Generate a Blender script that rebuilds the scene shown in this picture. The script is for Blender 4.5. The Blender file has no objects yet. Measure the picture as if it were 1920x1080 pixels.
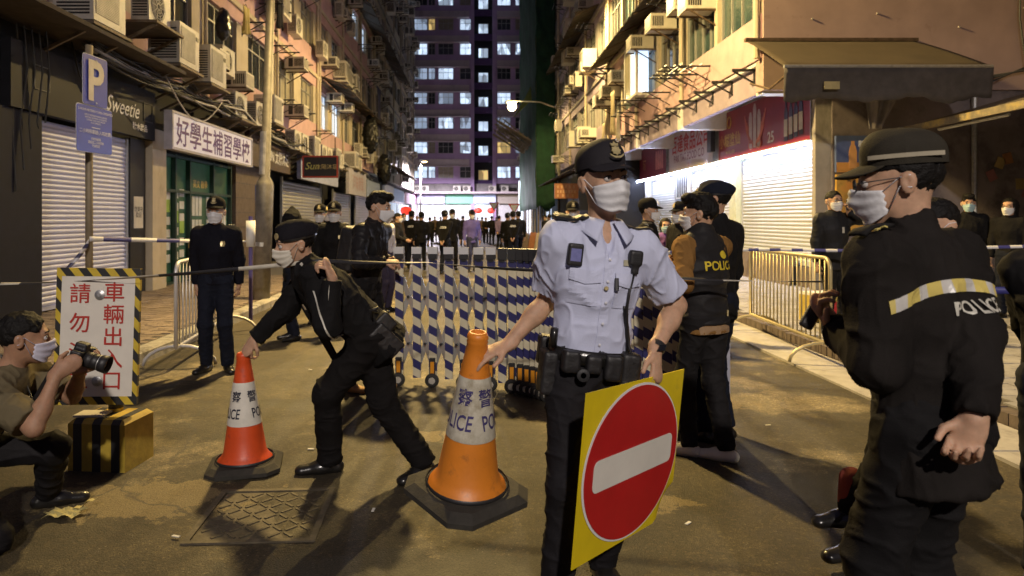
import bpy, math, random
import numpy as np
from mathutils import Vector, Matrix
from mathutils.bvhtree import BVHTree
random.seed(7)
SC = bpy.context.scene
COL = SC.collection
V = Vector
PI = math.pi
R = math.radians

# ------------------------------------------------------------------ camera
F_PX, EYE, CX, CY = 1280.0, 1.52, 890.0, 411.0
cam_d = bpy.data.cameras.new('camera')
cam = bpy.data.objects.new('camera', cam_d); COL.objects.link(cam)
cam.location = (0, 0, EYE); cam.rotation_euler = (R(90), 0, 0)
cam_d.sensor_width = 36; cam_d.sensor_fit = 'HORIZONTAL'
cam_d.lens = F_PX / 1920 * 36
cam_d.shift_x = (960 - CX) / 1920; cam_d.shift_y = -(540 - CY) / 1920
cam_d.clip_start = .05; cam_d.clip_end = 600
cam_d.dof.use_dof = True; cam_d.dof.focus_distance = 3.6; cam_d.dof.aperture_fstop = 3.5
SC.camera = cam
# ------------------------------------------------------------------ night sky, exposure
wd = bpy.data.worlds.new('World'); SC.world = wd; wd.use_nodes = True
wn = wd.node_tree; bg = wn.nodes['Background']
sky = wn.nodes.new('ShaderNodeTexSky'); sky.sky_type = 'NISHITA'; sky.sun_disc = False
sky.sun_elevation = R(-6); sky.sun_rotation = R(40)
addc = wn.nodes.new('ShaderNodeMix'); addc.data_type = 'RGBA'; addc.blend_type = 'ADD'; addc.inputs[0].default_value = 1
addc.inputs[7].default_value = (.34, .31, .52, 1)
wn.links.new(sky.outputs[0], addc.inputs[6]); wn.links.new(addc.outputs[2], bg.inputs[0])
bg.inputs[1].default_value = .16
SC.view_settings.view_transform = 'Standard'; SC.view_settings.look = 'None'
SC.view_settings.exposure = 0; SC.view_settings.gamma = 1
SC.cycles.use_denoising = True
SC.cycles.max_bounces = 5; SC.cycles.diffuse_bounces = 3; SC.cycles.glossy_bounces = 3
SC.cycles.sample_clamp_indirect = 4.0
SC.cycles.caustics_reflective = False; SC.cycles.caustics_refractive = False
SODIUM = (1.0, .70, .26)
LAMP_KEY, LAMP_FRONT = 12500, 8600      # watts of the two street lamps that light the foreground

# ------------------------------------------------------------------ helpers
def W(px, py, y):            # the point seen at a photograph pixel at depth y
    return V(((px - CX) / F_PX * y, y, EYE - (py - CY) / F_PX * y))
def G(px, py, h=0.0):        # the point of the ground (height h) seen at a photograph pixel
    return W(px, py, (EYE - h) * F_PX / (py - CY))

MATS = {}
def mat(name, col, rough=.7, metal=0, var=.15, scale=6.0, bump=0.0, bscale=60.0, dirt=None, emit=None, estr=0, spec=.5, sheen=0, trans=0, coat=0, detail=4):
    if name in MATS: return MATS[name]
    m = bpy.data.materials.new(name); m.use_nodes = True
    nt = m.node_tree; b = nt.nodes['Principled BSDF']; L = nt.links.new
    b.inputs['Roughness'].default_value = rough; b.inputs['Metallic'].default_value = metal
    b.inputs['Specular IOR Level'].default_value = spec
    if coat: b.inputs['Coat Weight'].default_value = coat; b.inputs['Coat Roughness'].default_value = .15
    if sheen: b.inputs['Sheen Weight'].default_value = sheen; b.inputs['Sheen Roughness'].default_value = .6
    if trans: b.inputs['Transmission Weight'].default_value = trans
    tc = nt.nodes.new('ShaderNodeTexCoord')
    if var > 0 or dirt:
        n = nt.nodes.new('ShaderNodeTexNoise'); n.inputs['Scale'].default_value = scale; n.inputs['Detail'].default_value = detail
        n.inputs['Roughness'].default_value = .62
        L(tc.outputs['Object'], n.inputs['Vector'])
        rp = nt.nodes.new('ShaderNodeValToRGB'); L(n.outputs['Fac'], rp.inputs[0])
        rp.color_ramp.elements[0].position = .3; rp.color_ramp.elements[1].position = .7
        c0 = [max(0, x * (1 - var)) for x in col]; c1 = [min(1, x * (1 + var)) for x in col]
        rp.color_ramp.elements[0].color = (*c0, 1); rp.color_ramp.elements[1].color = (*c1, 1)
        out = rp.outputs[0]
        if dirt:
            n2 = nt.nodes.new('ShaderNodeTexNoise'); n2.inputs['Scale'].default_value = dirt[1]; n2.inputs['Detail'].default_value = 8
            n2.inputs['Roughness'].default_value = .7
            mp = nt.nodes.new('ShaderNodeMapping'); mp.inputs['Scale'].default_value = dirt[3] if len(dirt) > 3 else (1, 1, 1)
            L(tc.outputs['Object'], mp.inputs[0]); L(mp.outputs[0], n2.inputs['Vector'])
            r2 = nt.nodes.new('ShaderNodeValToRGB'); L(n2.outputs['Fac'], r2.inputs[0])
            r2.color_ramp.elements[0].position = dirt[2]; r2.color_ramp.elements[1].position = min(1, dirt[2] + .18)
            mx = nt.nodes.new('ShaderNodeMix'); mx.data_type = 'RGBA'
            L(r2.outputs[0], mx.inputs[0]); L(out, mx.inputs[6]); mx.inputs[7].default_value = (*dirt[0], 1)
            out = mx.outputs[2]
        L(out, b.inputs['Base Color'])
    else:
        b.inputs['Base Color'].default_value = (*col, 1)
    if bump:
        nb = nt.nodes.new('ShaderNodeTexNoise'); nb.inputs['Scale'].default_value = bscale; nb.inputs['Detail'].default_value = 3
        L(tc.outputs['Object'], nb.inputs['Vector'])
        bp = nt.nodes.new('ShaderNodeBump'); bp.inputs['Strength'].default_value = bump; bp.inputs['Distance'].default_value = .01
        L(nb.outputs['Fac'], bp.inputs['Height']); L(bp.outputs[0], b.inputs['Normal'])
    if emit:
        b.inputs['Emission Color'].default_value = (*emit, 1); b.inputs['Emission Strength'].default_value = estr
        if estr < 8: m.cycles.emission_sampling = 'NONE'
    MATS[name] = m
    return m

def stripes(name, ca, cb, axis, period, duty=.5, rough=.5, offset=0.0, wear=.12):
    """painted stripes: axis is the direction (object space) along which the colour alternates"""
    m = mat(name, ca, rough, var=0)
    nt = m.node_tree; b = nt.nodes['Principled BSDF']; L = nt.links.new
    tc = [n for n in nt.nodes if n.type == 'TEX_COORD'][0]
    d = nt.nodes.new('ShaderNodeVectorMath'); d.operation = 'DOT_PRODUCT'; d.inputs[1].default_value = axis
    L(tc.outputs['Object'], d.inputs[0])
    a = nt.nodes.new('ShaderNodeMath'); a.operation = 'ADD'; a.inputs[1].default_value = offset + 50 * period; L(d.outputs['Value'], a.inputs[0])
    w = nt.nodes.new('ShaderNodeMath'); w.operation = 'DIVIDE'; w.inputs[1].default_value = period; L(a.outputs[0], w.inputs[0])
    fr = nt.nodes.new('ShaderNodeMath'); fr.operation = 'FRACT'; L(w.outputs[0], fr.inputs[0])
    lt = nt.nodes.new('ShaderNodeMath'); lt.operation = 'LESS_THAN'; lt.inputs[1].default_value = duty; L(fr.outputs[0], lt.inputs[0])
    mx = nt.nodes.new('ShaderNodeMix'); mx.data_type = 'RGBA'; L(lt.outputs[0], mx.inputs[0])
    mx.inputs[6].default_value = (*ca, 1); mx.inputs[7].default_value = (*cb, 1)
    n = nt.nodes.new('ShaderNodeTexNoise'); n.inputs['Scale'].default_value = 14; n.inputs['Detail'].default_value = 6
    L(tc.outputs['Object'], n.inputs['Vector'])
    rp = nt.nodes.new('ShaderNodeMapRange'); rp.inputs[1].default_value = .35; rp.inputs[2].default_value = .75
    rp.inputs[3].default_value = 1; rp.inputs[4].default_value = 1 - wear * 2.5
    L(n.outputs['Fac'], rp.inputs[0])
    vm = nt.nodes.new('ShaderNodeVectorMath'); vm.operation = 'SCALE'; L(mx.outputs[2], vm.inputs[0]); L(rp.outputs[0], vm.inputs[3])
    L(vm.outputs[0], b.inputs['Base Color'])
    return m

class MB:
    """collects simple shapes into one mesh; slot = material index"""
    def __init__(s): s.v = []; s.f = []; s.m = []; s.slot = 0
    def add(s, verts, faces):
        o = len(s.v); s.v.extend([tuple(p) for p in verts]); s.f.extend([tuple(o + i for i in f) for f in faces]); s.m.extend([s.slot] * len(faces)); return s
    def box(s, x0, x1, y0, y1, z0, z1):
        return s.add([(x, y, z) for z in (z0, z1) for y in (y0, y1) for x in (x0, x1)],
                     [(0, 2, 3, 1), (4, 5, 7, 6), (0, 1, 5, 4), (2, 6, 7, 3), (0, 4, 6, 2), (1, 3, 7, 5)])
    def obox(s, c, a, b, d):     # centre and three half-axis vectors
        c, a, b, d = V(c), V(a), V(b), V(d)
        pts = [c + a * i + b * j + d * k for k in (-1, 1) for j in (-1, 1) for i in (-1, 1)]
        return s.add(pts, [(0, 2, 3, 1), (4, 5, 7, 6), (0, 1, 5, 4), (2, 6, 7, 3), (0, 4, 6, 2), (1, 3, 7, 5)])
    def bar(s, p, q, w, h, up=(0, 0, 1)):
        p, q = V(p), V(q); d = (q - p); t = d.normalized(); up = V(up)
        sd = t.cross(up)
        if sd.length < 1e-4: sd = t.cross(V((1, 0, 0)))
        sd.normalize(); u2 = sd.cross(t)
        return s.obox((p + q) / 2, d / 2, sd * w / 2, u2 * h / 2)
    def tube(s, pts, r, n=8, cap=True):
        pts = [V(p) for p in pts]; N = len(pts); rr = r if isinstance(r, (list, tuple)) else [r] * N
        t0 = (pts[1] - pts[0]).normalized(); a = t0.orthogonal().normalized()
        vs, fs = [], []
        for i, p in enumerate(pts):
            t = (pts[min(i + 1, N - 1)] - pts[max(i - 1, 0)]).normalized()
            a = (a - t * a.dot(t)).normalized(); b = t.cross(a)
            for k in range(n):
                an = 2 * PI * k / n; vs.append(p + (a * math.cos(an) + b * math.sin(an)) * rr[i])
        for i in range(N - 1):
            for k in range(n):
                k2 = (k + 1) % n; fs.append((i * n + k, i * n + k2, (i + 1) * n + k2, (i + 1) * n + k))
        if cap: fs.append(tuple(range(n - 1, -1, -1))); fs.append(tuple((N - 1) * n + k for k in range(n)))
        return s.add(vs, fs)
    def lathe(s, prof, n=24, o=(0, 0, 0), ax=None, capb=True, capt=True):
        """prof: (radius, height) list; ax: optional 3x3 / Matrix applied before moving to o"""
        vs, fs = [], []; M = ax if ax is not None else Matrix.Identity(3); o = V(o)
        for r_, z in prof:
            for k in range(n):
                a = 2 * PI * k / n; vs.append(o + M @ V((r_ * math.cos(a), r_ * math.sin(a), z)))
        for i in range(len(prof) - 1):
            for k in range(n):
                k2 = (k + 1) % n; fs.append((i * n + k, i * n + k2, (i + 1) * n + k2, (i + 1) * n + k))
        if capb: fs.append(tuple(range(n - 1, -1, -1)))
        if capt: fs.append(tuple((len(prof) - 1) * n + k for k in range(n)))
        return s.add(vs, fs)
    def prism(s, poly, o, u, v, th):
        """2-D outline in the plane (o; u, v), given thickness th along u x v"""
        o, u, v = V(o), V(u), V(v); nn = u.cross(v).normalized() * th; n = len(poly)
        p = [o + u * a + v * b for a, b in poly]
        return s.add(p + [q + nn for q in p], [tuple(range(n - 1, -1, -1)), tuple(range(n, 2 * n))] + [(i, (i + 1) % n, n + (i + 1) % n, n + i) for i in range(n)])
    def grid(s, fn, nu, nv, th=0.0):
        """fn(i/nu, j/nv) -> point"""
        vs = [V(fn(i / nu, j / nv)) for j in range(nv + 1) for i in range(nu + 1)]
        q = lambda i, j: j * (nu + 1) + i
        fs = [(q(i, j), q(i + 1, j), q(i + 1, j + 1), q(i, j + 1)) for j in range(nv) for i in range(nu)]
        if th:
            nrm = [V((0, 0, 0)) for _ in vs]
            for f in fs:
                n = (vs[f[1]] - vs[f[0]]).cross(vs[f[3]] - vs[f[0]])
                for k in f: nrm[k] += n
            m = len(vs); vs2 = [a - b.normalized() * th if b.length > 0 else a.copy() for a, b in zip(vs, nrm)]
            rim = [q(i, 0) for i in range(nu)] + [q(nu, j) for j in range(nv)] + [q(i, nv) for i in range(nu, 0, -1)] + [q(0, j) for j in range(nv, 0, -1)]
            fs = fs + [tuple(m + k for k in reversed(f)) for f in fs] + [(rim[(k + 1) % len(rim)], rim[k], m + rim[k], m + rim[(k + 1) % len(rim)]) for k in range(len(rim))]
            vs = vs + vs2
        return s.add(vs, fs)
    def text(s, body, o, u, v, size, bold=0.0, align='C', cond=1.0, shear=0.0, lead=1.0):
        T = text2d(body, bold, shear, lead); x0, x1, y0, y1 = T[2]
        ax = (x0 + x1) / 2 if align == 'C' else (x0 if align == 'L' else x1); ay = (y0 + y1) / 2
        o, u, v = V(o), V(u), V(v)
        return s.add([o + u * ((a - ax) * size * cond) + v * ((b - ay) * size) for a, b in T[0]], T[1])
    def mesh(s, name, mats, smooth=False):
        me = bpy.data.meshes.new(name); me.from_pydata(s.v, [], s.f)
        for m in (mats if isinstance(mats, (list, tuple)) else [mats]): me.materials.append(m)
        if any(s.m): me.polygons.foreach_set('material_index', s.m)
        if smooth: me.polygons.foreach_set('use_smooth', [True] * len(s.f))
        me.update(); return me
    def build(s, name, mats, parent=None, smooth=False):
        return link(name, s.mesh(name, mats, smooth), parent)
_T = {}
def text2d(body, bold=0.0, shear=0.0, lead=1.0):
    k = (body, bold, shear, lead)
    if k not in _T:
        c = bpy.data.curves.new('lettering', 'FONT'); c.body = body; c.size = 1; c.offset = bold; c.shear = shear; c.resolution_u = 3; c.space_line = lead
        c.align_x = 'CENTER'
        o = bpy.data.objects.new('lettering', c); me = o.to_mesh()
        vs = [(p.co.x, p.co.y) for p in me.vertices]; fs = [tuple(p.vertices) for p in me.polygons]
        o.to_mesh_clear(); bpy.data.objects.remove(o); bpy.data.curves.remove(c)
        xs = [a for a, b in vs] or [0]; ys = [b for a, b in vs] or [0]
        _T[k] = (vs, fs, (min(xs), max(xs), min(ys), max(ys)))
    return _T[k]
def link(name, data, parent=None):
    o = bpy.data.objects.new(name, data); COL.objects.link(o)
    if parent is not None:
        o.parent = parent
        if parent.get('_world'): o.location = -parent.location; o['_in_world'] = 1
    return o
def tag(o, label, cat, group=None):
    o['label'] = label; o['category'] = cat
    if group: o['group'] = group
    return o
def thing(name, label, cat, loc=(0, 0, 0), rz=0.0, group=None, world=False):
    """an Empty at a thing's base; world=True: its parts are written in world coordinates"""
    o = bpy.data.objects.new(name, None); COL.objects.link(o); o.empty_display_size = .2
    o.location = loc; o.rotation_euler = (0, 0, rz)
    if world: o['_world'] = 1
    return tag(o, label, cat, group)
def struct(o): o['kind'] = 'structure'; return o
def stuff(o): o['kind'] = 'stuff'; return o
def copy_tree(o, parent=None):
    c = o.copy(); COL.objects.link(c)
    if parent is not None: c.parent = parent
    for ch in list(o.children): copy_tree(ch, c)
    return c

# ------------------------------------------------------------------ soft bodies: signed distance fields meshed by surface nets
def _h3(i, j, k, seed):
    n = (i.astype(np.int64) * 374761393 + j.astype(np.int64) * 668265263 + k.astype(np.int64) * 2147483647 + seed * 974711) & 0xffffffff
    n = ((n ^ (n >> 13)) * 1274126177) & 0xffffffff
    return ((n ^ (n >> 16)) & 0xffff) / 65535.0
def vnoise(P, seed=0):
    f = np.floor(P); t = P - f; t = t * t * (3 - 2 * t); f = f.astype(np.int64); r = 0
    for a in (0, 1):
        for b in (0, 1):
            for c in (0, 1):
                w = (t[:, 0] if a else 1 - t[:, 0]) * (t[:, 1] if b else 1 - t[:, 1]) * (t[:, 2] if c else 1 - t[:, 2])
                r = r + w * _h3(f[:, 0] + a, f[:, 1] + b, f[:, 2] + c, seed)
    return r
def cone(a, b, ra, rb, k=.02, flat=None, cut=None, sub=False):
    return dict(t='c', a=np.array(a, float), b=np.array(b, float), ra=ra, rb=rb, k=k, flat=flat, cut=cut or [], sub=sub)
def ell(c, r, M=None, k=.02, cut=None, sub=False):
    return dict(t='e', c=np.array(c, float), r=np.array(r, float), M=np.array(M, float) if M is not None else np.eye(3), k=k, cut=cut or [], sub=sub)
def rbox(c, r, M=None, rad=.01, k=.01, cut=None, sub=False):
    return dict(t='b', c=np.array(c, float), r=np.array(r, float), M=np.array(M, float) if M is not None else np.eye(3), rad=rad, k=k, cut=cut or [], sub=sub)
def _bounds(p):
    if p['t'] == 'c':
        m = max(p['ra'], p['rb'])
        return np.minimum(p['a'], p['b']) - m, np.maximum(p['a'], p['b']) + m
    e = np.abs(p['M']) @ p['r']
    return p['c'] - e, p['c'] + e
def _dist(p, X, Y, Z):
    P = np.stack(np.broadcast_arrays(X, Y, Z), -1)
    if p['t'] == 'c':
        ab = p['b'] - p['a']; L2 = max(ab @ ab, 1e-12)
        q = P - p['a']; t = np.clip(q @ ab / L2, 0, 1)
        v = q - t[..., None] * ab
        if p['flat'] is not None:
            u, s = np.array(p['flat'][0], float), p['flat'][1]; u = u / np.linalg.norm(u)
            v = v + (v @ u)[..., None] * u * (1 / s - 1)
            d = (np.sqrt((v * v).sum(-1)) - (p['ra'] + (p['rb'] - p['ra']) * t)) * (.5 + .5 * s)
        else:
            d = np.sqrt((v * v).sum(-1)) - (p['ra'] + (p['rb'] - p['ra']) * t)
    elif p['t'] == 'e':
        q = (P - p['c']) @ p['M']; k0 = np.sqrt(((q / p['r']) ** 2).sum(-1)); k1 = np.sqrt(((q / p['r'] ** 2) ** 2).sum(-1))
        d = k0 * (k0 - 1) / np.maximum(k1, 1e-9)
    else:
        q = np.abs((P - p['c']) @ p['M']) - (p['r'] - p['rad'])
        d = np.sqrt((np.maximum(q, 0) ** 2).sum(-1)) + np.minimum(q.max(-1), 0) - p['rad']
    for pt, n in p['cut']:
        n = np.array(n, float); n = n / np.linalg.norm(n)
        d = np.maximum(d, (P - np.array(pt, float)) @ n)
    return d
def sdf_arrays(prims, h):
    lo = np.min([_bounds(p)[0] for p in prims if not p['sub']], 0) - 3 * h; hi = np.max([_bounds(p)[1] for p in prims if not p['sub']], 0) + 3 * h
    n = np.ceil((hi - lo) / h).astype(int) + 1
    D = np.full(n, .5, np.float32); ax = [lo[i] + h * np.arange(n[i]) for i in range(3)]
    for p in prims:
        a, b = _bounds(p); pad = p['k'] + 2.5 * h
        i0 = np.clip(np.floor((a - pad - lo) / h).astype(int), 0, n - 1); i1 = np.clip(np.ceil((b + pad - lo) / h).astype(int) + 1, 1, n)
        if np.any(i1 <= i0): continue
        sl = tuple(slice(i0[i], i1[i]) for i in range(3))
        d = _dist(p, ax[0][sl[0]][:, None, None], ax[1][sl[1]][None, :, None], ax[2][sl[2]][None, None, :]).astype(np.float32)
        c = D[sl]
        if p['sub']: D[sl] = np.maximum(c, -d)
        else:
            k = max(p['k'], 1e-5); hh = np.maximum(k - np.abs(c - d), 0) / k
            D[sl] = np.minimum(c, d) - hh * hh * k * .25
    N = n - 1; S = D < 0
    acc = {}; keys = []; pts = []; quads = []
    for A in range(3):
        s0 = [slice(None)] * 3; s1 = [slice(None)] * 3; s0[A] = slice(0, -1); s1[A] = slice(1, None)
        d0, d1 = D[tuple(s0)], D[tuple(s1)]
        I = np.nonzero(S[tuple(s0)] != S[tuple(s1)]); I = np.stack(I, 1)
        B, C = (A + 1) % 3, (A + 2) % 3
        I = I[(I[:, B] > 0) & (I[:, C] > 0) & (I[:, B] < n[B] - 1) & (I[:, C] < n[C] - 1)]
        if not len(I): continue
        a0 = d0[tuple(I.T)]; t = a0 / (a0 - d1[tuple(I.T)])
        p = I.astype(float); p[:, A] += t
        cells = []
        for db, dc in ((0, 0), (-1, 0), (-1, -1), (0, -1)):
            c = I.copy(); c[:, B] += db; c[:, C] += dc
            key = (c[:, 0].astype(np.int64) * n[1] + c[:, 1]) * n[2] + c[:, 2]
            cells.append(key); keys.append(key); pts.append(p)
        q = np.stack(cells, 1); fl = a0 < 0
        q[~fl] = q[~fl][:, ::-1]
        quads.append(q)
    K = np.concatenate(keys); Pn = np.concatenate(pts); Q = np.concatenate(quads)
    u, inv = np.unique(K, return_inverse=True)
    cnt = np.bincount(inv); vs = np.stack([np.bincount(inv, Pn[:, i]) / cnt for i in range(3)], 1) * h + lo
    return vs, np.searchsorted(u, Q)
def normals_of(vs, Q):
    n = np.cross(vs[Q[:, 2]] - vs[Q[:, 0]], vs[Q[:, 3]] - vs[Q[:, 1]]); vn = np.zeros_like(vs)
    for i in range(4): np.add.at(vn, Q[:, i], n)
    return vn / np.maximum(np.linalg.norm(vn, axis=1, keepdims=True), 1e-9)
def sdf_mesh(name, prims, h, mats, folds=0.0, fscale=(11, 11, 7), seed=1, lump=0.0, slot_fn=None):
    vs, Q = sdf_arrays(prims, h)
    if folds or lump:
        nn = normals_of(vs, Q); d = np.zeros(len(vs))
        if folds:
            wp = vs + .05 * (np.stack([vnoise(vs * 7, seed + i) for i in range(3)], 1) - .5)
            r1 = 1 - np.abs(2 * vnoise(wp * np.array(fscale), seed + 5) - 1); r2 = 1 - np.abs(2 * vnoise(wp * np.array(fscale) * 2.1, seed + 9) - 1)
            b3 = vnoise(vs * 6.5, seed + 13); wp = wp + .04 * (np.stack([vnoise(vs * 16, seed + 20 + i) for i in range(3)], 1) - .5)
            d += folds * (1.9 * (r1 ** 5) + 1.0 * (r2 ** 5) - .5 + 1.3 * (b3 - .5))
        if lump: d += lump * (vnoise(vs * 60, seed + 3) - .5) * 2
        vs = vs + nn * d[:, None]
    me = bpy.data.meshes.new(name); me.vertices.add(len(vs)); me.vertices.foreach_set('co', vs.astype(np.float32).ravel())
    me.loops.add(4 * len(Q)); me.loops.foreach_set('vertex_index', Q.astype(np.int32).ravel())
    me.polygons.add(len(Q)); me.polygons.foreach_set('loop_start', np.arange(0, 4 * len(Q), 4, dtype=np.int32))
    for m in (mats if isinstance(mats, (list, tuple)) else [mats]): me.materials.append(m)
    if slot_fn is not None: me.polygons.foreach_set('material_index', slot_fn(vs[Q].mean(1)).astype(np.int32))
    me.polygons.foreach_set('use_smooth', np.ones(len(Q), bool))
    me.update(calc_edges=True)
    return me
def bvh_of(me): return BVHTree.FromPolygons([v.co.copy() for v in me.vertices], [tuple(p.vertices) for p in me.polygons])
def drape(bvh, p, d, off, far=.35):
    """push point p along direction d on to a surface and stand off it"""
    p, d = V(p), V(d).normalized(); hit = bvh.ray_cast(p - d * far, d, far * 2.2)
    if hit[0] is None:
        hit = bvh.find_nearest(p)
        if hit[0] is None: return p
    n = hit[1] if hit[1].dot(d) < 0 else -hit[1]
    return hit[0] - d * off * .6 + n * off * .5
def patch(name, m, parent, bvh, o, u, v, w, h, d, off=.006, nu=8, nv=8, th=.004, fn=None):
    """a cloth patch w x h centred on o, laid on a surface along direction d"""
    o, u, v = V(o), V(u).normalized(), V(v).normalized()
    def f(a, b):
        x, y = (a - .5) * w, (b - .5) * h
        if fn: x, y = fn(x, y)
        return drape(bvh, o + u * x + v * y, d, off)
    mb = MB(); mb.grid(f, nu, nv, th); return mb.build(name, m, parent, smooth=False)
def patch_text(name, m, parent, bvh, body, o, u, v, size, d, off=.008, bold=.01, cond=1.0):
    T = text2d(body, bold); x0, x1, y0, y1 = T[2]; o, u, v = V(o), V(u).normalized(), V(v).normalized()
    mb = MB(); mb.add([drape(bvh, o + u * ((a - (x0 + x1) / 2) * size * cond) + v * ((b - (y0 + y1) / 2) * size), d, off) for a, b in T[0]], T[1])
    return mb.build(name, m, parent)
# ------------------------------------------------------------------ common materials
black_metal = mat('black_metal', (.02, .02, .022), .5, var=.3)
rust = mat('rusty_steel', (.10, .065, .04), .8, .2, var=.4, scale=12, bump=.3)
galv = mat('galvanised_steel', (.42, .42, .42), .42, .75, var=.2, scale=20, dirt=((.2, .17, .13), 9, .58))
alu = mat('aluminium', (.62, .62, .60), .35, .8, var=.08)
white_paint = mat('white_paint', (.72, .72, .70), .5, var=.08, dirt=((.35, .32, .27), 5, .62))
conc = mat('concrete', (.33, .31, .29), .85, var=.22, scale=4, bump=.25, bscale=90, dirt=((.14, .13, .12), 3, .55))
rubber = mat('black_rubber', (.025, .024, .022), .75, var=.3, scale=18, bump=.2)
glass_dark = mat('dark_glass', (.02, .025, .035), .08, var=0, spec=.8)

def asphalt():
    m = mat('asphalt', (.1, .1, .1), .78, var=0)
    nt = m.node_tree; b = nt.nodes['Principled BSDF']; L = nt.links.new
    tc = [n for n in nt.nodes if n.type == 'TEX_COORD'][0]
    def noise(sc, det=6, rough=.65, vec=None):
        n = nt.nodes.new('ShaderNodeTexNoise'); n.inputs['Scale'].default_value = sc; n.inputs['Detail'].default_value = det; n.inputs['Roughness'].default_value = rough
        L(vec or tc.outputs['Object'], n.inputs['Vector']); return n.outputs['Fac']
    def ramp(f, *st):
        r = nt.nodes.new('ShaderNodeValToRGB'); L(f, r.inputs[0]); e = r.color_ramp.elements
        e[0].position, e[0].color = st[0][0], (*st[0][1], 1); e[1].position, e[1].color = st[-1][0], (*st[-1][1], 1)
        for p, c in st[1:-1]: x = e.new(p); x.color = (*c, 1)
        return r.outputs[0]
    def mix(f, a, c, mode='MIX'):
        x = nt.nodes.new('ShaderNodeMix'); x.data_type = 'RGBA'; x.blend_type = mode
        if isinstance(f, float): x.inputs[0].default_value = f
        else: L(f, x.inputs[0])
        for v_, i in ((a, 6), (c, 7)):
            if isinstance(v_, tuple): x.inputs[i].default_value = (*v_, 1)
            else: L(v_, x.inputs[i])
        return x.outputs[2]
    base = ramp(noise(1.1, 8), (.3, (.028, .0215, .0115)), (.5, (.046, .0355, .0185)), (.72, (.080, .061, .030)))
    grain = ramp(noise(160, 2), (.35, (.45, .45, .45)), (.65, (1.5, 1.5, 1.45)))
    c = mix(1.0, base, grain, 'MULTIPLY')
    # pale worn cement patches
    g = ramp(noise(.55, 7, .6), (.56, (0, 0, 0)), (.62, (1, 1, 1)))
    c = mix(g, c, mix(1.0, (.19, .155, .095), grain, 'MULTIPLY'))
    vg = nt.nodes.new('ShaderNodeTexVoronoi'); vg.inputs['Scale'].default_value = 70; L(tc.outputs['Object'], vg.inputs['Vector'])
    sg = nt.nodes.new('ShaderNodeSeparateColor'); L(vg.outputs['Color'], sg.inputs[0])
    c = mix(1.0, c, ramp(sg.outputs[0], (.0, (.72, .72, .72)), (.8, (1.05, 1.05, 1.05)), (1, (1.7, 1.65, 1.55))), 'MULTIPLY')
    st = ramp(noise(2.3, 8, .7), (.34, (.55, .53, .50)), (.60, (1.12, 1.12, 1.12)))
    c = mix(1.0, c, st, 'MULTIPLY')
    def blot(cx, cy, rx, ry, th):
        s1 = nt.nodes.new('ShaderNodeVectorMath'); s1.operation = 'SUBTRACT'; s1.inputs[1].default_value = (cx, cy, 0); L(tc.outputs['Object'], s1.inputs[0])
        s2 = nt.nodes.new('ShaderNodeVectorMath'); s2.operation = 'DIVIDE'; s2.inputs[1].default_value = (rx, ry, 1); L(s1.outputs[0], s2.inputs[0])
        s3 = nt.nodes.new('ShaderNodeVectorMath'); s3.operation = 'LENGTH'; L(s2.outputs[0], s3.inputs[0])
        n9 = nt.nodes.new('ShaderNodeTexNoise'); n9.inputs['Scale'].default_value = 3.4; n9.inputs['Detail'].default_value = 9; n9.inputs['Roughness'].default_value = .68; L(tc.outputs['Object'], n9.inputs['Vector'])
        m9 = nt.nodes.new('ShaderNodeMath'); m9.operation = 'MULTIPLY_ADD'; m9.inputs[1].default_value = 2.6; L(n9.outputs['Fac'], m9.inputs[0])
        m8 = nt.nodes.new('ShaderNodeMath'); m8.operation = 'SUBTRACT'; m8.inputs[0].default_value = -.3; L(s3.outputs['Value'], m8.inputs[1]); L(m8.outputs[0], m9.inputs[2])
        return ramp(m9.outputs[0], (th, (0, 0, 0)), (th + .07, (.85, .85, .85)))
    worn = mix(1.0, (.165, .125, .058), grain, 'MULTIPLY'); tar = mix(1.0, (.030, .026, .018), grain, 'MULTIPLY')
    for cx, cy, rx, ry in ((-1.85, 3.72, .75, .36), (-.35, 4.75, .45, .18), (.75, 3.6, .5, .2), (1.9, 5.6, .6, .3)): c = mix(blot(cx, cy, rx, ry, .25), c, worn)
    for cx, cy, rx, ry in ((-.2, 2.95, 1.3, .28), (2.3, 3.9, .9, .3), (-1.2, 5.6, .9, .35), (.9, 6.9, .8, .4)): c = mix(blot(cx, cy, rx, ry, .3), c, tar)
    # loose light grit
    vo = nt.nodes.new('ShaderNodeTexVoronoi'); vo.inputs['Scale'].default_value = 34; vo.inputs['Randomness'].default_value = 1; L(tc.outputs['Object'], vo.inputs['Vector'])
    gr = ramp(vo.outputs['Distance'], (.05, (1, 1, 1)), (.13, (0, 0, 0)))
    sel = ramp(noise(5, 4), (.45, (0, 0, 0)), (.68, (.85, .85, .85)))
    gm = mix(1.0, gr, sel, 'MULTIPLY')
    c = mix(gm, c, (.34, .30, .24))
    # cracks
    v2 = nt.nodes.new('ShaderNodeTexVoronoi'); v2.feature = 'DISTANCE_TO_EDGE'; v2.inputs['Scale'].default_value = .55
    wv = nt.nodes.new('ShaderNodeMix'); wv.data_type = 'VECTOR'; wv.inputs[0].default_value = .35
    nz = nt.nodes.new('ShaderNodeTexNoise'); nz.inputs['Scale'].default_value = 2.2; nz.inputs['Detail'].default_value = 8; L(tc.outputs['Object'], nz.inputs['Vector'])
    L(tc.outputs['Object'], wv.inputs[4]); L(nz.outputs['Color'], wv.inputs[5]); L(wv.outputs[1], v2.inputs['Vector'])
    ck = ramp(v2.outputs['Distance'], (.0, (.8, .8, .8)), (.006, (0, 0, 0)))
    c = mix(ck, c, (.028, .025, .022))
    L(c, b.inputs['Base Color'])
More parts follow.
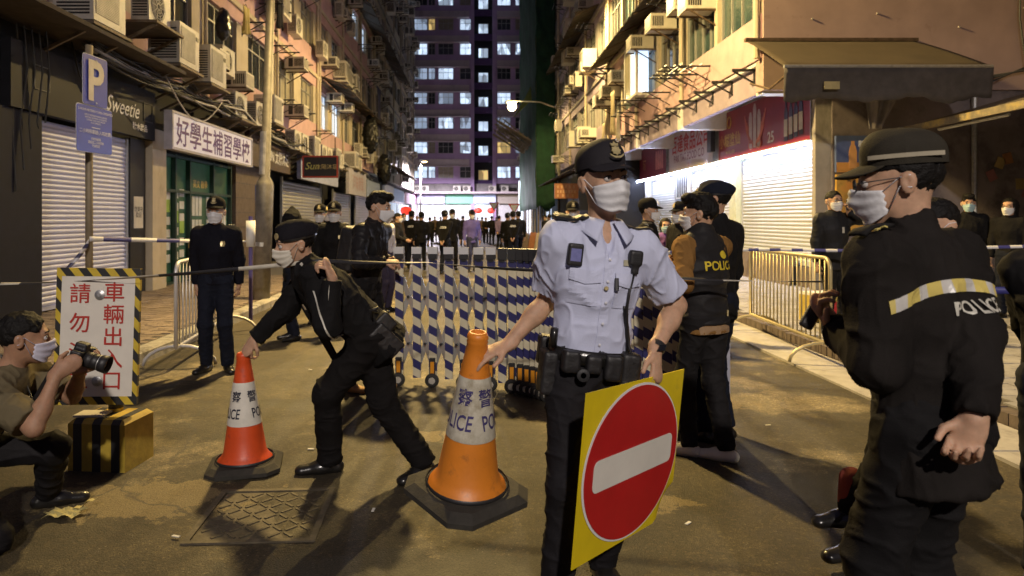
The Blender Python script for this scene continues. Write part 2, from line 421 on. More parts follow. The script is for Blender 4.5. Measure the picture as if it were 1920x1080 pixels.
    rr = nt.nodes.new('ShaderNodeMapRange'); rr.inputs[3].default_value = .5; rr.inputs[4].default_value = .85; L(noise(3), rr.inputs[0]); L(rr.outputs[0], b.inputs['Roughness'])
    bp = nt.nodes.new('ShaderNodeBump'); bp.inputs['Strength'].default_value = .55; bp.inputs['Distance'].default_value = .012
    ad = nt.nodes.new('ShaderNodeMath'); ad.operation = 'ADD'; L(noise(120, 3), ad.inputs[0]); L(noise(14, 4), ad.inputs[1])
    L(ad.outputs[0], bp.inputs['Height']); L(bp.outputs[0], b.inputs['Normal'])
    return m
M_road = asphalt()
# ------------------------------------------------------------------ ground, road, pavements
mb = MB(); mb.add([(-220, -60, -.02), (220, -60, -.02), (220, 320, -.02), (-220, 320, -.02)], [(0, 1, 2, 3)])
struct(mb.build('ground', mat('ground_dirt', (.06, .055, .05), .9)))
def heightsheet(x0, x1, y0, y1, st):
    m = MB(); nx, ny = int((x1 - x0) / st), int((y1 - y0) / st)
    P = np.array([(x0 + (x1 - x0) * i / nx, y0 + (y1 - y0) * j / ny, 0) for j in range(ny + 1) for i in range(nx + 1)])
    z = .016 * (vnoise(P * .8, 3) - .5) + .007 * (vnoise(P * 3.1, 4) - .5)
    P[:, 2] = z
    m.add(P.tolist(), [(j * (nx + 1) + i, j * (nx + 1) + i + 1, (j + 1) * (nx + 1) + i + 1, (j + 1) * (nx + 1) + i) for j in range(ny) for i in range(nx)]); return m
struct(heightsheet(-3.5, 3.34, -6, 84, .2).build('road', M_road, smooth=True))
M_paver = mat('brick_paver', (.20, .155, .125), .8, var=.35, scale=3, bump=.3, bscale=70, dirt=((.09, .075, .06), 2, .55))
M_paver_r = mat('grey_paver', (.30, .29, .30), .75, var=.25, scale=3, bump=.3, bscale=70, dirt=((.15, .14, .13), 2, .57))
M_joint = mat('sand_joint', (.085, .075, .062), .9)
mb = MB(); mb.box(-7.6, -3.66, -6, 84, -.02, .115)
pav_l = struct(mb.build('pavement', M_joint))
mb = MB(); mb.box(4.0, 14, -6, 84, -.02, .115)
pav_r = struct(mb.build('pavement', M_joint))
def pavers(x0, x1, y0, y1, w, l, m, parent, jit=.006):
    q = MB(); j = 0; y = y0
    while y < y1:
        x = x0 + (w / 2 if j % 2 else 0)
        while x + w <= x1 + .01:
            z = .115 + .010 + random.uniform(-jit, jit) * .6
            q.box(x + .004, x + w - .004, y + .004, y + l - .004, .10, z); x += w
        y += l; j += 1
    o = q.build('paver', m, parent); return stuff(o)
pavers(-6.55, -3.68, 3.2, 17, .21, .105, M_paver, pav_l)
pavers(4.02, 6.9, 3.0, 20, .2, .2, M_paver_r, pav_r)
pavers(6.92, 9.9, 3.0, 12.5, .2, .2, M_paver_r, pav_r)
kerb_l = MB(); kerb_l.box(-3.665, -3.48, -6, 84, -.03, .0)
kerb_l = struct(kerb_l.build('kerb', M_joint))
km = MB(); km.add([(-.09, .0, -.02), (.085, .0, -.02), (.085, .99, -.02), (-.09, .99, -.02), (-.09, 0, .135), (.06, 0, .135), (.085, 0, .11), (.06, .99, .135), (.085, .99, .11), (-.09, .99, .135)],
                 [(0, 3, 2, 1), (4, 5, 7, 9), (5, 6, 8, 7), (6, 1, 2, 8), (0, 4, 9, 3), (0, 1, 6, 5, 4), (3, 9, 7, 8, 2)])
kme = km.mesh('kerb_stone', mat('granite_kerb', (.30, .28, .25), .8, var=.2, scale=9, bump=.3, dirt=((.10, .09, .08), 4, .5)))
for i in range(34):
    o = link('kerb_stone', kme, kerb_l); o.location = (-3.575, 2 + i * 1.0, random.uniform(-.004, .004)); o.rotation_euler.z = random.uniform(-.006, .006)
gut = MB(); gut.box(3.30, 4.0, -6, 84, -.03, -.008); gut = struct(gut.build('gutter', M_joint))
gm_ = MB(); gm_.box(-.265, .265, .004, 1.196, -.02, .025); gme = gm_.mesh('gutter_slab', mat('gutter_concrete', (.36, .34, .32), .75, var=.18, scale=5, bump=.2, dirt=((.16, .15, .13), 3, .52)))
for i in range(16):
    o = link('gutter_slab', gme, gut); o.location = (3.575, 2 + i * 1.2, random.uniform(-.004, .004))
kb = MB(); kb.box(0, .135, .005, .165, -.02, .12); kbe = kb.mesh('kerb_brick', mat('dark_kerb_brick', (.11, .085, .07), .8, var=.35, bump=.3))
for i in range(90):
    o = link('kerb_brick', kbe, gut); o.location = (3.855, 3.4 + i * .17, random.uniform(-.006, .004))
# manhole with a square cover of raised treads
mh = thing('manhole_cover', 'square cast iron manhole cover with raised treads in the road below the red cone', 'manhole cover', (-1.08, 3.52, -.005), R(3)); mh.scale = (.78, .80, 1)
iron = mat('cast_iron', (.080, .065, .042), .7, .1, var=.4, scale=10, bump=.3, dirt=((.12, .10, .065), 5, .52))
q = MB(); q.box(-.36, .36, -.40, -.36, -.03, .012); q.box(-.36, .36, .36, .40, -.03, .012); q.box(-.40, -.36, -.4, .4, -.03, .012); q.box(.36, .40, -.4, .4, -.03, .012)
q.build('frame', iron, mh)
q = MB(); q.box(-.352, .352, -.352, .352, -.03, .004); q.build('cover', iron, mh)
tm = MB(); tm.box(-.040, .040, -.009, .009, 0, .005); tme = tm.mesh('tread', iron)
for i in range(8):
    for j in range(8):
        x, y = -.30 + i * .086, -.30 + j * .086
        if math.hypot(x, y) > .40: continue
        o = link('tread', tme, mh); o.location = (x, y, .004); o.rotation_euler.z = R(45 if (i + j) % 2 else -45)

# ------------------------------------------------------------------ building kit
C_pink = mat('pink_render', (.52, .345, .36), .85, var=.14, scale=1.5, bump=.15, dirt=((.30, .21, .19), 1.2, .58, (1, 1, .35)))
C_cream = mat('cream_render', (.50, .44, .34), .85, var=.14, scale=1.5, bump=.15, dirt=((.30, .25, .17), 1.2, .56, (1, 1, .35)))
C_grey = mat('grey_render', (.30, .28, .27), .88, var=.2, scale=1.5, bump=.15, dirt=((.12, .11, .10), 1.2, .52, (1, 1, .35)))
C_purple = mat('purple_render', (.42, .30, .50), .85, var=.15, scale=.6, dirt=((.28, .19, .37), .5, .58, (1, 1, .4)))
C_band = mat('beige_band', (.56, .48, .50), .85, var=.12, scale=.6, dirt=((.28, .22, .24), .6, .56, (1, 1, .4)))
C_lav = mat('lavender_render', (.36, .30, .38), .85, var=.15, scale=1.5, bump=.15, dirt=((.2, .16, .2), 1.2, .56))
M_dark = mat('dark_interior', (.012, .012, .014), .9, var=0)
P_dark = mat('night_pane', (.035, .04, .045), .12, var=.3, scale=2, spec=.7)
P_teal = mat('teal_pane', (.05, .085, .085), .15, var=.3, scale=2, spec=.7)
P_curt = mat('curtained_pane', (.30, .27, .20), .35, var=.25, scale=3)
P_lit = mat('lit_window_cool', (.5, .55, .6), .4, emit=(.62, .78, 1.0), estr=.95, var=0)
P_lit2 = mat('lit_window_soft', (.4, .45, .5), .4, emit=(.55, .70, .95), estr=.42, var=0)
P_warm = mat('lit_window_warm', (.5, .4, .2), .4, emit=(1.0, .70, .25), estr=.6, var=0)
def lit_pane(m, sc):
    """curtains and shelves behind a lit window: uneven light"""
    nt = m.node_tree; b = nt.nodes['Principled BSDF']; e = b.inputs['Emission Strength']; s = e.default_value
    tc = [n for n in nt.nodes if n.type == 'TEX_COORD'][0]
    mp = nt.nodes.new('ShaderNodeMapping'); mp.inputs['Scale'].default_value = (sc, sc, sc * .45); nt.links.new(tc.outputs['Object'], mp.inputs[0])
    ge = nt.nodes.new('ShaderNodeObjectInfo'); va = nt.nodes.new('ShaderNodeVectorMath'); va.operation = 'ADD'; nt.links.new(mp.outputs[0], va.inputs[0]); nt.links.new(ge.outputs['Location'], va.inputs[1])
    n = nt.nodes.new('ShaderNodeTexVoronoi'); n.inputs['Scale'].default_value = 1.0; nt.links.new(va.outputs[0], n.inputs['Vector'])
    sp = nt.nodes.new('ShaderNodeSeparateColor'); nt.links.new(n.outputs['Color'], sp.inputs[0])
    r = nt.nodes.new('ShaderNodeMapRange'); r.inputs[3].default_value = s * .25; r.inputs[4].default_value = s * 1.6; nt.links.new(sp.outputs[0], r.inputs[0]); nt.links.new(r.outputs[0], e)
for m_ in (P_lit, P_lit2, P_warm): lit_pane(m_, 1.6)
frame_al = mat('window_frame', (.34, .34, .33), .5, .3, var=.1)
_wm = {}
def win_meshes(w, h, n, tr):
    k = (round(w, 2), round(h, 2), n, tr)
    if k not in _wm:
        q = MB(); t = .05
        q.box(-w / 2, w / 2, -.03, .06, 0, t); q.box(-w / 2, w / 2, -.03, .06, h - t, h)
        q.box(-w / 2, -w / 2 + t, -.03, .06, t, h - t); q.box(w / 2 - t, w / 2, -.03, .06, t, h - t)
        for i in range(1, n): x = -w / 2 + w * i / n; q.box(x - .022, x + .022, -.02, .05, t, h - t)
        if tr: q.box(-w / 2 + t, w / 2 - t, -.024, .05, h * tr - .022, h * tr + .022)
        pm = MB(); pw = (w - 2 * t) / 1
        pm.box(-w / 2 + t, w / 2 - t, .02, .03, t, h - t)
        _wm[k] = (q.mesh('window', frame_al), pm)
    return _wm[k]
_pm = {}
def window(parent, x, y, z, w, h, n, tr, pane_m):
    fm, pm = win_meshes(w, h, n, tr)
    o = link('window', fm, parent); o.location = (x, y, z)
    k = (fm.name, pane_m.name)
    if k not in _pm: _pm[k] = pm.mesh('pane', pane_m)
    p = link('pane', _pm[k], o); return o
def facade(name, label, loc, rz, length, floors, z0, fh, bays, mats, panes, seed=0, sill=.95, wh=1.55, n=3, tr=.72, depth=7, ww=.68, core0=0.0):
    """a tenement front in local coordinates: x along the front, -y outwards"""
    rnd = random.Random(seed); b = thing(name, label, 'building', loc, rz)
    sp, pr = MB(), MB(); bw = length / bays; w = bw * ww; top = z0 + floors * fh
    for k in range(floors):
        z = z0 + k * fh
        sp.box(0, length, -.02, .3, z, z + sill); sp.box(0, length, -.02, .3, z + sill + wh, z + fh - .14)
        pr.box(0, length, -.10, .3, z + fh - .14, z + fh)
        for i in range(bays + 1):
            xa = 0 if i == 0 else i * bw - (bw - w) / 2; xb = length if i == bays else i * bw + (bw - w) / 2
            pr.box(xa, xb, 0, .3, z + sill, z + sill + wh)
        for i in range(bays):
            window(b, (i + .5) * bw, .12, z + sill + .003, w - .006, wh - .006, n, tr, rnd.choices([x for x, _ in panes], [c for _, c in panes])[0])
    sp.build('spandrel_wall', mats[0], b); pr.build('pier_wall', mats[1], b)
    q = MB(); q.box(0, length, .31, depth, core0, top); q.build('core_wall', M_dark, b)
    dp = MB(); dp.tube([(0, 0, 0), (0, 0, floors * fh)], .055, 8); dme = dp.mesh('drain_pipe', C_cream)
    for i in range(0, bays + 1, 2):
        o = link('drain_pipe', dme, b); o.location = (min(max(i * bw, .2), length - .2) + .15, -.08, z0)
    return b
BL = [
 facade('tenement_building', 'nearest left tenement in pink and cream above the shuttered shops', (-6.6, 4.4, 0), R(90), 24, 4, 4.5, 3.0, 8, (C_pink, C_cream), [(P_dark, 4), (P_curt, 3), (P_teal, 1)], 1),
 facade('tenement_building', 'second tenement on the left, pink with a dark roofed ledge', (-6.62, 28.5, 0), R(90), 16, 6, 4.5, 3.0, 6, (C_pink, C_cream), [(P_dark, 5), (P_curt, 2), (P_lit, .5)], 2),
 facade('tenement_building', 'third tenement on the left, dim cream front crowded with air conditioners', (-6.64, 44.6, 0), R(90), 16, 8, 4.5, 3.0, 6, (C_cream, C_grey), [(P_dark, 6), (P_curt, 1), (P_lit, .6)], 3),
 facade('tenement_building', 'farthest tenement on the left next to the purple block', (-6.66, 60.7, 0), R(90), 15, 9, 4.5, 3.0, 5, (C_grey, C_cream), [(P_dark, 6), (P_curt, 1), (P_lit, .5)], 4),
]
BR = [
 facade('tenement_building', 'corner tenement on the right above the lit red shop signs', (5.3, 27.0, 0), R(-90), 14.4, 4, 4.5, 3.0, 6, (C_pink, C_cream), [(P_dark, 3), (P_teal, 2), (P_curt, 1)], 11, core0=4.51, n=4, ww=.92, sill=.82, wh=1.75),
 facade('tenement_building', 'second tenement on the right, dark mauve front with drying racks', (5.32, 43.0, 0), R(-90), 15.9, 6, 4.5, 3.0, 6, (C_lav, C_grey), [(P_dark, 4), (P_teal, 3), (P_curt, 1)], 12, n=3, ww=.75),
 facade('tenement_building', 'tenement on the right wrapped in scaffolding and green netting', (5.34, 61.0, 0), R(-90), 17.9, 9, 4.5, 3.0, 6, (C_grey, C_grey), [(P_dark, 4), (P_lit, .3)], 13),
 facade('tenement_building', 'farthest tenement on the right beyond the green netting', (5.36, 76.0, 0), R(-90), 14.9, 9, 4.5, 3.0, 5, (C_cream, C_grey), [(P_dark, 4), (P_curt, 1), (P_lit, .4)], 14),
]
# right corner block: the frontal wall that closes the pavement, and the deep shop storey
def right_corner():
    b = BR[0]
    bb = thing('corner_wall_block', 'dim frontal wall in pink and cream behind the brown awning', 'wall', (5.3, 12.55, 0), world=True)
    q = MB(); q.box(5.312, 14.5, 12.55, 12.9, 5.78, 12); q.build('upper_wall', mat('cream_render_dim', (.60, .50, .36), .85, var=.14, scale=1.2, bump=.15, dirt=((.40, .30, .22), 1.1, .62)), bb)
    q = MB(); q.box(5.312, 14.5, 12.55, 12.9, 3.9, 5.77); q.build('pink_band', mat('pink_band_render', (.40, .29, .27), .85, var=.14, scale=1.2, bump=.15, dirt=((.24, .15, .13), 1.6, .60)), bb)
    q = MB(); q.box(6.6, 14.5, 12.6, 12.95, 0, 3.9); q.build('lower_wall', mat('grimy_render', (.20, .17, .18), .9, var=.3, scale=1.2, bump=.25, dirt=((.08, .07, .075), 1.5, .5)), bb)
    w = window(bb, 6.35, 12.53, 6.12, 1.0, 1.3, 2, None, P_dark)
    w.location = V((6.35, 12.53, 6.12)) - bb.location
    for x, z in ((7.4, 5.3), (8.9, 5.05), (10.1, 5.4), (6.2, 5.2), (11.2, 4.9)):
        q = MB(); q.tube([(x, 12.52, z), (x, 12.56, z)], .016, 8); q.build('vent_pipe', C_grey, bb)
    q = MB(); q.tube([(9.15, 12.5, .1), (9.15, 12.5, 3.9)], .045, 8); q.build('drain_pipe', galv, bb)
    q = MB(); q.box(10.9, 11.9, 12.57, 12.62, .1, 2.4); q.build('doorway', M_dark, bb)
    # notices pasted on the wall
    rn = random.Random(5)
    for i in range(9):
        x, z = 9.5 + rn.random() * 1.2, 2.0 + rn.random() * .7; a = rn.uniform(-.5, .5); c, s_ = math.cos(a) * .08, math.sin(a) * .08
        q = MB(); q.obox((x, 12.590, z), (c, 0, s_), (0, .004, 0), (-s_ * 1.25, 0, c * 1.25))
        q.build('pasted_notice', mat('notice_%d' % (i % 3), [(.30, .14, .06), (.34, .25, .10), (.28, .12, .12)][i % 3], .8), bb)
    # soffit, cross beams and lintel band over the shops
    q = MB(); q.box(5.32, 6.95, 12.6, 27, 4.42, 4.48); q.build('soffit', white_paint, bb)
    q = MB(); q.box(5.42, 5.55, 12.62, 27, 3.92, 4.42); q.build('lintel', C_lav, bb)
    for y in (12.7, 17.75, 22.4, 26.8):
        q = MB(); q.box(5.36, 6.62, y, y + .3, 3.86, 4.42); q.build('cross_beam', white_paint, bb)
    for i in range(12):
        y = 13.2 + i * 1.15; q = MB(); q.bar((5.42, y, 4.40), (4.98, y, 4.40), .05, .05); q.bar((5.42, y, 4.12), (5.42, y, 4.42), .05, .05); q.bar((5.42, y, 4.14), (5.0, y, 4.38), .03, .03)
        q.build('bracket', black_metal, bb)
    q = MB(); q.box(6.95, 7.3, 12.7, 27, 0, 4.45); q.build('shop_wall', C_grey, bb)
    q = MB(); q.box(6.3, 6.598, 12.62, 12.75, 0, 4.41); q.build('end_wall', C_grey, bb)
    return bb
right_corner()
# purple block that closes the street
def purple_block():
    b = thing('purple_apartment_block', 'tall purple apartment block with pale bands and lit windows closing the street', 'building', (0, 78, 0))
    fh = 2.82; fl = 11; z0 = 5.6; rn = random.Random(21)
    wl, bd = MB(), MB()
    segs = [(-14, -.05), (2.05, 14)]; wins = [(-6.3, 1.8), (-3.3, 1.75), (-1.05, 1.3), (3.35, 1.55), (5.4, 1.5), (7.6, 1.6), (-9.0, 1.8), (-4.9, .8)]
    for k in range(fl):
        z = z0 + k * fh
        for a, c in segs:
            wl.box(a, c, 0, .4, z, z + .62); 
            xs = sorted([(x - w / 2, x + w / 2) for x, w in wins if a < x < c]); cur = a
            for l, r in xs: wl.box(cur, l, 0, .4, z + .62, z + 1.95); cur = r
            wl.box(cur, c, 0, .4, z + .62, z + 1.95)
            wl.box(a, c, 0, .4, z + 1.95, z + fh)
            aa, cc = (a, -.6) if a < 0 else (2.55, c)
            bd.box(aa, cc, -.14, -.004, z + 2.02, z + 2.78)
            bd.box(aa, cc, -.5, -.004, z + 1.96, z + 2.02)
        for x, w in wins:
            lit = P_lit if rn.random() < .30 else (P_lit2 if rn.random() < .4 else (P_warm if rn.random() < .12 else P_curt if rn.random() < .35 else P_dark))
            window(b, x, .15, z + .623, w - .006, 1.32, 3 if w > 1.4 else 2, .6, lit)
        # the stair slot with its landing window
        window(b, 1.0, .95, z + .45, 1.15, 1.15, 2, None, (P_lit if k > 0 else P_warm))
    wl.build('wall', C_purple, b); bd.build('band', C_band, b)
    q = MB(); q.box(-.05, 2.05, 1.3, 1.5, 0, z0 + fl * fh); q.build('stair_back_wall', M_dark, b)
    q = MB()
    for k in range(fl): z = z0 + k * fh; q.box(-.05, 2.05, .9, 1.25, z - .3, z + .42); 
    q.build('stair_landing', mat('stair_wall', (.09, .05, .15), .85), b)
    q = MB(); q.box(-.44, -.05, -.25, .5, 0, z0 + fl * fh); q.build('pilaster', C_purple, b)
    q = MB(); q.box(2.05, 2.44, -.25, .5, 0, z0 + fl * fh); q.build('pilaster', C_purple, b)
    q = MB(); q.box(-14, 14, .41, 8, 0, 5.6); q.build('shop_back_wall', C_grey, b)
    q = MB(); q.box(-14, 14, -1.6, .4, 4.4, 4.62); q.build('shop_canopy', C_band, b)
    # lit shop fronts at street level
    sh = [(-6.5, -3.4, (.8, .85, 1.0), 1.1), (-3.3, -.2, (.45, .9, .7), .55), (-.1, 2.4, (.75, .9, 1.0), 1.7), (2.6, 5.2, (.5, .4, .3), .08), (-9.5, -6.7, (.9, .6, .9), .9)]
    for i, (a, c, col, e) in enumerate(sh):
        q = MB(); q.box(a, c, .2, .35, .1, 3.2); q.build('shop_front', mat('far_shop_light_%d' % i, (.5, .5, .5), .6, emit=col, estr=e * .6), b)
        lit_pane(MATS['far_shop_light_%d' % i], 1.3)
        q = MB(); q.box(a, c, -.3, .1, 3.3, 4.3); q.build('shop_fascia', mat('far_fascia_%d' % i, [(.5, .5, .6), (.2, .45, .35), (.5, .55, .7), (.3, .27, .24), (.5, .2, .4)][i], .6, emit=[(.5, .4, .9), (.2, .6, .4), (.5, .7, 1), (.4, .3, .2), (.8, .2, .6)][i], estr=.25), b)
    return b
purple_block()
# ------------------------------------------------------------------ shop fronts
slat_m = mat('white_shutter_cool_light', (.50, .54, .80), .45, .1, var=.06, dirt=((.36, .38, .54), 3, .6))  # white shutter; the blue tint of cool light is put into its colour
slat_r = mat('pale_shutter', (.50, .51, .49), .45, .15, var=.06, dirt=((.36, .36, .33), 3, .6))
slat_g = mat('steel_shutter', (.36, .35, .33), .4, .6, var=.1, dirt=((.2, .19, .17), 3, .55))
slat_d = mat('dark_shutter', (.055, .055, .065), .5, .3, var=.15)
_sl = {}
def shutter(label, x, y0, y1, z0, z1, side, m, pitch=.085):
    """side +1: faces +X (left row), -1: faces -X (right row)"""
    t = thing('roller_shutter', label, 'shutter', (x, (y0 + y1) / 2, z0), group=None)
    L = y1 - y0; k = (round(L, 3), side, m.name, pitch)
    if k not in _sl:
        q = MB(); pr = []
        for i in range(7):
            a = i / 6; pr.append((.004 + .016 * math.sin(PI * a) ** .8, a * (pitch - .006)))
        vs = [(side * d, yy, zz) for yy in (-L / 2 + .04, L / 2 - .04) for d, zz in pr] ; n = len(pr)
        fs = [(i, i + 1, n + i + 1, n + i) if side < 0 else (i + 1, i, n + i, n + i + 1) for i in range(n - 1)]
        q.add(vs, fs)
        q.box(*sorted((-.004 * side, .003 * side)), -L / 2 + .04, L / 2 - .04, pitch - .006, pitch)
        _sl[k] = q.mesh('slat', m, True)
    n = int((z1 - z0 - .06) / pitch)
    q = MB(); q.box(*sorted((-.01 * side, .03 * side)), -L / 2 + .05, L / 2 - .05, 0, .055); q.build('bottom_rail', m, t)
    for i in range(n):
        o = link('slat', _sl[k], t); o.location = (0, 0, .057 + i * pitch)
    q = MB()
    for s in (-1, 1): q.box(*sorted((-.03 * side, .05 * side)), *sorted((s * L / 2, s * (L / 2 - .045))), 0, z1 - z0)
    q.build('guide_rail', alu if m is not slat_d else black_metal, t)
    return t
XL = -6.50
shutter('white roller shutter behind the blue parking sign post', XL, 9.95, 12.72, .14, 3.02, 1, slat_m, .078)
shutter('steel roller shutter just right of the street lamp post on the left', XL, 22.9, 28.7, .14, 2.95, 1, slat_g, .12)
shutter('dim steel shutter on the left behind two capped officers', XL, 31.2, 35.4, .14, 2.9, 1, slat_g, .13)
shutter('farther steel shutter on the left past the hanging massage sign', XL, 37.0, 42.0, .14, 2.9, 1, slat_g, .14)
XR = 6.88
shutter('widest brightly lit shutter under the number 25 sign', XR, 13.4, 17.5, .55, 3.0, -1, slat_r, .085)
shutter('middle lit shutter behind the officer in a beret', XR, 18.0, 21.6, .14, 3.0, -1, slat_r, .085)
shutter('left lit shutter behind the woman in purple', XR, 23.3, 26.4, .14, 3.0, -1, slat_r, .085)
shutter('dark unlit shutter at the far end of the light strip', 5.2, 27.6, 30.8, .14, 2.9, -1, slat_d, .1)
pil = MB(); pil.box(6.7, 6.95, 17.52, 17.98, 0, 3.05); tag(pil.build('shop_pillar', mat('pale_green_pillar', (.52, .54, .36), .7)), 'pale green pillar between two lit shutters on the right', 'pillar')
pil = MB(); pil.box(6.72, 6.95, 26.42, 26.9, 0, 3.05); tag(pil.build('shop_pillar', white_paint), 'white pillar at the far end of the lit shop', 'pillar')
dr = thing('shop_door', 'blue grey door with a barred fanlight between lit shutters', 'door', (6.85, 22.4, .14), world=True)
q = MB(); q.box(6.84, 6.9, 21.75, 23.2, .14, 2.2); q.build('leaf', mat('blue_grey_door', (.22, .27, .36), .6), dr)
q = MB(); q.box(6.84, 6.9, 21.75, 23.2, 2.2, 3.0); q.build('fanlight', white_paint, dr)
for i in range(6): q = MB(); q.box(6.80, 6.83, 21.95 + i * .2, 21.98 + i * .2, 2.25, 2.95); q.build('bar', black_metal, dr)
pl = MB(); pl.box(6.80, 7.0, 13.3, 17.6, .0, .53); tag(pl.build('shop_plinth', mat('brown_plinth', (.16, .12, .09), .85, var=.3, dirt=((.07, .06, .05), 3, .5))), 'stained brown plinth under the widest lit shutter', 'plinth')
# light strip under the shop signs
LEDM = mat('led_tube', (.9, .9, .9), .4, var=0, emit=(.62, .70, 1.0), estr=125)
ls = thing('shop_light_strip', 'long white tube light strip along the bottom of the red shop signs', 'light strip', (6.5, 20, 2.95), world=True)
for i in range(9):
    y0 = 13.15 + i * 1.55
    q = MB(); q.tube([(6.44, y0, 3.0), (6.44, y0 + 1.5, 3.0)], .024, 8); q.build('tube_light', LEDM, ls)
    q = MB(); q.box(6.41, 6.50, y0, y0 + 1.5, 3.03, 3.06); q.build('batten', white_paint, ls)
# right signs (face -X, read towards the camera: u = -Y)
def sign_r(name, label, y0, y1, z0, z1, m, x=6.55, rim=None, cat='shop sign'):
    t = thing(name, label, cat, (x, (y0 + y1) / 2, z0), world=True)
    q = MB(); q.box(x, x + .12, y0, y1, z0, z1); q.build('panel', m, t)
    q = MB(); r_ = rim or galv
    q.box(x - .02, x + .13, y0 - .03, y0, z0 - .02, z1 + .02); q.box(x - .02, x + .13, y1, y1 + .03, z0 - .02, z1 + .02); q.build('rim', r_, t)
    return t
UR, UZ = V((0, -1, 0)), V((0, 0, 1))
red = mat('red_sign', (.24, .018, .035), .45, var=.15, scale=2)
gold = mat('gold_print', (.60, .42, .12), .5, var=.1); wht = mat('white_print', (.75, .75, .75), .5, var=.05); redp = mat('red_print', (.50, .03, .035), .5, var=.1)
pinkp = mat('pink_print', (.62, .24, .22), .5, var=.2); blackp = mat('black_print', (.02, .02, .025), .5, var=0); navyp = mat('navy_print', (.03, .03, .16), .5, var=.1)
s1 = sign_r('shop_sign', 'dark red shop sign with gold lettering, four wine bottles and number 25', 13.3, 18.3, 3.08, 4.28, red)
MB().text('小糊塗仙', (6.546, 17.55, 3.55), UR, UZ, .36, .015).build('lettering', gold, s1)
MB().text('貴州茅台鎮酒', (6.546, 17.5, 3.24), UR, UZ, .10, .0).build('lettering', gold, s1)
MB().text('25', (6.546, 15.1, 3.34), UR, UZ, .34, .02).build('lettering', wht, s1)
q = MB()
for k, (dy, top) in enumerate(((-.24, .55), (0, .72), (.24, .55))):
    q.prism([(dy - .09, -.3), (dy + .09, -.3), (dy + .09, top - .12), (dy + .04, top), (dy - .04, top), (dy - .09, top - .12)], (6.542, 15.95, 3.5), UR, UZ, .004)
q.build('goblet_print', mat('silver_print', (.5, .42, .42), .5), s1)
q = MB()
for sx in (-1, 1):
    for j in range(4):
        q.tube([(6.54, 15.95 - sx * (.1 + .05 * j), 3.30), (6.54, 15.95 - sx * (.32 + .05 * j), 3.5 + .03 * j), (6.54, 15.95 - sx * (.38 + .07 * j), 3.75 + .09 * j)], .012, 5)
    q.tube([(6.54, 15.95 - sx * .22 + .13 * math.cos(a), 3.28 + .11 * math.sin(a)) for a in [i * PI / 8 for i in range(17)]], .014, 5)
q.build('ribbon_print', pinkp, s1)
q = MB()
for sx in (-1, 1): q.tube([(6.54, 17.55 - sx * (.03 + .1 * math.sin(i / 8 * PI)), 3.85 + .3 * i / 8) for i in range(9)], .012, 5)
q.build('emblem_print', gold, s1)
for k in range(4):
    yb = 14.35 - k * .22; zb = 3.16 + .02 * k
    b_ = MB().prism([(-.085, 0), (.085, 0), (.085, .58), (.035, .72), (.035, .95), (-.035, .95), (-.035, .72), (-.085, .58)], (6.546, yb, zb), UR, UZ, .006).build('wine_bottle_print', mat('bottle_print', (.015, .015, .03), .3), s1)
    MB().prism([(-.08, .1), (.08, .1), (.08, .46), (-.08, .46)], (6.539, yb, zb), UR, UZ, .003).build('bottle_label_print', mat('label_print', (.6, .57, .5), .6), b_)
s2 = sign_r('shop_sign', 'white shop sign with red Chinese characters, Pak Tat food company', 18.75, 23.0, 3.08, 4.30, mat('white_sign', (.62, .56, .60), .5, var=.08))
MB().text('百達食品公司', (6.546, 20.85, 3.93), UR, UZ, .62, .02).build('lettering', redp, s2)
MB().text('PAK TAT FOOD C.O', (6.546, 20.95, 3.47), UR, UZ, .34, .01, cond=.95).build('lettering', mat('maroon_print', (.22, .04, .12), .5), s2)
MB().text('23', (6.546, 20.9, 3.19), UR, UZ, .16, .01).build('lettering', redp, s2)
q = MB(); q.box(6.38, 6.5, 18.45, 18.75, 3.35, 4.0); tb = q.build('hanging_box_sign', blackp); tag(tb, 'small black box sign between the white and the red shop signs', 'shop sign')
s3 = sign_r('shop_sign', 'shaded dark red sign left of the white food company sign', 23.3, 27.2, 3.08, 4.2, mat('red_sign_dim', (.20, .018, .045), .5, var=.2))
q = MB()
for k in range(4): q.prism([(-.1, 0), (.1, 0), (.1, .5), (.04, .66), (-.04, .66), (-.1, .5)], (6.546, 24.6 - k * .26, 3.3), UR, UZ, .006)
q.build('bottle_print', pinkp, s3)
MB().text('酒', (6.546, 26.3, 3.6), UR, UZ, .4, .02).build('lettering', gold, s3)
for y in (15.9, 20.6): 
    t = thing('tube_lamp', 'unlit tube lamp under the soffit above the %s sign' % ('red bottle' if y < 18 else 'white food'), 'lamp', (6.0, y, 4.3), world=True)
    q = MB(); q.box(5.9, 6.06, y - 1.6, y + 1.6, 4.28, 4.36); q.build('housing', black_metal, t)
    q = MB(); q.tube([(5.98, y - 1.5, 4.25), (5.98, y + 1.5, 4.25)], .025, 8); q.build('tube', white_paint, t)
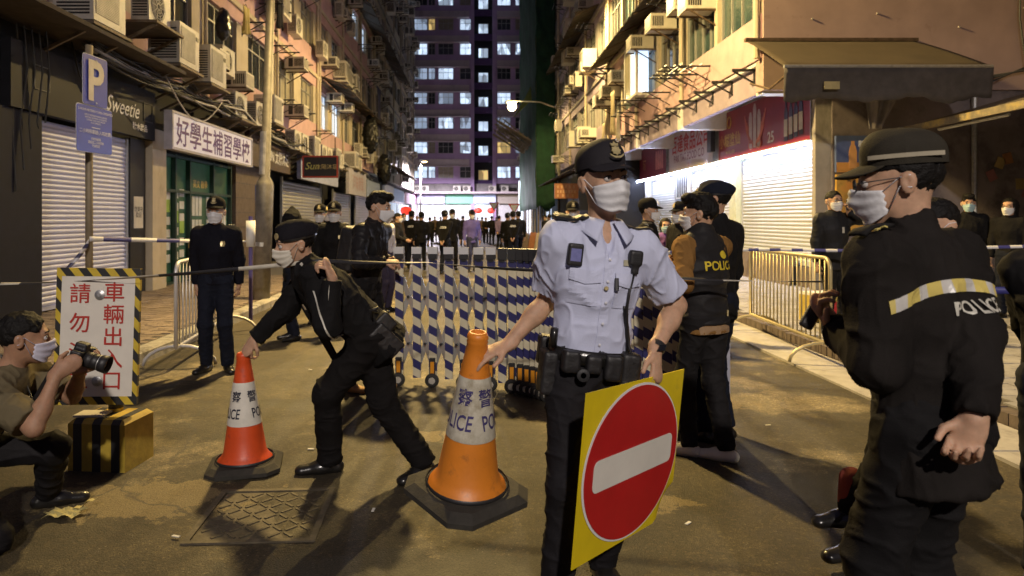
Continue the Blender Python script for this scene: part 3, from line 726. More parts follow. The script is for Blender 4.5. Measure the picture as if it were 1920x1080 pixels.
# posters on the corner
ps = thing('advert_poster', 'blue drink poster with an orange bottle on the shop corner', 'poster', (6.95, 12.5, 2.3), world=True)
q = MB(); q.box(6.62, 7.75, 12.50, 12.56, 2.38, 3.05); q.build('panel', mat('poster_blue', (.07, .10, .24), .5, var=.2, scale=4), ps)
q = MB(); q.box(6.63, 7.74, 12.494, 12.499, 2.38, 2.56); q.build('orange_strip', mat('poster_orange', (.5, .24, .06), .5), ps)
q = MB(); q.prism([(-.07, 0), (.07, 0), (.075, .3), (.05, .4), (.03, .44), (.03, .5), (-.03, .5), (-.03, .44), (-.05, .4), (-.075, .3)], (6.92, 12.492, 2.45), (1, 0, 0), UZ, .004)
q.build('bottle_print', mat('tea_print', (.55, .28, .10), .4), ps)
q = MB(); q.prism([(.12 * math.cos(a), .10 * math.sin(a)) for a in [i * PI / 6 for i in range(12)]], (7.4, 12.492, 2.93), (1, 0, 0), UZ, .004); q.build('hair_print', blackp, ps)
q = MB(); q.prism([(-.15, 0), (.12, 0), (.1, .3), (.02, .38), (-.08, .3)], (7.32, 12.4935, 2.5), (1, 0, 0), UZ, .003); q.build('figure_print', mat('poster_skin', (.5, .36, .26), .6), ps)
MB().text('新', (7.08, 12.488, 2.9), (1, 0, 0), UZ, .14, .01).build('lettering', wht, ps)
ps = thing('advert_poster', 'yellow orange poster below the blue drink poster', 'poster', (6.95, 12.5, 1.3), world=True)
q = MB(); q.box(6.63, 7.7, 12.50, 12.56, 1.3, 2.34); q.build('panel', mat('poster_yellow', (.45, .27, .06), .5, var=.5, scale=5, dirt=((.45, .12, .03), 2.5, .5)), ps)
MB().text('美食', (6.9, 12.494, 2.24), (1, 0, 0), UZ, .09, .01).build('lettering', blackp, ps)
# brown awning over the corner
aw = thing('shop_awning', 'large sagging brown cloth awning on the right corner wall', 'awning', (6.8, 12.4, 4.8), world=True)
can = mat('brown_canvas', (.060, .044, .025), .85, var=.15, scale=2, bump=.2, bscale=200)
def awf(a, b):
    x = 4.95 + 3.1 * a + (.05 - .35 * a) * b * 0; y = 12.52 - 1.75 * b
    z = 4.78 - .85 * b ** 1.1 + .02 * math.sin(a * 22) * b * .4 - .03 * math.sin(PI * a) * math.sin(PI * b)
    return (x + .12 * b * (1 if a > .5 else -.6), y, z)
q = MB(); q.grid(awf, 24, 8, .006); q.build('canopy', can, aw, True)
def val(a, b):
    p = awf(a, 1); return (p[0] + .015 * math.sin(a * 40), p[1] - .012 + .05 * math.sin(a * 9) * b + .03 * b, p[2] - .006 - b * (.50 + .04 * math.sin(a * 17 + 1) + .03 * abs(math.sin(a * 34))))
q = MB(); q.grid(val, 48, 5, .006); q.build('valance', mat('dark_canvas', (.085, .075, .07), .9, var=.2, bump=.2), aw, True)
q = MB(); q.tube([awf(0, 1), awf(1, 1)], .03, 8); q.build('front_bar', galv, aw)
q = MB(); q.bar((4.95, 12.5, 4.80), (8.1, 12.5, 4.80), .1, .06); q.build('wall_bar', rust, aw)
for x in (5.05, 7.9): q = MB(); q.tube([(x, 12.5, 4.0), (x, 11.7, 3.75), (x, 10.8, 3.9)], .022, 6); q.build('folding_arm', rust, aw)
q = MB(); q.obox((5.6, 10.70, 3.62), (.12, 0, 0), (0, .004, 0), (0, 0, .06)); q.build('price_tag', mat('tag_yellow', (.5, .42, .2), .7), aw)
cl = MB(); cl.grid(lambda a, b: (7.0 + .75 * a * (.3 + .7 * (1 - b)) + .12 * b, 12.3 + .06 * math.sin(a * 14), 3.9 - .75 * b), 14, 6, .005)
tag(cl.build('rolled_tarpaulin', mat('grey_tarp', (.30, .28, .30), .8), smooth=True), 'crumpled pale tarpaulin hanging under the brown awning', 'tarpaulin')
# lean-to roof and side building on the far right
lt = thing('lean_to_roof', 'long metal lean-to roof with peeling yellow edge at the right', 'canopy', (9, 9, 3.2), world=True)
q = MB(); q.grid(lambda a, b: (7.6 + 2.6 * b, 12.2 - 8.7 * a, 3.12 + .02 * math.sin(a * 50) + .75 * b + .05 * a), 60, 4, .02); q.build('sheet', mat('old_sheet', (.13, .11, .085), .75, .2, var=.35, dirt=((.32, .24, .07), 2.2, .6)), lt)
q = MB(); q.bar((7.58, 12.2, 3.09), (7.58, 3.5, 3.14), .05, .11); q.build('edge_trim', mat('peeling_edge', (.20, .17, .12), .7, var=.3, dirt=((.45, .33, .08), 3, .52)), lt)
q = MB(); q.tube([(7.75, 11.4, 3.02), (7.75, 9.9, 3.04)], .025, 6); q.build('tube_lamp', white_paint, lt)
for y in (5, 8.4, 11.8): q = MB(); q.bar((7.6, y, 3.06), (10.2, y, 3.8), .05, .06); q.build('rafter', rust, lt)
sb = thing('side_building', 'dark shopfront wall under the lean-to roof on the far right', 'building', (10.2, 8, 0), world=True)
q = MB(); q.box(10.2, 14, -2, 12.5, 0, 9); q.build('wall', mat('grimy_wall_dark', (.12, .10, .10), .9, var=.3, dirt=((.05, .045, .045), 1.2, .5)), sb)
q = MB(); q.box(10.14, 10.19, 4.5, 8.5, .12, 2.7); q.build('doorway', M_dark, sb)
q = MB(); q.box(10.1, 10.19, 9.2, 11.6, 1.2, 2.6); q.build('window', glass_dark, sb)

# ---- left shops
UL = V((0, 1, 0))
def sign_l(name, label, y0, y1, z0, z1, m, x, cat='shop sign', rim=None, tilt=0):
    t = thing(name, label, cat, (x, (y0 + y1) / 2, z0), world=True)
    q = MB(); q.box(x - .14, x, y0, y1, z0, z1); q.build('panel', m, t)
    if rim:
        q = MB(); w = .05
        q.box(x - .15, x + .02, y0 - w, y1 + w, z1, z1 + w); q.box(x - .15, x + .02, y0 - w, y1 + w, z0 - w, z0); q.box(x - .15, x + .02, y0 - w, y0, z0, z1); q.box(x - .15, x + .02, y1, y1 + w, z0, z1)
        q.build('rim', rim, t)
    return t
sw = sign_l('shop_sign', 'matte black shop fascia with white script lettering above the white shutter', 9.2, 13.35, 3.05, 3.98, mat('black_fascia', (.007, .007, .010), .6, var=.2, spec=.25), -6.25)
MB().text('Sweetie', (-6.245, 12.15, 3.52), UL, UZ, .40, .002, shear=.38, cond=.9).build('lettering', wht, sw)
MB().text('甜\n糖', (-6.245, 11.12, 3.56), UL, UZ, .30, .01, lead=.9).build('lettering', wht, sw)
MB().text('糖水甜品', (-6.245, 12.75, 3.24), UL, UZ, .14, .015).build('lettering', wht, sw)
for y in (9.85, 13.05):
    q = MB()
    for a, b in (((0, -.17, -.17), (0, .17, -.17)), ((0, -.17, .17), (0, .17, .17)), ((0, -.17, -.17), (0, -.17, .17)), ((0, .17, -.17), (0, .17, .17))): q.bar(V(a) + V((-6.24, y, 3.55)), V(b) + V((-6.24, y, 3.55)), .012, .012)
    q.build('access_panel', mat('dark_trim', (.05, .05, .055), .4), sw)
q = MB(); q.box(-6.62, -6.3, 8.2, 9.94, .12, 3.04); q.build('dark_return', mat('dark_navy_wall', (.008, .009, .020), .7, var=.2, spec=.25), sw)
q = MB(); q.box(-6.62, -6.42, 12.73, 13.3, .12, 3.04); q.build('side_door_frame', mat('black_panel', (.02, .02, .022), .35, var=.1), sw)
q = MB(); q.box(-6.418, -6.412, 12.85, 13.2, 1.35, 1.95); q.build('menu_notice', mat('paper', (.60, .58, .54), .8, var=.1), sw)
MB().text('營業中\n歡迎', (-6.408, 13.02, 1.66), UL, UZ, .11, .0).build('lettering', blackp, sw)
q = MB(); q.box(-6.6, -6.3, 13.36, 13.95, .12, 3.3); tag(q.build('shop_pillar', C_cream), 'cream rendered pillar between the black fascia shop and the green notice door', 'pillar')
tu = sign_l('shop_sign', 'white tutoring school sign with purple Chinese characters', 13.45, 18.2, 2.95, 3.62, mat('tutor_sign_white_glow', (.76, .75, .84), .45, var=.05, emit=(.75, .75, 1.0), estr=.14), -5.95, rim=mat('tutor_rim', (.46, .44, .50), .5))  # faint lavender glow added to brighten the plain white panel
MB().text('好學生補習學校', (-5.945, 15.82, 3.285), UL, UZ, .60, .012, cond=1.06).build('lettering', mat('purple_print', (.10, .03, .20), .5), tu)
# green notice-covered shop front
gf = thing('notice_shopfront', 'dark green glazed shopfront covered with paper notices under the tutoring sign', 'shopfront', (-6.5, 16, .1), world=True)
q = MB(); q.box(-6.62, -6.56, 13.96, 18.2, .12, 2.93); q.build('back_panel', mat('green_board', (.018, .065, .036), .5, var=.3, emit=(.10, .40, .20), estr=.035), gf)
q = MB()
for y in (13.98, 14.75, 15.5, 16.9, 18.1): q.box(-6.56, -6.46, y, y + .07, .12, 2.93)
for z in (.12, 2.1, 2.85): q.box(-6.555, -6.465, 14.05, 18.1, z, z + .06)
q.build('frame', mat('dark_green_frame', (.015, .04, .03), .4), gf)
rn = random.Random(3)
paper = mat('paper_lit', (.55, .58, .60), .8, var=.12); paperg = mat('paper_green', (.28, .46, .10), .8, var=.15)
for i, y in enumerate((14.12, 14.45, 14.85, 15.15)):
    for k in range(6):
        z = .55 + k * .27 + .04 * i; q = MB(); q.box(-6.556, -6.550, y, y + .24, z, z + .17 + (.1 if (i + k) % 5 == 0 else 0)); q.build('notice', paperg if (i + k) % 5 == 0 else paper, gf)
for i in range(6):
    for k in range(3):
        y = 15.62 + i * .2 + (.25 if i > 3 else 0); z = .5 + k * .55; q = MB(); q.box(-6.556, -6.550, y, y + .16, z, z + .46); q.build('notice', paper, gf)
for i in range(5): q = MB(); q.box(-6.556, -6.550, 17.0 + i * .2, 17.17 + i * .2, .6, 1.9); q.build('notice', paper, gf)
MB().text('英文 數學', (-6.549, 16.3, 2.35), UL, UZ, .2, .005).build('lettering', gold, gf)
bw = MB(); bw.box(-6.62, -6.4, 18.3, 21.0, .12, 3.2); bw = tag(bw.build('panelled_wall', mat('brown_tiles', (.12, .085, .06), .6, var=.25, scale=8)), 'brown tiled shop wall between the notice door and the lamp post', 'wall')
for z in (.5, .9, 1.3, 1.7, 2.1, 2.5, 2.9): q = MB(); q.box(-6.401, -6.396, 18.3, 21.0, z, z + .012); q.build('tile_joint', blackp, bw)
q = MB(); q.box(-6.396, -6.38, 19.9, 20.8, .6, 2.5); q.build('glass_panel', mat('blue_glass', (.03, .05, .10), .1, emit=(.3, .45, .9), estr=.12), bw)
ms = sign_l('shop_sign', 'brown massage parlour fascia with white characters behind the lamp post', 18.5, 22.6, 3.0, 3.95, mat('brown_fascia', (.06, .035, .025), .5, var=.25), -6.1)
MB().text('SUN 太陽沐足', (-6.095, 21.2, 3.42), UL, UZ, .44, .01, cond=.85).build('lettering', wht, ms)
# small hanging sign that faces the camera
hs = thing('hanging_sign', 'black hanging sign with red border and yellow script, sun foot massage', 'hanging sign', (-5.3, 19.5, 3.2), world=True)
a0, a1 = W(567, 333, 18.6), W(634, 292, 18.6)
q = MB(); q.box(a0.x, a1.x, 18.6, 18.78, a0.z, a1.z); q.build('panel', mat('sign_black', (.015, .012, .010), .4, var=0), hs)
q = MB()
for b in ((a0.x, a1.x, a0.z, a0.z + .04), (a0.x, a1.x, a1.z - .04, a1.z), (a0.x, a0.x + .04, a0.z + .04, a1.z - .04), (a1.x - .04, a1.x, a0.z + .04, a1.z - .04)): q.box(b[0], b[1], 18.585, 18.599, b[2], b[3])
q.build('border', mat('sign_red', (.45, .05, .02), .5), hs)
MB().text('Sun', ((a0.x * .72 + a1.x * .28), 18.592, (a0.z + a1.z) / 2 + .02), (1, 0, 0), UZ, .27, .005, shear=.3).build('lettering', mat('yellow_print', (.60, .58, .15), .5), hs)
MB().text('太陽沐足', ((a0.x * .32 + a1.x * .68), 18.592, (a0.z + a1.z) / 2), (1, 0, 0), UZ, .15, .0).build('lettering', mat('yellow_print2', (.62, .5, .2), .5), hs)
for x in (a0.x + .1, a1.x - .1): q = MB(); q.tube([(x, 18.69, a1.z), (x, 18.69, a1.z + .5)], .015, 6); q.build('hanger', rust, hs)
# farther fascias on the left
for i, (y0, y1, z0, z1, c, e, lb) in enumerate([
    (23.2, 29.5, 2.9, 3.7, (.30, .33, .48), 0, 'pale blue blank fascia right of the lamp post'),
    (31.5, 36.5, 2.7, 3.9, (.42, .40, .46), 0, 'grey white box fascia with faded print on the left'),
    (37.5, 42.5, 2.8, 3.7, (.30, .36, .50), 0, 'blue grey fascia above the farther shutter'),
    (44.0, 49.0, 2.8, 3.8, (.34, .36, .44), .12, 'grey fascia above the first open shop on the left'),
    (50.0, 57.0, 2.9, 3.8, (.22, .30, .5), .25, 'blue lit fascia far down the left pavement'),
    (58.0, 66.0, 2.9, 3.8, (.5, .35, .5), .3, 'pinkish fascia near the end of the left row')]):
    t = sign_l('shop_sign', lb, y0, y1, z0, z1, mat('fascia_%d' % i, c, .55, var=.15, dirt=((c[0] * .5, c[1] * .5, c[2] * .5), 2, .58), emit=c if e else None, estr=e), -5.9 + .1 * (i % 2))
    if i == 1: MB().text('海味參茸', (-5.79, 34, 3.3), UL, UZ, .8, .01).build('lettering', mat('faded_red', (.42, .28, .30), .6), t)
for i, (y0, y1, e) in enumerate(((44.2, 48.8, 1.3), (50.2, 56.5, .9), (58.5, 65.5, 1.2))):
    q = MB(); q.box(-6.5, -6.35, y0, y1, .15, 2.8); m_ = mat('open_shop_%d' % i, (.5, .5, .5), .6, emit=(.68, .8, 1.0), estr=e); lit_pane(m_, 1.1)
    tag(q.build('open_shop_interior', m_), ['first', 'second', 'third'][i] + ' lit open shop along the far left pavement', 'shop')
for i, (y0, y1, e) in enumerate(((47.0, 50.5, 1.4), (62, 68, 1.0))):
    q = MB(); q.box(5.20, 5.30, y0, y1, .15, 2.9); m_ = mat('open_shop_r%d' % i, (.5, .5, .5), .6, emit=(.68, .8, 1.0), estr=e); lit_pane(m_, 1.1)
    tag(q.build('open_shop_interior', m_), ['lit shop under the scaffolding on the right', 'white lit shop past the scaffolding on the right'][i], 'shop')
vs_ = thing('vertical_lit_sign', 'tall white lit sign box beside the green netting at the far right pavement', 'sign', (4.6, 62, 2), world=True)
q = MB(); q.box(4.0, 4.5, 61.9, 62.1, .9, 5.0); q.build('box', mat('lit_sign_white', (.6, .6, .6), .5, emit=(.75, .86, 1), estr=2.2, var=0), vs_)
q = MB(); q.tube([(4.5, 62.0, 4.7), (5.34, 62.0, 4.7)], .04, 6); q.build('arm', black_metal, vs_)
og = thing('hanging_sign', 'orange brown hanging sign with faded rows of print on the right', 'hanging sign', (4.6, 31, 3), world=True)
b0, b1 = W(1040, 372, 31), W(1086, 344, 31)
q = MB(); q.box(b0.x, b1.x, 31, 31.15, b0.z, b1.z); q.build('panel', mat('orange_sign', (.24, .095, .035), .6, var=.2, emit=(.5, .16, .04), estr=.12), og)
q = MB()
for k, (zz, n_) in enumerate(((.76, 5), (.45, 7), (.18, 4))):
    for i in range(n_): x = b0.x + (b1.x - b0.x) * (.1 + .8 * i / n_); q.box(x, x + .07, 30.985, 30.999, b0.z + (b1.z - b0.z) * zz - .06, b0.z + (b1.z - b0.z) * zz + .07)
q.build('faded_print', mat('orange_print', (.50, .30, .16), .6), og)
q = MB(); q.tube([(b1.x, 31.07, b1.z - .1), (5.3, 31.07, b1.z - .1)], .03, 6); q.build('arm', black_metal, og)
bk = MB(); b0, b1 = W(1085, 395, 30), W(1118, 357, 30); bk.box(b0.x, b1.x, 30, 30.15, b0.z, b1.z); tag(bk.build('hanging_sign', mat('slate_sign', (.05, .055, .075), .5)), 'blank slate hanging sign beside the orange brown one', 'hanging sign')
# ------------------------------------------------------------------ air conditioners
ac_white = mat('ac_casing', (.60, .57, .50), .5, var=.08, dirt=((.34, .29, .21), 4, .6))
ac_grill = mat('ac_grille', (.30, .28, .25), .5, .3, var=.2)
def make_split():
    t = thing('air_conditioner', 'x', 'air conditioner'); w, d, h = .42, .16, .62       # faces -y
    q = MB(); q.box(-w, w, -d, d, 0, h); q.box(-w - .01, w + .01, -d - .01, d + .01, h, h + .02); q.box(-w, -w + .06, -d, d, -.04, 0); q.box(w - .06, w, -d, d, -.04, 0); q.build('case', ac_white, t)
    q = MB(); q.lathe([(.01, 0), (.25, 0)], 24, (-.10, -d - .004, .31), Matrix.Rotation(R(90), 3, 'X'), False, False); q.build('fan_opening', M_dark, t)
    q = MB()
    for r_ in (.06, .115, .17, .215, .255): q.tube([(-.10 + r_ * math.cos(a), -d - .022, .31 + r_ * math.sin(a)) for a in [i * PI / 10 for i in range(21)]], .006, 4, False)
    for i in range(10): a = i * PI / 5; q.bar((-.10 + .04 * math.cos(a), -d - .022, .31 + .04 * math.sin(a)), (-.10 + .255 * math.cos(a), -d - .022, .31 + .255 * math.sin(a)), .008, .008)
    q.build('fan_guard', ac_white, t)
    q = MB()
    for i in range(11): q.box(-w - .008, -w - .001, -d + .03, d - .03, .06 + i * .048, .085 + i * .048)
    q.build('side_vent', black_metal, t)
    return t
def make_louvre():
    t = thing('air_conditioner', 'x', 'air conditioner'); w, d, h = .45, .30, .78
    q = MB(); q.box(-w, w, -d, d, 0, h); q.build('case', ac_white, t)
    q = MB(); q.box(-w + .05, w - .2, -d - .006, -d - .001, .10, h - .07); q.build('grille_recess', ac_grill, t)
    q = MB()
    for i in range(24): q.box(-w + .05, w - .2, -d - .014, -d - .006, .11 + i * .025, .122 + i * .025)
    q.build('grille', mat('ac_bar', (.44, .42, .37), .5), t)
    q = MB(); q.box(w - .16, w - .05, -d - .012, -d - .001, h - .2, h - .12); q.build('badge_plate', blackp, t)
    q = MB()
    for i in range(12): q.box(-w - .01, -w - .001, -d + .06, d - .06, .08 + i * .05, .105 + i * .05)
    q.build('side_vent', black_metal, t)
    return t
def make_window_ac():
    t = thing('air_conditioner', 'x', 'air conditioner'); w, d, h = .32, .34, .40
    q = MB(); q.box(-w, w, -d, d, 0, h); q.build('case', ac_white, t)
    q = MB()
    for s in (-1, 1):
        for i in range(6): q.box(*sorted((s * (w + .006), s * (w + .0))), -d + .05 + i * .05, -d + .08 + i * .05, .07, h - .07)
    q.box(-w - .006, -w, .05, .20, .05, h - .05); q.build('side_vent', black_metal, t)
    q = MB(); q.box(-w + .04, w - .04, -d - .008, -d - .001, .05, h - .05); q.build('coil', ac_grill, t)
    q = MB(); q.bar((-w + .04, -d, -.02), (-w + .04, d + .1, -.02), .04, .04); q.build('bracket', rust, t); q = MB(); q.bar((w - .04, -d, -.02), (w - .04, d + .1, -.02), .04, .04); q.bar((w - .04, -d + .08, -.02), (w - .04, d + .08, -.42), .03, .03); q.build('bracket', rust, t)
    return t
proto = {'s': make_split(), 'l': make_louvre(), 'w': make_window_ac()}
used_ac = {}
def ac(kind, loc, rz, label, group=None):
    p = proto[kind]; o = p if kind not in used_ac else copy_tree(p); used_ac[kind] = 1
    o.location = loc; o.rotation_euler = (0, 0, rz); o['label'] = label
    if group: o['group'] = group
    elif 'group' in o: del o['group']
    return o
RL, RR = R(90), R(-90)
# the big units on the ledge at the top left
shelf = mat('shelf_steel', (.20, .16, .11), .7, .4, var=.3, bump=.2)
for i, (k, y, z, lb) in enumerate([('l', 10.4, 4.44, 'largest louvred air conditioner above the black fascia, cut by the top of the photo'),
    ('s', 12.35, 5.02, 'air conditioner with a round fan guard above the white shutter'), ('l', 13.3, 4.48, 'louvred air conditioner above the left end of the tutoring sign'),
    ('l', 14.8, 4.42, 'louvred air conditioner above the middle of the tutoring sign'), ('s', 17.1, 4.02, 'fan air conditioner just left of the lamp post'),
    ('s', 18.7, 4.05, 'fan air conditioner right behind the lamp post'), ('l', 19.9, 4.3, 'louvred air conditioner just right of the lamp post'),
    ('s', 22.6, 3.80, 'first of the fan units in a row above the hanging massage sign'), ('s', 23.6, 3.80, 'second fan unit above the hanging massage sign'), ('l', 24.8, 3.72, 'louvred unit at the right end of the row above the massage sign'),
    ('s', 26.6, 3.75, 'fan unit on a white rack right of the hanging massage sign'), ('s', 27.6, 3.75, 'second fan unit on the white rack'), ('l', 28.8, 3.7, 'louvred unit on the white rack'), ('s', 30, 3.75, 'last fan unit on the white rack'),
    ('l', 33.2, 4.0, 'louvred unit over the faded box fascia'), ('s', 35.0, 4.0, 'fan unit over the faded box fascia')]):
    xx = -5.85 if i < 4 else -6.0
    ac(k, (xx, y, z), RL, lb, 'air conditioners along the left ledge')
    sh = thing('ac_shelf', 'steel shelf under the ' + ' '.join(lb.split(',')[0].split()[:11]), 'shelf', (xx, y, z - .05), world=True)
    q = MB(); q.box(xx - .65, xx + .36, y - .55, y + .55, z - .09, z - .045); q.build('plate', shelf, sh)
    for s in (-.45, .45): q = MB(); q.bar((xx + .3, y + s, z - .1), (-6.6, y + s, z - .62), .045, .045); q.build('strut', shelf, sh)
# many more up the fronts
rn = random.Random(12); GRP = 'small air conditioners up the %s fronts'
def scatter(side, X, y0, y1, z0, zmax_fn, n, lab):
    for i in range(n):
        y = rn.uniform(y0, y1); zt = zmax_fn(y); k = rn.randint(0, max(0, int((zt - z0) / 3.0))); z = z0 + 3.0 * k + rn.choice((.35, .3, 2.15, .5))
        if z > zt + .5: continue
        SC_.append((lab, k, y, ac(rn.choice('swwl'), (X + side * .36, y, z), RL if side > 0 else RR, lab, GRP % ('left' if side > 0 else 'right'))))
SC_ = []
ztop = lambda y: EYE + 411 / F_PX * y
scatter(1, -6.6, 16, 28, 4.6, ztop, 9, 'nearest left tenement')
scatter(1, -6.62, 29, 44, 4.6, ztop, 26, 'second left tenement')
scatter(1, -6.64, 45, 60, 4.6, ztop, 40, 'third left tenement')
scatter(1, -6.66, 61, 75, 4.6, ztop, 34, 'farthest left tenement')
scatter(-1, 5.32, 28, 42, 4.6, ztop, 24, 'dark mauve right tenement')
scatter(-1, 5.36, 62, 75, 4.6, ztop, 16, 'farthest right tenement')
ORD = 'first second third fourth fifth sixth seventh eighth ninth tenth eleventh twelfth thirteenth fourteenth fifteenth sixteenth'.split()
def number(rows, fmt):
    by = {}
    for lab, k, y, o in rows: by.setdefault((lab, k), []).append((y, o))
    for (lab, k), v in by.items():
        for i, (y, o) in enumerate(sorted(v, key=lambda a: a[0])): o['label'] = fmt % (lab, ORD[k], ORD[min(i, 15)])
number(SC_, 'air conditioner on the %s, %s storey up, %s from the near end')
SD_ = []
for x, z in ((-5.6, 4.66), (-2.0, 4.66), (-.9, 4.66), (3.4, 4.66), (2.0, 4.66), (-6.4, 4.66)): SD_.append(('', 0, x, ac('s', (x, 77.2, z), 0, 'x', 'fan units on the purple block ledge')))
for i, (_, _, x, o) in enumerate(sorted(SD_, key=lambda a: a[2])): o['label'] = 'white fan unit on the ledge under the purple block, %s from the left' % ORD[i]
for k, y, z, lb in (('w', 16.2, 6.42, 'larger window air conditioner beside the bright glazing on the right'), ('w', 15.3, 6.15, 'boxy window air conditioner lowest over the right glazing'), ('w', 18.3, 6.55, 'third window air conditioner along the right front'),
    ('w', 20.6, 6.6, 'window air conditioner above the lit blue window'), ('w', 23.5, 6.2, 'window air conditioner left of the lit blue window'), ('w', 25.2, 6.0, 'window air conditioner above the hanging laundry'), ('w', 26.6, 5.9, 'farthest window air conditioner of the corner tenement')):
    ac('w', (4.98, y, z), RR, lb, 'window air conditioners on the corner tenement')
# drying racks, bags and laundry
def make_rack():
    t = thing('drying_rack', 'x', 'drying rack')
    for x in (-.45, .45):
        q = MB(); q.bar((x, 0, 0), (x, -.75, 0), .035, .035); q.bar((x, 0, -.35), (x, -.6, -.02), .022, .022); q.bar((x, 0, -.4), (x, 0, .03), .034, .034); q.build('bracket', black_metal, t)
    for i in range(3): q = MB(); q.tube([(-.62, -.25 - .22 * i, .02), (.62, -.25 - .22 * i, .02)], .012, 5); q.build('rail', galv, t)
    return t
rack0 = make_rack(); rack_used = []
def rack(loc, rz, label, group):
    o = rack0 if not rack_used else copy_tree(rack0); rack_used.append((group, int((loc[2] - 4.6) / 3), loc[1], o)); o.location = loc; o.rotation_euler = (0, 0, rz); o['label'] = label; o['group'] = group
for i in range(46):
    if i < 24: y = rn.uniform(15, 70); k = rn.randint(0, max(0, int((ztop(y) - 4.7) / 3))); rack((-6.6, y, 4.6 + 3 * k + rn.choice((.5, .8, 2.5))), RL, 'one of the steel drying racks on the left fronts', 'drying racks on the left')
    else: y = rn.uniform(14, 42); k = rn.randint(0, max(0, int((ztop(y) - 4.7) / 3))); rack((5.3, y, 4.6 + 3 * k + rn.choice((.35, .6, 2.6))), RR, 'one of the steel drying racks on the right fronts', 'drying racks on the right')
number([(g.replace('drying racks on the ', '') + ' side', k, y, o) for g, k, y, o in rack_used], 'steel drying rack on the %s, %s storey up, %s from the near end')
def garment(label, loc, w, h, c, seed, rz=RR):
    t = thing('hanging_garment', label, 'laundry', loc, rz); m = mat('cloth_%d' % seed, c, .9, var=.2)
    q = MB(); q.grid(lambda a, b: ((a - .5) * w * (1 - .25 * math.sin(b * 3)), .05 * math.sin(a * 13 + seed) * (b + .2), -b * h * (1 + .06 * math.sin(a * 7 + seed))), 14, 10, .012); q.build('cloth', m, t, True)
    q = MB(); q.tube([(-w * .3, 0, -.02), (0, 0, .06), (w * .3, 0, -.02)], .008, 5); q.build('hanger', black_metal, t)
garment('long beige coat hanging on the right front', (4.85, 24.0, 6.0), .7, 1.5, (.45, .38, .25), 1); garment('pale trousers hanging lower on the right front', (4.75, 22.6, 5.1), .4, .95, (.50, .46, .38), 2); garment('short towel hanging on the right front', (4.7, 24.8, 5.0), .5, .8, (.46, .40, .28), 3)
garment('dark blue sheet hanging far up the left front', (-5.9, 42, 9.6), 1.6, 3.0, (.10, .10, .17), 4, RL); garment('small yellow shirt on a rack right of the lamp post', (-5.9, 17.6, 7.0), .5, .7, (.6, .5, .2), 5, RL); garment('black coat on a rack at the top left', (-6.0, 21, 8.4), .6, 1.0, (.03, .03, .035), 6, RL)
for lb, c, r_ in (('black plastic bag hung on a rack at the upper left', (-5.75, 15.6, 5.95), (.16, .22, .34)), ('dark bag of rubbish hung far along the left front', (-5.8, 38, 6.2), (.4, .5, 1.0)), ('torn black sheet hanging above the far left fascias', (-5.7, 43, 4.6), (.4, .6, .9))):
    me = sdf_mesh('hanging_bag', [ell(c, r_, k=.05), ell(V(c) + V((0, .05, r_[2] * .7)), (r_[0] * .5, r_[1] * .5, r_[2] * .5), k=.1)], max(.03, r_[0] * .12), mat('black_plastic', (.012, .012, .012), .35, var=.2), folds=r_[0] * .12, fscale=(6, 6, 6))
    tag(link('hanging_bag', me), lb, 'bag')
# ledge roofs on the fronts
def ledge(label, x0, x1, y0, y1, za, zb):
    t = thing('ledge_roof', label, 'canopy', ((x0 + x1) / 2, y0, za), world=True)
    q = MB(); q.grid(lambda a, b: (x0 + (x1 - x0) * b, y0 + (y1 - y0) * a, za + (zb - za) * b + .02 * math.sin(a * (y1 - y0) * 12)), int((y1 - y0) * 4), 3, .025); q.build('sheet', mat('ledge_sheet', (.075, .06, .045), .8, .2, var=.4), t)
    q = MB()
    for i in range(int((y1 - y0) / 2) + 1): y = y0 + .1 + i * 2; q.bar((x0, y, za - .05), (x1, y, zb - .1), .04, .04)
    q.build('strut', rust, t)
ledge('dark corrugated ledge roof on the second left tenement', -6.55, -5.45, 29, 43, 7.6, 7.2); ledge('higher ledge roof far up the left front', -6.55, -5.5, 36, 58, 13.4, 12.9); ledge('ledge roof of the far left row above the fascias', -6.6, -5.3, 48, 62, 5.6, 5.1)
ledge('dark corrugated ledge roof on the corner tenement at the right', 5.28, 4.45, 17, 27, 7.7, 7.35); ledge('ledge roof over the shops of the dark mauve tenement', 5.3, 3.9, 27.2, 42, 4.0, 3.55); ledge('high ledge roof on the dark mauve tenement', 5.3, 4.3, 29, 41, 10.7, 10.3)
q = MB(); q.grid(lambda a, b: (-6.6 + 1.15 * b, 8.0 + 4.9 * a, 4.32 - .08 * b), 10, 2, .06); tag(q.build('ledge_slab', mat('dark_slab', (.07, .055, .04), .85, var=.3)), 'dark ledge slab over the black fascia at the top left', 'ledge')
q = MB(); q.box(-6.62, -6.45, 7.0, 9.8, 4.5, 9); tag(q.build('red_wall_panel', mat('red_brown_panel', (.22, .07, .04), .8, var=.2)), 'reddish brown wall panel at the very top left', 'wall')
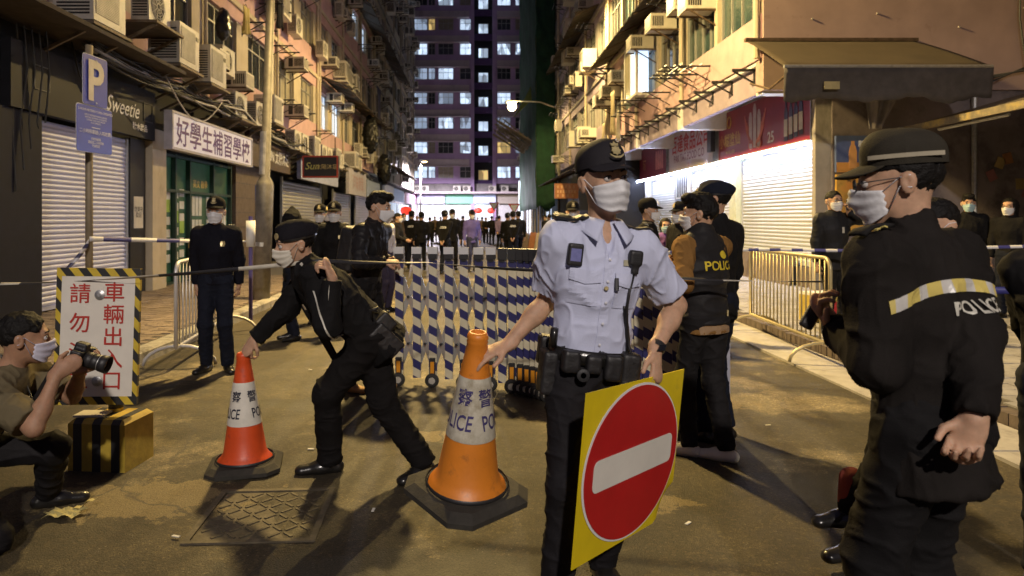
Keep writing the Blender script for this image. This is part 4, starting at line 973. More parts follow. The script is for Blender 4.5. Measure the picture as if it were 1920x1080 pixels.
# projecting lit window bay on the right
lw = thing('bay_window', 'bright blue lit projecting bay window on the right front', 'window', (4.98, 21.4, 5.3), world=True)
q = MB(); q.box(4.86, 5.27, 20.6, 22.2, 5.28, 5.36); q.box(4.86, 5.27, 20.6, 22.2, 6.9, 6.98); q.box(4.86, 4.92, 20.6, 20.68, 5.36, 6.9); q.box(4.86, 4.92, 22.12, 22.2, 5.36, 6.9); q.box(4.86, 4.92, 21.3, 21.37, 5.36, 6.9); q.build('frame', white_paint, lw)
q = MB(); q.box(4.88, 4.90, 21.37, 22.12, 5.36, 6.9); q.build('pane', mat('pale_pane', (.35, .32, .22), .2), lw)
q = MB(); q.box(4.95, 5.25, 20.62, 20.65, 5.36, 6.9); q.box(4.88, 4.90, 20.68, 21.3, 5.36, 6.9); q.build('lit_pane', mat('bay_light', (.6, .7, .8), .4, emit=(.50, .70, 1.0), estr=1.6, var=0), lw)
# cables
cabm = mat('black_cable', (.03, .03, .03), .6, var=.2); cabw = mat('pale_cable', (.5, .48, .45), .6)
def cable(label, pts, sag, r_, m, seg=10):
    out = []
    for a, b in zip(pts, pts[1:]):
        a, b = V(a), V(b)
        for i in range(seg): t = i / seg; p = a.lerp(b, t); p.z -= sag * 4 * t * (1 - t); out.append(p)
    out.append(V(pts[-1])); q = MB(); q.tube(out, r_, 5); tag(q.build('cable', m, None, True), label, 'cable', 'cables along the left ledge')
for i in range(14):
    y = 10.5; pts = []
    while y < 42: pts.append((-5.75 - rn.random() * .35 - .2 * (y > 26), y, 4.18 + rn.uniform(-.16, .16) - .2 * (y > 18))); y += rn.uniform(1.6, 3.6)
    cable('one of the tangled cables strung under the left air conditioners', pts, rn.uniform(.02, .16), rn.choice((.012, .018, .03)), cabm if i % 5 else cabw)
q = MB(); q.tube([(-5.7, 12.6 + i * .28, 4.15 - .62 * math.sin(PI * min(1, i / 10)) + .0 * i) for i in range(11)], .014, 6); tag(q.build('cable', cabw, None, True), 'single loose pale cable looping over the tutoring sign', 'cable')
for i in range(5):
    x = -6.28 + .04 * i; q = MB(); q.tube([(x, 9.35 + .1 * i, 4.2), (x + .02, 9.4 + .1 * i, 3.6), (x - .03, 9.3 + .12 * i, 2.9), (x, 9.35 + .1 * i, 1.9 + .3 * i)], .012, 5); tag(q.build('cable', cabm), 'one of the thin cables hanging down left of the white shutter', 'cable', 'cables at the left edge')
q = MB(); q.tube([(-6.2, 10.5, 4.25), (-6.2, 10.7, 3.8), (-6.22, 11.0, 3.5), (-6.2, 10.9, 3.7), (-6.2, 11.15, 3.9)], .014, 6); tag(q.build('cable', cabm, None, True), 'looped cable crossing the black fascia', 'cable')
for i in range(4):
    q = MB(); q.tube([(10.0 + .15 * i, 12.45, 8), (9.95 + .1 * i, 12.46, 5.2), (10.05 + .15 * i, 12.44, 4.3), (9.2 - .3 * i, 12.3, 3.95)], .018, 5); tag(q.build('cable', cabm, None, True), 'one of the cables drooping down the corner wall beside the awning', 'cable', 'cables by the awning')
# green net scaffold
scf = thing('scaffold_tower', 'bamboo scaffold wrapped in dark green netting over the right pavement', 'scaffolding', (4.6, 52, 0), world=True)
net = mat('green_net', (.014, .062, .032), .85, var=.35, scale=1.4, dirt=((.01, .04, .03), .8, .5))
q = MB(); q.grid(lambda a, b: (4.05 + .10 * math.sin(b * 60 + a * 9) * .5 + .05 * math.sin(a * 30), 45 + 15.5 * a, 2.2 + 28 * b), 50, 60, .01); q.build('net', net, scf, True)
q = MB(); q.grid(lambda a, b: (4.05 + 1.25 * a, 44.98 + .08 * math.sin(b * 70 + a * 5), 2.2 + 28 * b + .2 * math.sin(a * 8)), 10, 60, .01); q.build('net', net, scf, True)
bam = mat('bamboo', (.30, .22, .10), .7, var=.3)
pm_ = MB(); pm_.tube([(0, 0, 0), (.03, 0, 10), (0, .02, 20), (.04, 0, 30)], .05, 6); pme = pm_.mesh('bamboo_pole', bam)
for i in range(12):
    o = link('bamboo_pole', pme, scf); o.location = V((4.22 + .9 * (i % 2), 45.3 + i * 1.35, 0)) - scf.location
fan = thing('bamboo_catch_fan', 'sloping bamboo catch platform jutting from the green scaffold over the street', 'scaffolding', (3.4, 52, 7), world=True)
for i in range(26):
    y = 47.5 + i * .36; q = MB(); q.tube([(4.1, y, 6.9), (1.75 + rn.uniform(-.35, .3), y + rn.uniform(-.2, .2), 8.6 + rn.uniform(-.3, .3))], .045, 5); q.build('bamboo_pole', bam, fan)
for i in range(8):
    b = i / 7; q = MB(); q.tube([(4.0 - 2.2 * b, 47.3, 6.98 + 1.65 * b), (4.0 - 2.2 * b, 57, 6.98 + 1.65 * b)], .04, 5); q.build('bamboo_pole', bam, fan)
q = MB(); q.grid(lambda a, b: (3.95 - 1.3 * b * (1 - .7 * a), 47.2 + 1.0 * a + .02, 9.8 + 1.1 * a - 1.3 * b + .5 * a * b), 10, 8, .01); q.build('yellow_net', mat('yellow_green_net', (.22, .27, .04), .8, var=.2), fan, True)

# ------------------------------------------------------------------ street lamps
lens_m = mat('sodium_lens', (.9, .7, .4), .3, var=0, emit=SODIUM, estr=30)
def street_lamp(label, base, top, head, watts, r0=.10, r1=.06, sleeve=0, spread=168, blend=.7, col=SODIUM, tilt=0.0):
    base, top, head = V(base), V(top), V(head); t = thing('street_lamp', label, 'street lamp', base, world=True)
    q = MB()
    if sleeve:
        f = sleeve / (top.z - base.z); m_ = base.lerp(top, f)
        q.tube([base, base.lerp(top, f * .97), m_, base.lerp(top, f + .012), top], [r0, r0, r0 * .9, r1 * 1.05, r1 * .8], 16)
    else: q.tube([base, top], [r0, r1], 10)
    q.build('pole', mat('lamp_pole_grey', (.20, .185, .16), .55, .3, var=.25, scale=8, dirt=((.10, .09, .075), 6, .55)), t, True)
    q = MB(); q.tube([top, top.lerp(head, .4) + V((0, 0, .25)), head + V((0, 0, .1))], .04, 8); q.build('arm', galv, t, True)
    d = (head - top); d.z = 0; d.normalize(); sd = V((-d.y, d.x, 0))
    q = MB(); q.prism([(-.3, 0), (.32, 0), (.36, .08), (.2, .16), (-.22, .16), (-.32, .08)], head - sd * .14 + V((0, 0, .0)), d, V((0, 0, 1)), .28)
    hd = q.build('lamp_head', galv, t)
    q = MB(); q.obox(head + V((0, 0, -.03)), d * .24, sd * .11, (0, 0, .028)); q.build('lens', lens_m, hd)
    ld = bpy.data.lights.new('lamp_light', 'SPOT'); ld.energy = watts; ld.color = col; ld.shadow_soft_size = .24; ld.spot_size = R(spread); ld.spot_blend = blend
    lo = bpy.data.objects.new('lamp_light', ld); COL.objects.link(lo); lo.parent = t; lo.location = head + V((0, 0, -.12)) - base; lo.rotation_euler = (0, -tilt, 0)
    return t
b_ = W(490, 560, 11.94); 
lp = street_lamp('tall galvanised street lamp post standing on the left kerb with stickers', (b_.x, 11.94, .12), (-3.47, 11.94, 8.6), (-1.5, 11.4, 8.75), LAMP_KEY, .15, .078, 2.05, spread=150, blend=.8, tilt=R(37))
q = MB(); q.tube([(-3.715 + .0, 11.94, 1.05), (-3.71, 11.94, 1.12)], .154, 16, False); q.build('strap', alu, lp)
q = MB(); q.tube([(-3.685, 11.94, 2.3), (-3.66, 11.94, 3.05)], .088, 16, False); q.build('sticker', mat('pale_sticker', (.5, .48, .44), .7, var=.3), lp)
street_lamp('street lamp on the right pavement whose light falls on the officers from the front', (4.6, -10.2, .1), (4.5, -10.2, 8.6), (.9, -10.0, 8.75), LAMP_FRONT, .11, .07, spread=174, blend=.3, col=(1.0, .89, .80))
wlp = thing('added_wall_lamp', 'added unseen sodium lamp on a long bracket high on the corner tenement', 'street lamp', (5.3, 26, 10.3), world=True)  # lamp added out of view to light the left fronts
q = MB(); q.tube([(5.28, 26, 9.9), (4.4, 26, 10.4), (2.6, 26, 10.45)], .04, 8); q.build('bracket', galv, wlp, True)
q = MB(); q.box(2.2, 2.75, 25.87, 26.13, 10.36, 10.5); hd_ = q.build('lamp_head', galv, wlp)
q = MB(); q.box(2.26, 2.7, 25.9, 26.1, 10.33, 10.358); q.build('lens', lens_m, hd_)
ld = bpy.data.lights.new('lamp_light', 'SPOT'); ld.energy = 7500; ld.color = SODIUM; ld.shadow_soft_size = .13; ld.spot_size = R(178); ld.spot_blend = .3
lo = bpy.data.objects.new('lamp_light', ld); COL.objects.link(lo); lo.parent = wlp; lo.location = V((2.5, 26, 10.25)) - wlp.location
lamp_c = W(960, 192, 40)
street_lamp('glowing street lamp beside the green netting far down the street', (5.0, 40.5, .1), (5.0, 40.5, lamp_c.z - .3), (lamp_c.x, 40, lamp_c.z), 9000, .1, .06, spread=178, blend=.3)
lamp_d = W(796, 303, 66); street_lamp('small distant street lamp at the end of the left pavement', (-5.3, 66.5, .1), (-5.25, 66.5, lamp_d.z - .2), (lamp_d.x, 66, lamp_d.z), 24000, .09, .06, spread=178, blend=.3, col=(.95, .86, 1.0))
bulb = MB(); bulb.lathe([(.26 * math.sin(a), -.26 * math.cos(a)) for a in [.05 + i * (PI - .1) / 8 for i in range(9)]], 12, lamp_c + V((0, 0, -.25)))
o = bulb.build('lamp_globe', mat('globe_glow', (.9, .8, .5), .4, var=0, emit=(1, .78, .35), estr=24), None, True)
for L_ in [x for x in bpy.data.objects if x.get('label', '').startswith('glowing street lamp')]: o.parent = L_; o.location = -L_.location
# ------------------------------------------------------------------ parking sign post
pk = thing('parking_sign_post', 'blue parking sign with white letter P above a smaller blue notice on a pole', 'road sign', (-4.28, 7.55, .12), world=True)
q = MB(); q.tube([(-4.28, 7.58, .1), (-4.28, 7.58, 3.45)], .04, 10); q.build('pole', mat('tan_pole', (.28, .23, .15), .6, .3, var=.2), pk, True)
ang = R(85); U = V((math.cos(ang), math.sin(ang), 0)); N = V((math.sin(ang), -math.cos(ang), 0))
blue = mat('sign_blue', (.05, .07, .42), .35, var=.08); c = W(172, 153, 7.5); c2 = W(171, 244, 7.5)
def rrect(w, h, r_): return [(sx * (w / 2 - r_) + r_ * math.cos(a), sy * (h / 2 - r_) + r_ * math.sin(a)) for sx, sy, a0 in ((1, 1, 0), (-1, 1, PI / 2), (-1, -1, PI), (1, -1, 1.5 * PI)) for a in (a0, a0 + PI / 6, a0 + PI / 3, a0 + PI / 2)]
for nm, cc, w, h in (('sign_plate', c, .41, .54), ('notice_plate', c2, .60, .50)):
    p = MB().prism(rrect(w, h, .03), cc + N * .045, U, V((0, 0, 1)), -.006).build(nm, blue, pk)
    MB().prism(rrect(w + .012, h + .012, .034), cc + N * .041, U, V((0, 0, 1)), -.004).build('edge', wht, p)
MB().text('P', c + N * .056, U, V((0, 0, 1)), .60, .03, cond=.9).build('lettering', mat('cream_print', (.62, .56, .44), .5), pk)
MB().text('2-HOUR METERED CARD-OPERATED', c2 + N * .056 + V((0, 0, .20)), U, V((0, 0, 1)), .036).build('lettering', wht, pk)
MB().text('USE OF METERED PARKING SPACES\nWITHOUT PAYMENT OF A FEE OR\nLONGER THAN TWO HOURS\nIS AN OFFENCE', c2 + N * .056 + V((0, 0, .11)), U, V((0, 0, 1)), .024, lead=1.1).build('lettering', wht, pk)
q = MB(); q.obox(c2 + N * .056 + V((0, 0, .02)), U * .07, N * .001, (0, 0, .004)); q.build('arrow', wht, pk)
MB().text('二小時停車錶(入咭收費)', c2 + N * .056 + V((0, 0, -.03)), U, V((0, 0, 1)), .052).build('lettering', wht, pk)
MB().text('不依時繳費\n或超逾二小時停車\n可被檢控', c2 + N * .056 + V((0, 0, -.14)), U, V((0, 0, 1)), .034, lead=1.1).build('lettering', wht, pk)
for dz in (.22, -.24): q = MB(); q.tube([c + N * .05 + V((0, 0, dz)), c + N * .06 + V((0, 0, dz))], .01, 8); q.build('bolt', galv, pk)
# white sleeve on the slim post beside the barrier
wp = thing('sleeved_post', 'slim purple post with a white sleeve between the barrier and the lamp post', 'post', (-3.3, 9.4, .1), world=True)
x_ = W(470, 500, 9.4); q = MB(); q.tube([(x_.x, 9.4, .1), (x_.x, 9.4, 1.56)], .028, 8); q.build('pole', mat('purple_post', (.12, .09, .28), .5), wp)
q = MB(); q.tube([(x_.x, 9.4, 1.14), (x_.x, 9.4, 1.5)], .062, 12); q.build('sleeve', white_paint, wp, True)
# ------------------------------------------------------------------ crowd barriers
def barrier(label, a, b, h, m, hz=.0, n=20):
    a, b = V(a), V(b); t = thing('crowd_barrier', label, 'barrier', a, world=True); d = (b - a).normalized(); L = (b - a).length; s = V((-d.y, d.x, 0)); up = V((0, 0, 1))
    r_ = .12; pts = [a + up * .22]
    for i in range(7): an = PI / 2 * i / 6; pts.append(a + d * (r_ - r_ * math.cos(an)) + up * (h - r_ + r_ * math.sin(an)))
    for i in range(7): an = PI / 2 * (1 - i / 6); pts.append(b - d * (r_ - r_ * math.cos(an)) + up * (h - r_ + r_ * math.sin(an)))
    pts.append(b + up * .22); pts.append(a + up * .22)
    q = MB(); q.tube(pts, .021, 8); q.build('frame', m, t, True)
    for i in range(1, n): p = a + d * (L * i / n); q = MB(); q.tube([p + up * .22, p + up * (h - .005)], .009, 6); q.build('bar', m, t, True)
    for e, k in ((a + d * .12, 1), (b - d * .12, 1)):
        q = MB(); q.tube([e + s * (.36 * math.cos(an)) + up * (.02 + .2 * math.sin(an)) for an in [PI * i / 10 for i in range(11)]], .018, 8); q.build('foot', m, t, True)
    return t
barrier('silver crowd barrier beside the officer on the left', (-3.02, 6.9, 0), (-3.27, 9.15, .02), 1.08, mat('barrier_silver', (.66, .64, .62), .4, .35, var=.1))
barrier('crowd barrier tinted with yellow lamp light on the right kerb', (3.62, 6.95, .02), (3.72, 9.2, .02), 1.10, mat('barrier_lamplight_yellow', (.52, .44, .24), .4, .4, var=.2))  # yellow of the lamp light is put into this barrier's colour
# ------------------------------------------------------------------ vehicle exit board on a striped block
vb = thing('vehicle_exit_board', 'white board with red Chinese characters and striped edge on a yellow black block', 'sign board', (-2.25, 4.15, 0), world=True)
yb = stripes('block_paint', (.50, .35, .04), (.02, .02, .02), (1, 0, 0), .122, .46, .6, offset=.05)
ybs = mat('block_yellow', (.46, .33, .05), .65, var=.25, scale=6, dirt=((.2, .14, .04), 5, .55), bump=.2)
ch = .025
def block(x0, x1, y0, y1, z0, z1):
    q = MB(); q.add([(x0, y0, z0), (x1, y0, z0), (x1, y1, z0), (x0, y1, z0), (x0, y0, z1 - ch), (x1, y0, z1 - ch), (x1, y1, z1 - ch), (x0, y1, z1 - ch), (x0 + ch, y0 + ch, z1), (x1 - ch, y0 + ch, z1), (x1 - ch, y1 - ch, z1), (x0 + ch, y1 - ch, z1)],
        [(0, 1, 5, 4), (2, 3, 7, 6), (4, 5, 9, 8), (5, 6, 10, 9), (6, 7, 11, 10), (7, 4, 8, 11), (8, 9, 10, 11)]); q.slot = 1; q.add([q.v[1], q.v[2], q.v[6], q.v[5], q.v[0], q.v[3], q.v[7], q.v[4]], [(0, 1, 2, 3), (5, 4, 7, 6)]); return q
o = block(-.205, .16, -.17, .13, 0, .31).build('block', [yb, ybs], vb); o.location = V((-2.235, 4.27, 0)) - vb.location; o.rotation_euler.z = R(-6)
q = MB(); q.tube([(-2.27, 4.32, .3), (-2.27, 4.32, .42)], .045, 10); q.build('stub_post', stripes('stub_paint', (.5, .36, .05), (.02, .02, .02), (0, 0, 1), .11, .45, .6), vb, True)
b0, b1 = W(109, 757, 4.22), W(258, 503, 4.22); bw_, bh_ = b1.x - b0.x, b1.z - b0.z
chev = stripes('chevron_paint', (.62, .45, .04), (.02, .02, .02), (1, 0, .8), .105, .5, .5)
board = MB(); board.box(-bw_ / 2 + .03, bw_ / 2 - .03, -.012, .012, -bh_ / 2 + .05, bh_ / 2 - .05)
def placed(mb_, name, m, parent):
    o = mb_.build(name, m, parent); o.location = V(((b0.x + b1.x) / 2, 4.22, (b0.z + b1.z) / 2)) - vb.location; o.rotation_euler = (R(-1.5), R(1.2), R(6)); return o
placed(board, 'board', mat('board_white', (.68, .64, .56), .5, var=.06, dirt=((.5, .45, .36), 6, .62)), vb)
q = MB(); q.box(-bw_ / 2, bw_ / 2, -.014, .014, bh_ / 2 - .05, bh_ / 2); q.box(-bw_ / 2, bw_ / 2, -.014, .014, -bh_ / 2, -bh_ / 2 + .05); q.box(-bw_ / 2, -bw_ / 2 + .03, -.0139, .014, -bh_ / 2 + .05, bh_ / 2 - .05); q.box(bw_ / 2 - .03, bw_ / 2, -.0139, .014, -bh_ / 2 + .05, bh_ / 2 - .05)
placed(q, 'striped_border', chev, vb)
rp_ = mat('red_brush_print', (.42, .03, .02), .5, var=.15)
for k, chx in enumerate('車輛出入口'): placed(MB().text(chx, (.095, -.017, .275 - k * .137), (1, 0, 0), (0, 0, 1), .128, .006), 'lettering', rp_, vb)
for k, chx in enumerate('請勿泊車'): placed(MB().text(chx, (-.105, -.017, .265 - k * .18), (1, 0, 0), (0, 0, 1), .128, .006), 'lettering', rp_, vb)
for z in (.255, -.275):
    q = MB(); q.lathe([(.031, 0), (.031, .006), (.012, .012), (.012, .016)], 16, (0.01, -.012, z), Matrix.Rotation(R(90), 3, 'X')); placed(q, 'washer', galv, vb)
# ------------------------------------------------------------------ traffic cones
def cone_thing(label, loc, tilt, col, rz, txt, wear, H=.70):
    t = thing('traffic_cone', label, 'traffic cone', loc); t.rotation_euler = (Matrix.Rotation(tilt[0], 3, 'X') @ Matrix.Rotation(tilt[1], 3, 'Y') @ Matrix.Rotation(rz, 3, 'Z')).to_euler()
    om = mat('cone_%s' % wear, col, .45, var=.10, scale=7, bump=.08, dirt=((col[0] * .45, col[1] * .5, col[2] * .8 + .01), 9, .57))
    rad = lambda z: .142 - (.142 - .034) * (z / H)
    q = MB(); q.lathe([(.166, .035), (.160, .055), (.143, .072)] + [(rad(z), z) for z in (.1, .2, .3, .4, .5, .6, .655)] + [(.044, .66), (.040, .668), (.044, .676), (.041, H - .01), (.034, H), (.026, H), (.028, H - .06)], 40, capb=False, capt=True); q.build('body', om, t, True)
    q = MB(); q.lathe([(rad(z) + .003, z) for z in (.27, .34, .41, .48, .525)], 40, capb=False, capt=False); slv = q.build('reflective_sleeve', mat('sleeve_%s' % wear, (.66, .63, .55) if wear == 'new' else (.52, .49, .40), .4, var=.15, scale=9, dirt=((.30, .26, .18), 8, .56 if wear == 'new' else .45)), t, True)
    q = MB(); w, c_ = .215, .07
    pts = [(w - c_, -w), (w, -w + c_), (w, w - c_), (w - c_, w), (-w + c_, w), (-w, w - c_), (-w, -w + c_), (-w + c_, -w)]
    q.add([(a, b, 0) for a, b in pts] + [(a, b, .022) for a, b in pts] + [(a * .84, b * .84, .046) for a, b in pts], [tuple(range(7, -1, -1)), tuple(range(16, 24))] + [(i, (i + 1) % 8, 8 + (i + 1) % 8, 8 + i) for i in range(8)] + [(8 + i, 8 + (i + 1) % 8, 16 + (i + 1) % 8, 16 + i) for i in range(8)])
    q.build('rubber_base', mat('cone_rubber', (.026, .023, .018), .85, var=.35, scale=14, bump=.3), t)
    q = MB(); q.lathe([(.170, .05), (.175, .058), (.168, .066)], 32, capb=False, capt=False); q.build('collar', black_metal, t, True)
    for body, z, a0, sz in txt:
        T = text2d(body, .012); x0, x1, y0, y1 = T[2]; vs = []
        for a, b in T[0]:
            zz = z + (b - (y0 + y1) / 2) * sz; r_ = rad(zz) + .006; an = -PI / 2 + a0 + (a - (x0 + x1) / 2) * sz * (.66 if len(body) > 1 else .9) / r_; vs.append((r_ * math.cos(an), r_ * math.sin(an), zz))
        q = MB(); q.add(vs, T[1]); q.build('lettering', mat('cone_print_%s' % wear, (.02, .02, .04) if wear == 'new' else (.05, .04, .14), .5, var=.2, dirt=((.4, .36, .28), 16, .60) if wear != 'new' else None), t)
    return t
g1 = G(458, 878)
cone_thing('red orange police cone held by the bending officer on the left', (g1.x, g1.y + .02, .004), (0, R(-1), 0), (.62, .075, .015), R(12), [('警', .445, R(42), .07), ('察', .445, R(-28), .07), ('POLICE', .345, R(-62), .082), ('POLICE', .345, R(88), .082)], 'new')
bc = W(876, 935, 2.84)
cone_thing('worn orange police cone lifted by the officer in the pale blue shirt', (bc.x - .004, 2.84, bc.z + .022), (R(9), R(4), 0), (.62, .20, .02), R(40), [('警', .45, R(-2), .075), ('察', .45, R(-66), .075), ('POLICE', .35, R(-96), .088), ('POLICE', .35, R(44), .088)], 'old')
# ------------------------------------------------------------------ no entry plate
def plate():
    f = F_PX; K = np.array([[1100, 738], [1283, 692], [1256, 962], [1072, 1070]], float); n = (K - [CX, CY]) / f
    w_, h_ = .66, .66
    tl, tr, br, bl = V((.392, 2.33, .935)), V((.892, 2.78, .910)), V((.838, 2.86, .27)), V((.352, 2.42, .295))
    tl, tr, br, bl = W(1100, 738, 2.26), W(1283, 692, 2.76), W(1256, 962, 2.80), W(1072, 1070, 2.30)
    o = (tl + tr + br + bl) / 4; u = ((tr - tl) + (br - bl)) / 2; v = ((tl - bl) + (tr - br)) / 2
    t = thing('no_entry_sign', 'red no entry disc with white bar on a bent yellow plate held by the officer', 'road sign', o, world=True)
    yel = mat('sign_yellow', (.70, .53, .01), .45, var=.10, scale=4, dirt=((.46, .34, .03), 6, .63)); U_, V_ = u.normalized(), v.normalized(); Nn = U_.cross(V_).normalized(); w, h = u.length, v.length
    def pf(a, b):
        p = bl + (br - bl) * a + (tl - bl) * b + (tr - br - (tl - bl)) * a * b
        e = max(0, (a - .80) * 5) * max(0, 1 - b * 4.2)
        return p - Nn * .10 * e * e + v * .10 * e
    q = MB(); q.grid(pf, 24, 24, .004); q.build('plate', yel, t)
    D = min(w, h) * .47
    def disc(r_, off, m, name, parent, n=64):
        q = MB(); q.prism([(r_ * math.cos(2 * PI * i / n), r_ * math.sin(2 * PI * i / n)) for i in range(n)], o + Nn * off, U_ * (w / 2 * .97 / D) * 1.0, V_ * (h / 2 * .965 / D), .0012); return q.build(name, m, parent)
    disc(D, .003, wht, 'white_ring', t); disc(D * .972, .006, mat('sign_red_paint', (.46, .012, .014), .42, var=.10, scale=5, dirt=((.30, .02, .02), 7, .62)), 'red_disc', t)
    q = MB(); q.prism(rrect(w * .80, h * .19, .025), o + Nn * .009, U_, V_, .0012); q.build('white_bar', mat('bar_white', (.72, .69, .62), .4, var=.06, dirt=((.55, .42, .3), 9, .66)), t)
    return tl, tr, br, bl, Nn
PL = plate()
# ------------------------------------------------------------------ retractable gate
GATE = thing('retractable_gate', 'folding aluminium gate with blue and cream striped posts across the road', 'gate', (.3, 5.6, 0), world=True)
gp = stripes('gate_post_paint', (.66, .60, .42), (.022, .022, .12), (.55, 0, 1), .155, .5, .45, wear=.05)
path = [(749, 6.28), (782, 6.26), (812, 6.24), (842, 6.21), (870, 6.18), (898, 6.14), (921, 6.10), (942, 6.06), (961, 6.02), (977, 5.98), (990, 5.93), (1002, 5.88), (1012, 5.83)]
pts = [V(((x - CX) / F_PX * y, y, 0)) for x, y in path]
while pts[-1].y > 4.92: p = pts[-1]; t_ = (5.83 - p.y) / .9; pts.append(p + V((.034 + .034 * t_, -.048 + .012 * t_, 0)))
pm_ = MB(); pm_.box(-.036, .036, -.022, .022, .07, 1.16); gpm = pm_.mesh('post', gp)
cm_ = MB(); cm_.box(-.040, .040, -.045, .045, 1.16, 1.262); cm_.box(-.02, .02, -.035, .035, 1.14, 1.16); gcm = cm_.mesh('post_cap', mat('gate_black', (.02, .02, .022), .4, var=.1))
lm_ = MB(); lm_.box(-.045, .045, -.056, -.046, 1.205, 1.268); glm = lm_.mesh('label_plate', mat('label_white', (.62, .62, .62), .5, var=.05))
ty = MB(); ty.lathe([(.030, -.018), (.058, -.022), (.064, -.008), (.064, .008), (.058, .022), (.030, .018)], 20, ax=Matrix.Rotation(R(90), 3, 'X'), capb=False, capt=False); tym = ty.mesh('tyre', rubber, True)
rm_ = MB(); rm_.lathe([(.012, -.022), (.03, -.016), (.034, .0), (.03, .016)], 16, ax=Matrix.Rotation(R(90), 3, 'X'))
for i in range(5): a = i * 2 * PI / 5; rm_.bar((.008 * math.cos(a), -.023, .008 * math.sin(a)), (.032 * math.cos(a), -.021, .032 * math.sin(a)), .008, .004)
rmm = rm_.mesh('rim', mat('wheel_rim', (.55, .52, .45), .4, .4))
fk = MB(); fk.box(-.026, .026, -.055, -.02, .07, .26); fkm = fk.mesh('wheel_fork', black_metal)
rf = MB(); rf.box(-.017, .017, -.060, -.055, .12, .23); rfm = rf.mesh('reflector', mat('amber_reflector', (.75, .30, .02), .35, var=.05))
for i, p in enumerate(pts):
    d = (pts[min(i + 1, len(pts) - 1)] - pts[max(i - 1, 0)]).normalized(); an = math.atan2(d.y, d.x)
    fa = an * .35
    base = p - GATE.location
    for nm, me in (('post', gpm), ('post_cap', gcm)) + ((('label_plate', glm),) if i < 7 else ()):
        o = link(nm, me, GATE); o.location = base; o.rotation_euler.z = fa
    if i % 2 == 0 or i > 8:
        n_ = V((math.sin(fa), -math.cos(fa), 0)); wb = base + n_ * .07 + V((.0, 0, .065))
        o = link('wheel', fkm, GATE); o.location = base + n_ * .012; o.rotation_euler.z = fa
        for nm, me in (('tyre', tym), ('rim', rmm)):
            c_ = link(nm, me, o); c_.location = (0, -.07, .065)
        c_ = link('reflector', rfm, o)
    if i + 1 < len(pts):
        nx = pts[i + 1]; off = V((-d.y, d.x, 0)) * .03
        for a, b in ((.16, .60), (.60, .16), (.60, 1.02), (1.02, .60)):
            q = MB(); q.bar(p + off + V((0, 0, a)), nx + off * (1.3 if a < b else .8) + V((0, 0, b)), .008, .050, up=(0, 0, 1)); q.build('lattice_bar', alu, GATE)
        for z in (.38, .81):
            q = MB(); m_ = (p + nx) / 2; q.tube([m_ - off * .6 + V((0, 0, z)), m_ + off * 2 + V((0, 0, z))], .012, 8); q.build('pivot', black_metal, GATE)
e = pts[-1]; q = MB(); q.box(e.x + .04, e.x + .12, e.y - .08, e.y + .02, .04, 1.22); q.build('end_post', mat('gate_end', (.44, .44, .52), .5, .2, var=.1), GATE)
# ------------------------------------------------------------------ cordon tape
tape_bw = stripes('tape_blue_white', (.68, .68, .70), (.05, .05, .22), (1, .0, 0), .22, .5, .4, wear=.05)
tape_y = stripes('tape_blue_white_y', (.68, .68, .70), (.05, .05, .22), (0, 1, 0), .5, .5, .4, wear=.05)
tape_d = stripes('tape_dark', (.60, .56, .46), (.03, .03, .035), (1, 0, 0), .95, .55, .5, wear=.1)
def tape(label, pts, w, m, sag=.0, twist=0.0, ph=0):
    P_ = []; 
    for a, b in zip(pts, pts[1:]):
        a, b = V(a), V(b); n = 24
        for i in range(n + (1 if b == V(pts[-1]) else 0)): t = i / n; p = a.lerp(b, t); p.z -= sag * 4 * t * (1 - t); P_.append(p)
    N_ = len(P_)
    def f(a, b):
        i = min(int(round(a * (N_ - 1))), N_ - 1); an = ph + twist * a * 2 * PI; return P_[i] + V((0, math.sin(an), math.cos(an))) * (w * (b - .5))
    q = MB(); q.grid(f, N_ - 1, 2, .001); return tag(q.build('cordon_tape', m, None, True), label, 'tape')
tape('twisted police tape held at chin height across the whole street', [W(0, 532, 4.3), W(250, 520, 4.15), W(600, 489, 3.86), W(800, 492, 4.4), W(1010, 507, 4.2), W(1290, 522, 4.0), W(1545, 528, 4.2)], .024, tape_d, .006, 1.2, .9)
tape('blue and white tape from the parking pole behind the left officer', [W(168, 448, 7.5), W(365, 452, 9.2), W(470, 452, 9.4)], .055, tape_bw, .0, .2)
tape('loose end of striped tape hanging from the parking pole', [W(166, 456, 7.5), W(148, 480, 7.4), W(118, 512, 7.3)], .09, stripes('tape_loose', (.62, .60, .62), (.05, .05, .12), (0, 0, 1), .1, .5, .4), .0, .1)
tape('blue and white tape behind the right crowd barrier', [W(1225, 474, 8.5), W(1420, 468, 8.2), W(1600, 470, 7.8), W(1920, 462, 7.4), W(2100, 458, 7)], .036, tape_bw, .0, .1)
tape('pale tape crossing at the right edge of the photo', [W(1855, 545, 2.9), W(2080, 540, 2.7)], .03, tape_bw, 0, .1)
# ------------------------------------------------------------------ small things
pw = thing('plywood_sheet', 'dark plywood sheets leaning on the plinth under the lit shutter', 'plywood', (6.5, 14.5, .12), world=True)
for i in range(5):
    q = MB(); q.obox((6.66 - .0 * i, 16.9 - i * .58, .42), (.0, .28, 0), (.012, 0, .0), (.06, 0, .30)); q.build('board', mat('ply_%d' % (i % 2), [(.14, .10, .06), (.10, .07, .045)][i % 2], .8, var=.3, scale=5), pw)
cb = thing('cardboard_box', 'yellow and white carton with red print behind the right barrier', 'box', (4.75, 9.4, .12), R(12)); q = MB(); q.box(-.2, .2, -.16, .16, .0, .36); q.build('carton', mat('carton_yellow', (.50, .38, .08), .7, var=.2), cb)
q = MB(); q.box(-.08, .14, -.164, -.1605, .08, .28); q.build('red_print', redp, cb); q = MB(); q.box(-.2, .2, -.16, .16, .362, .40); q.build('lid', wht, cb)
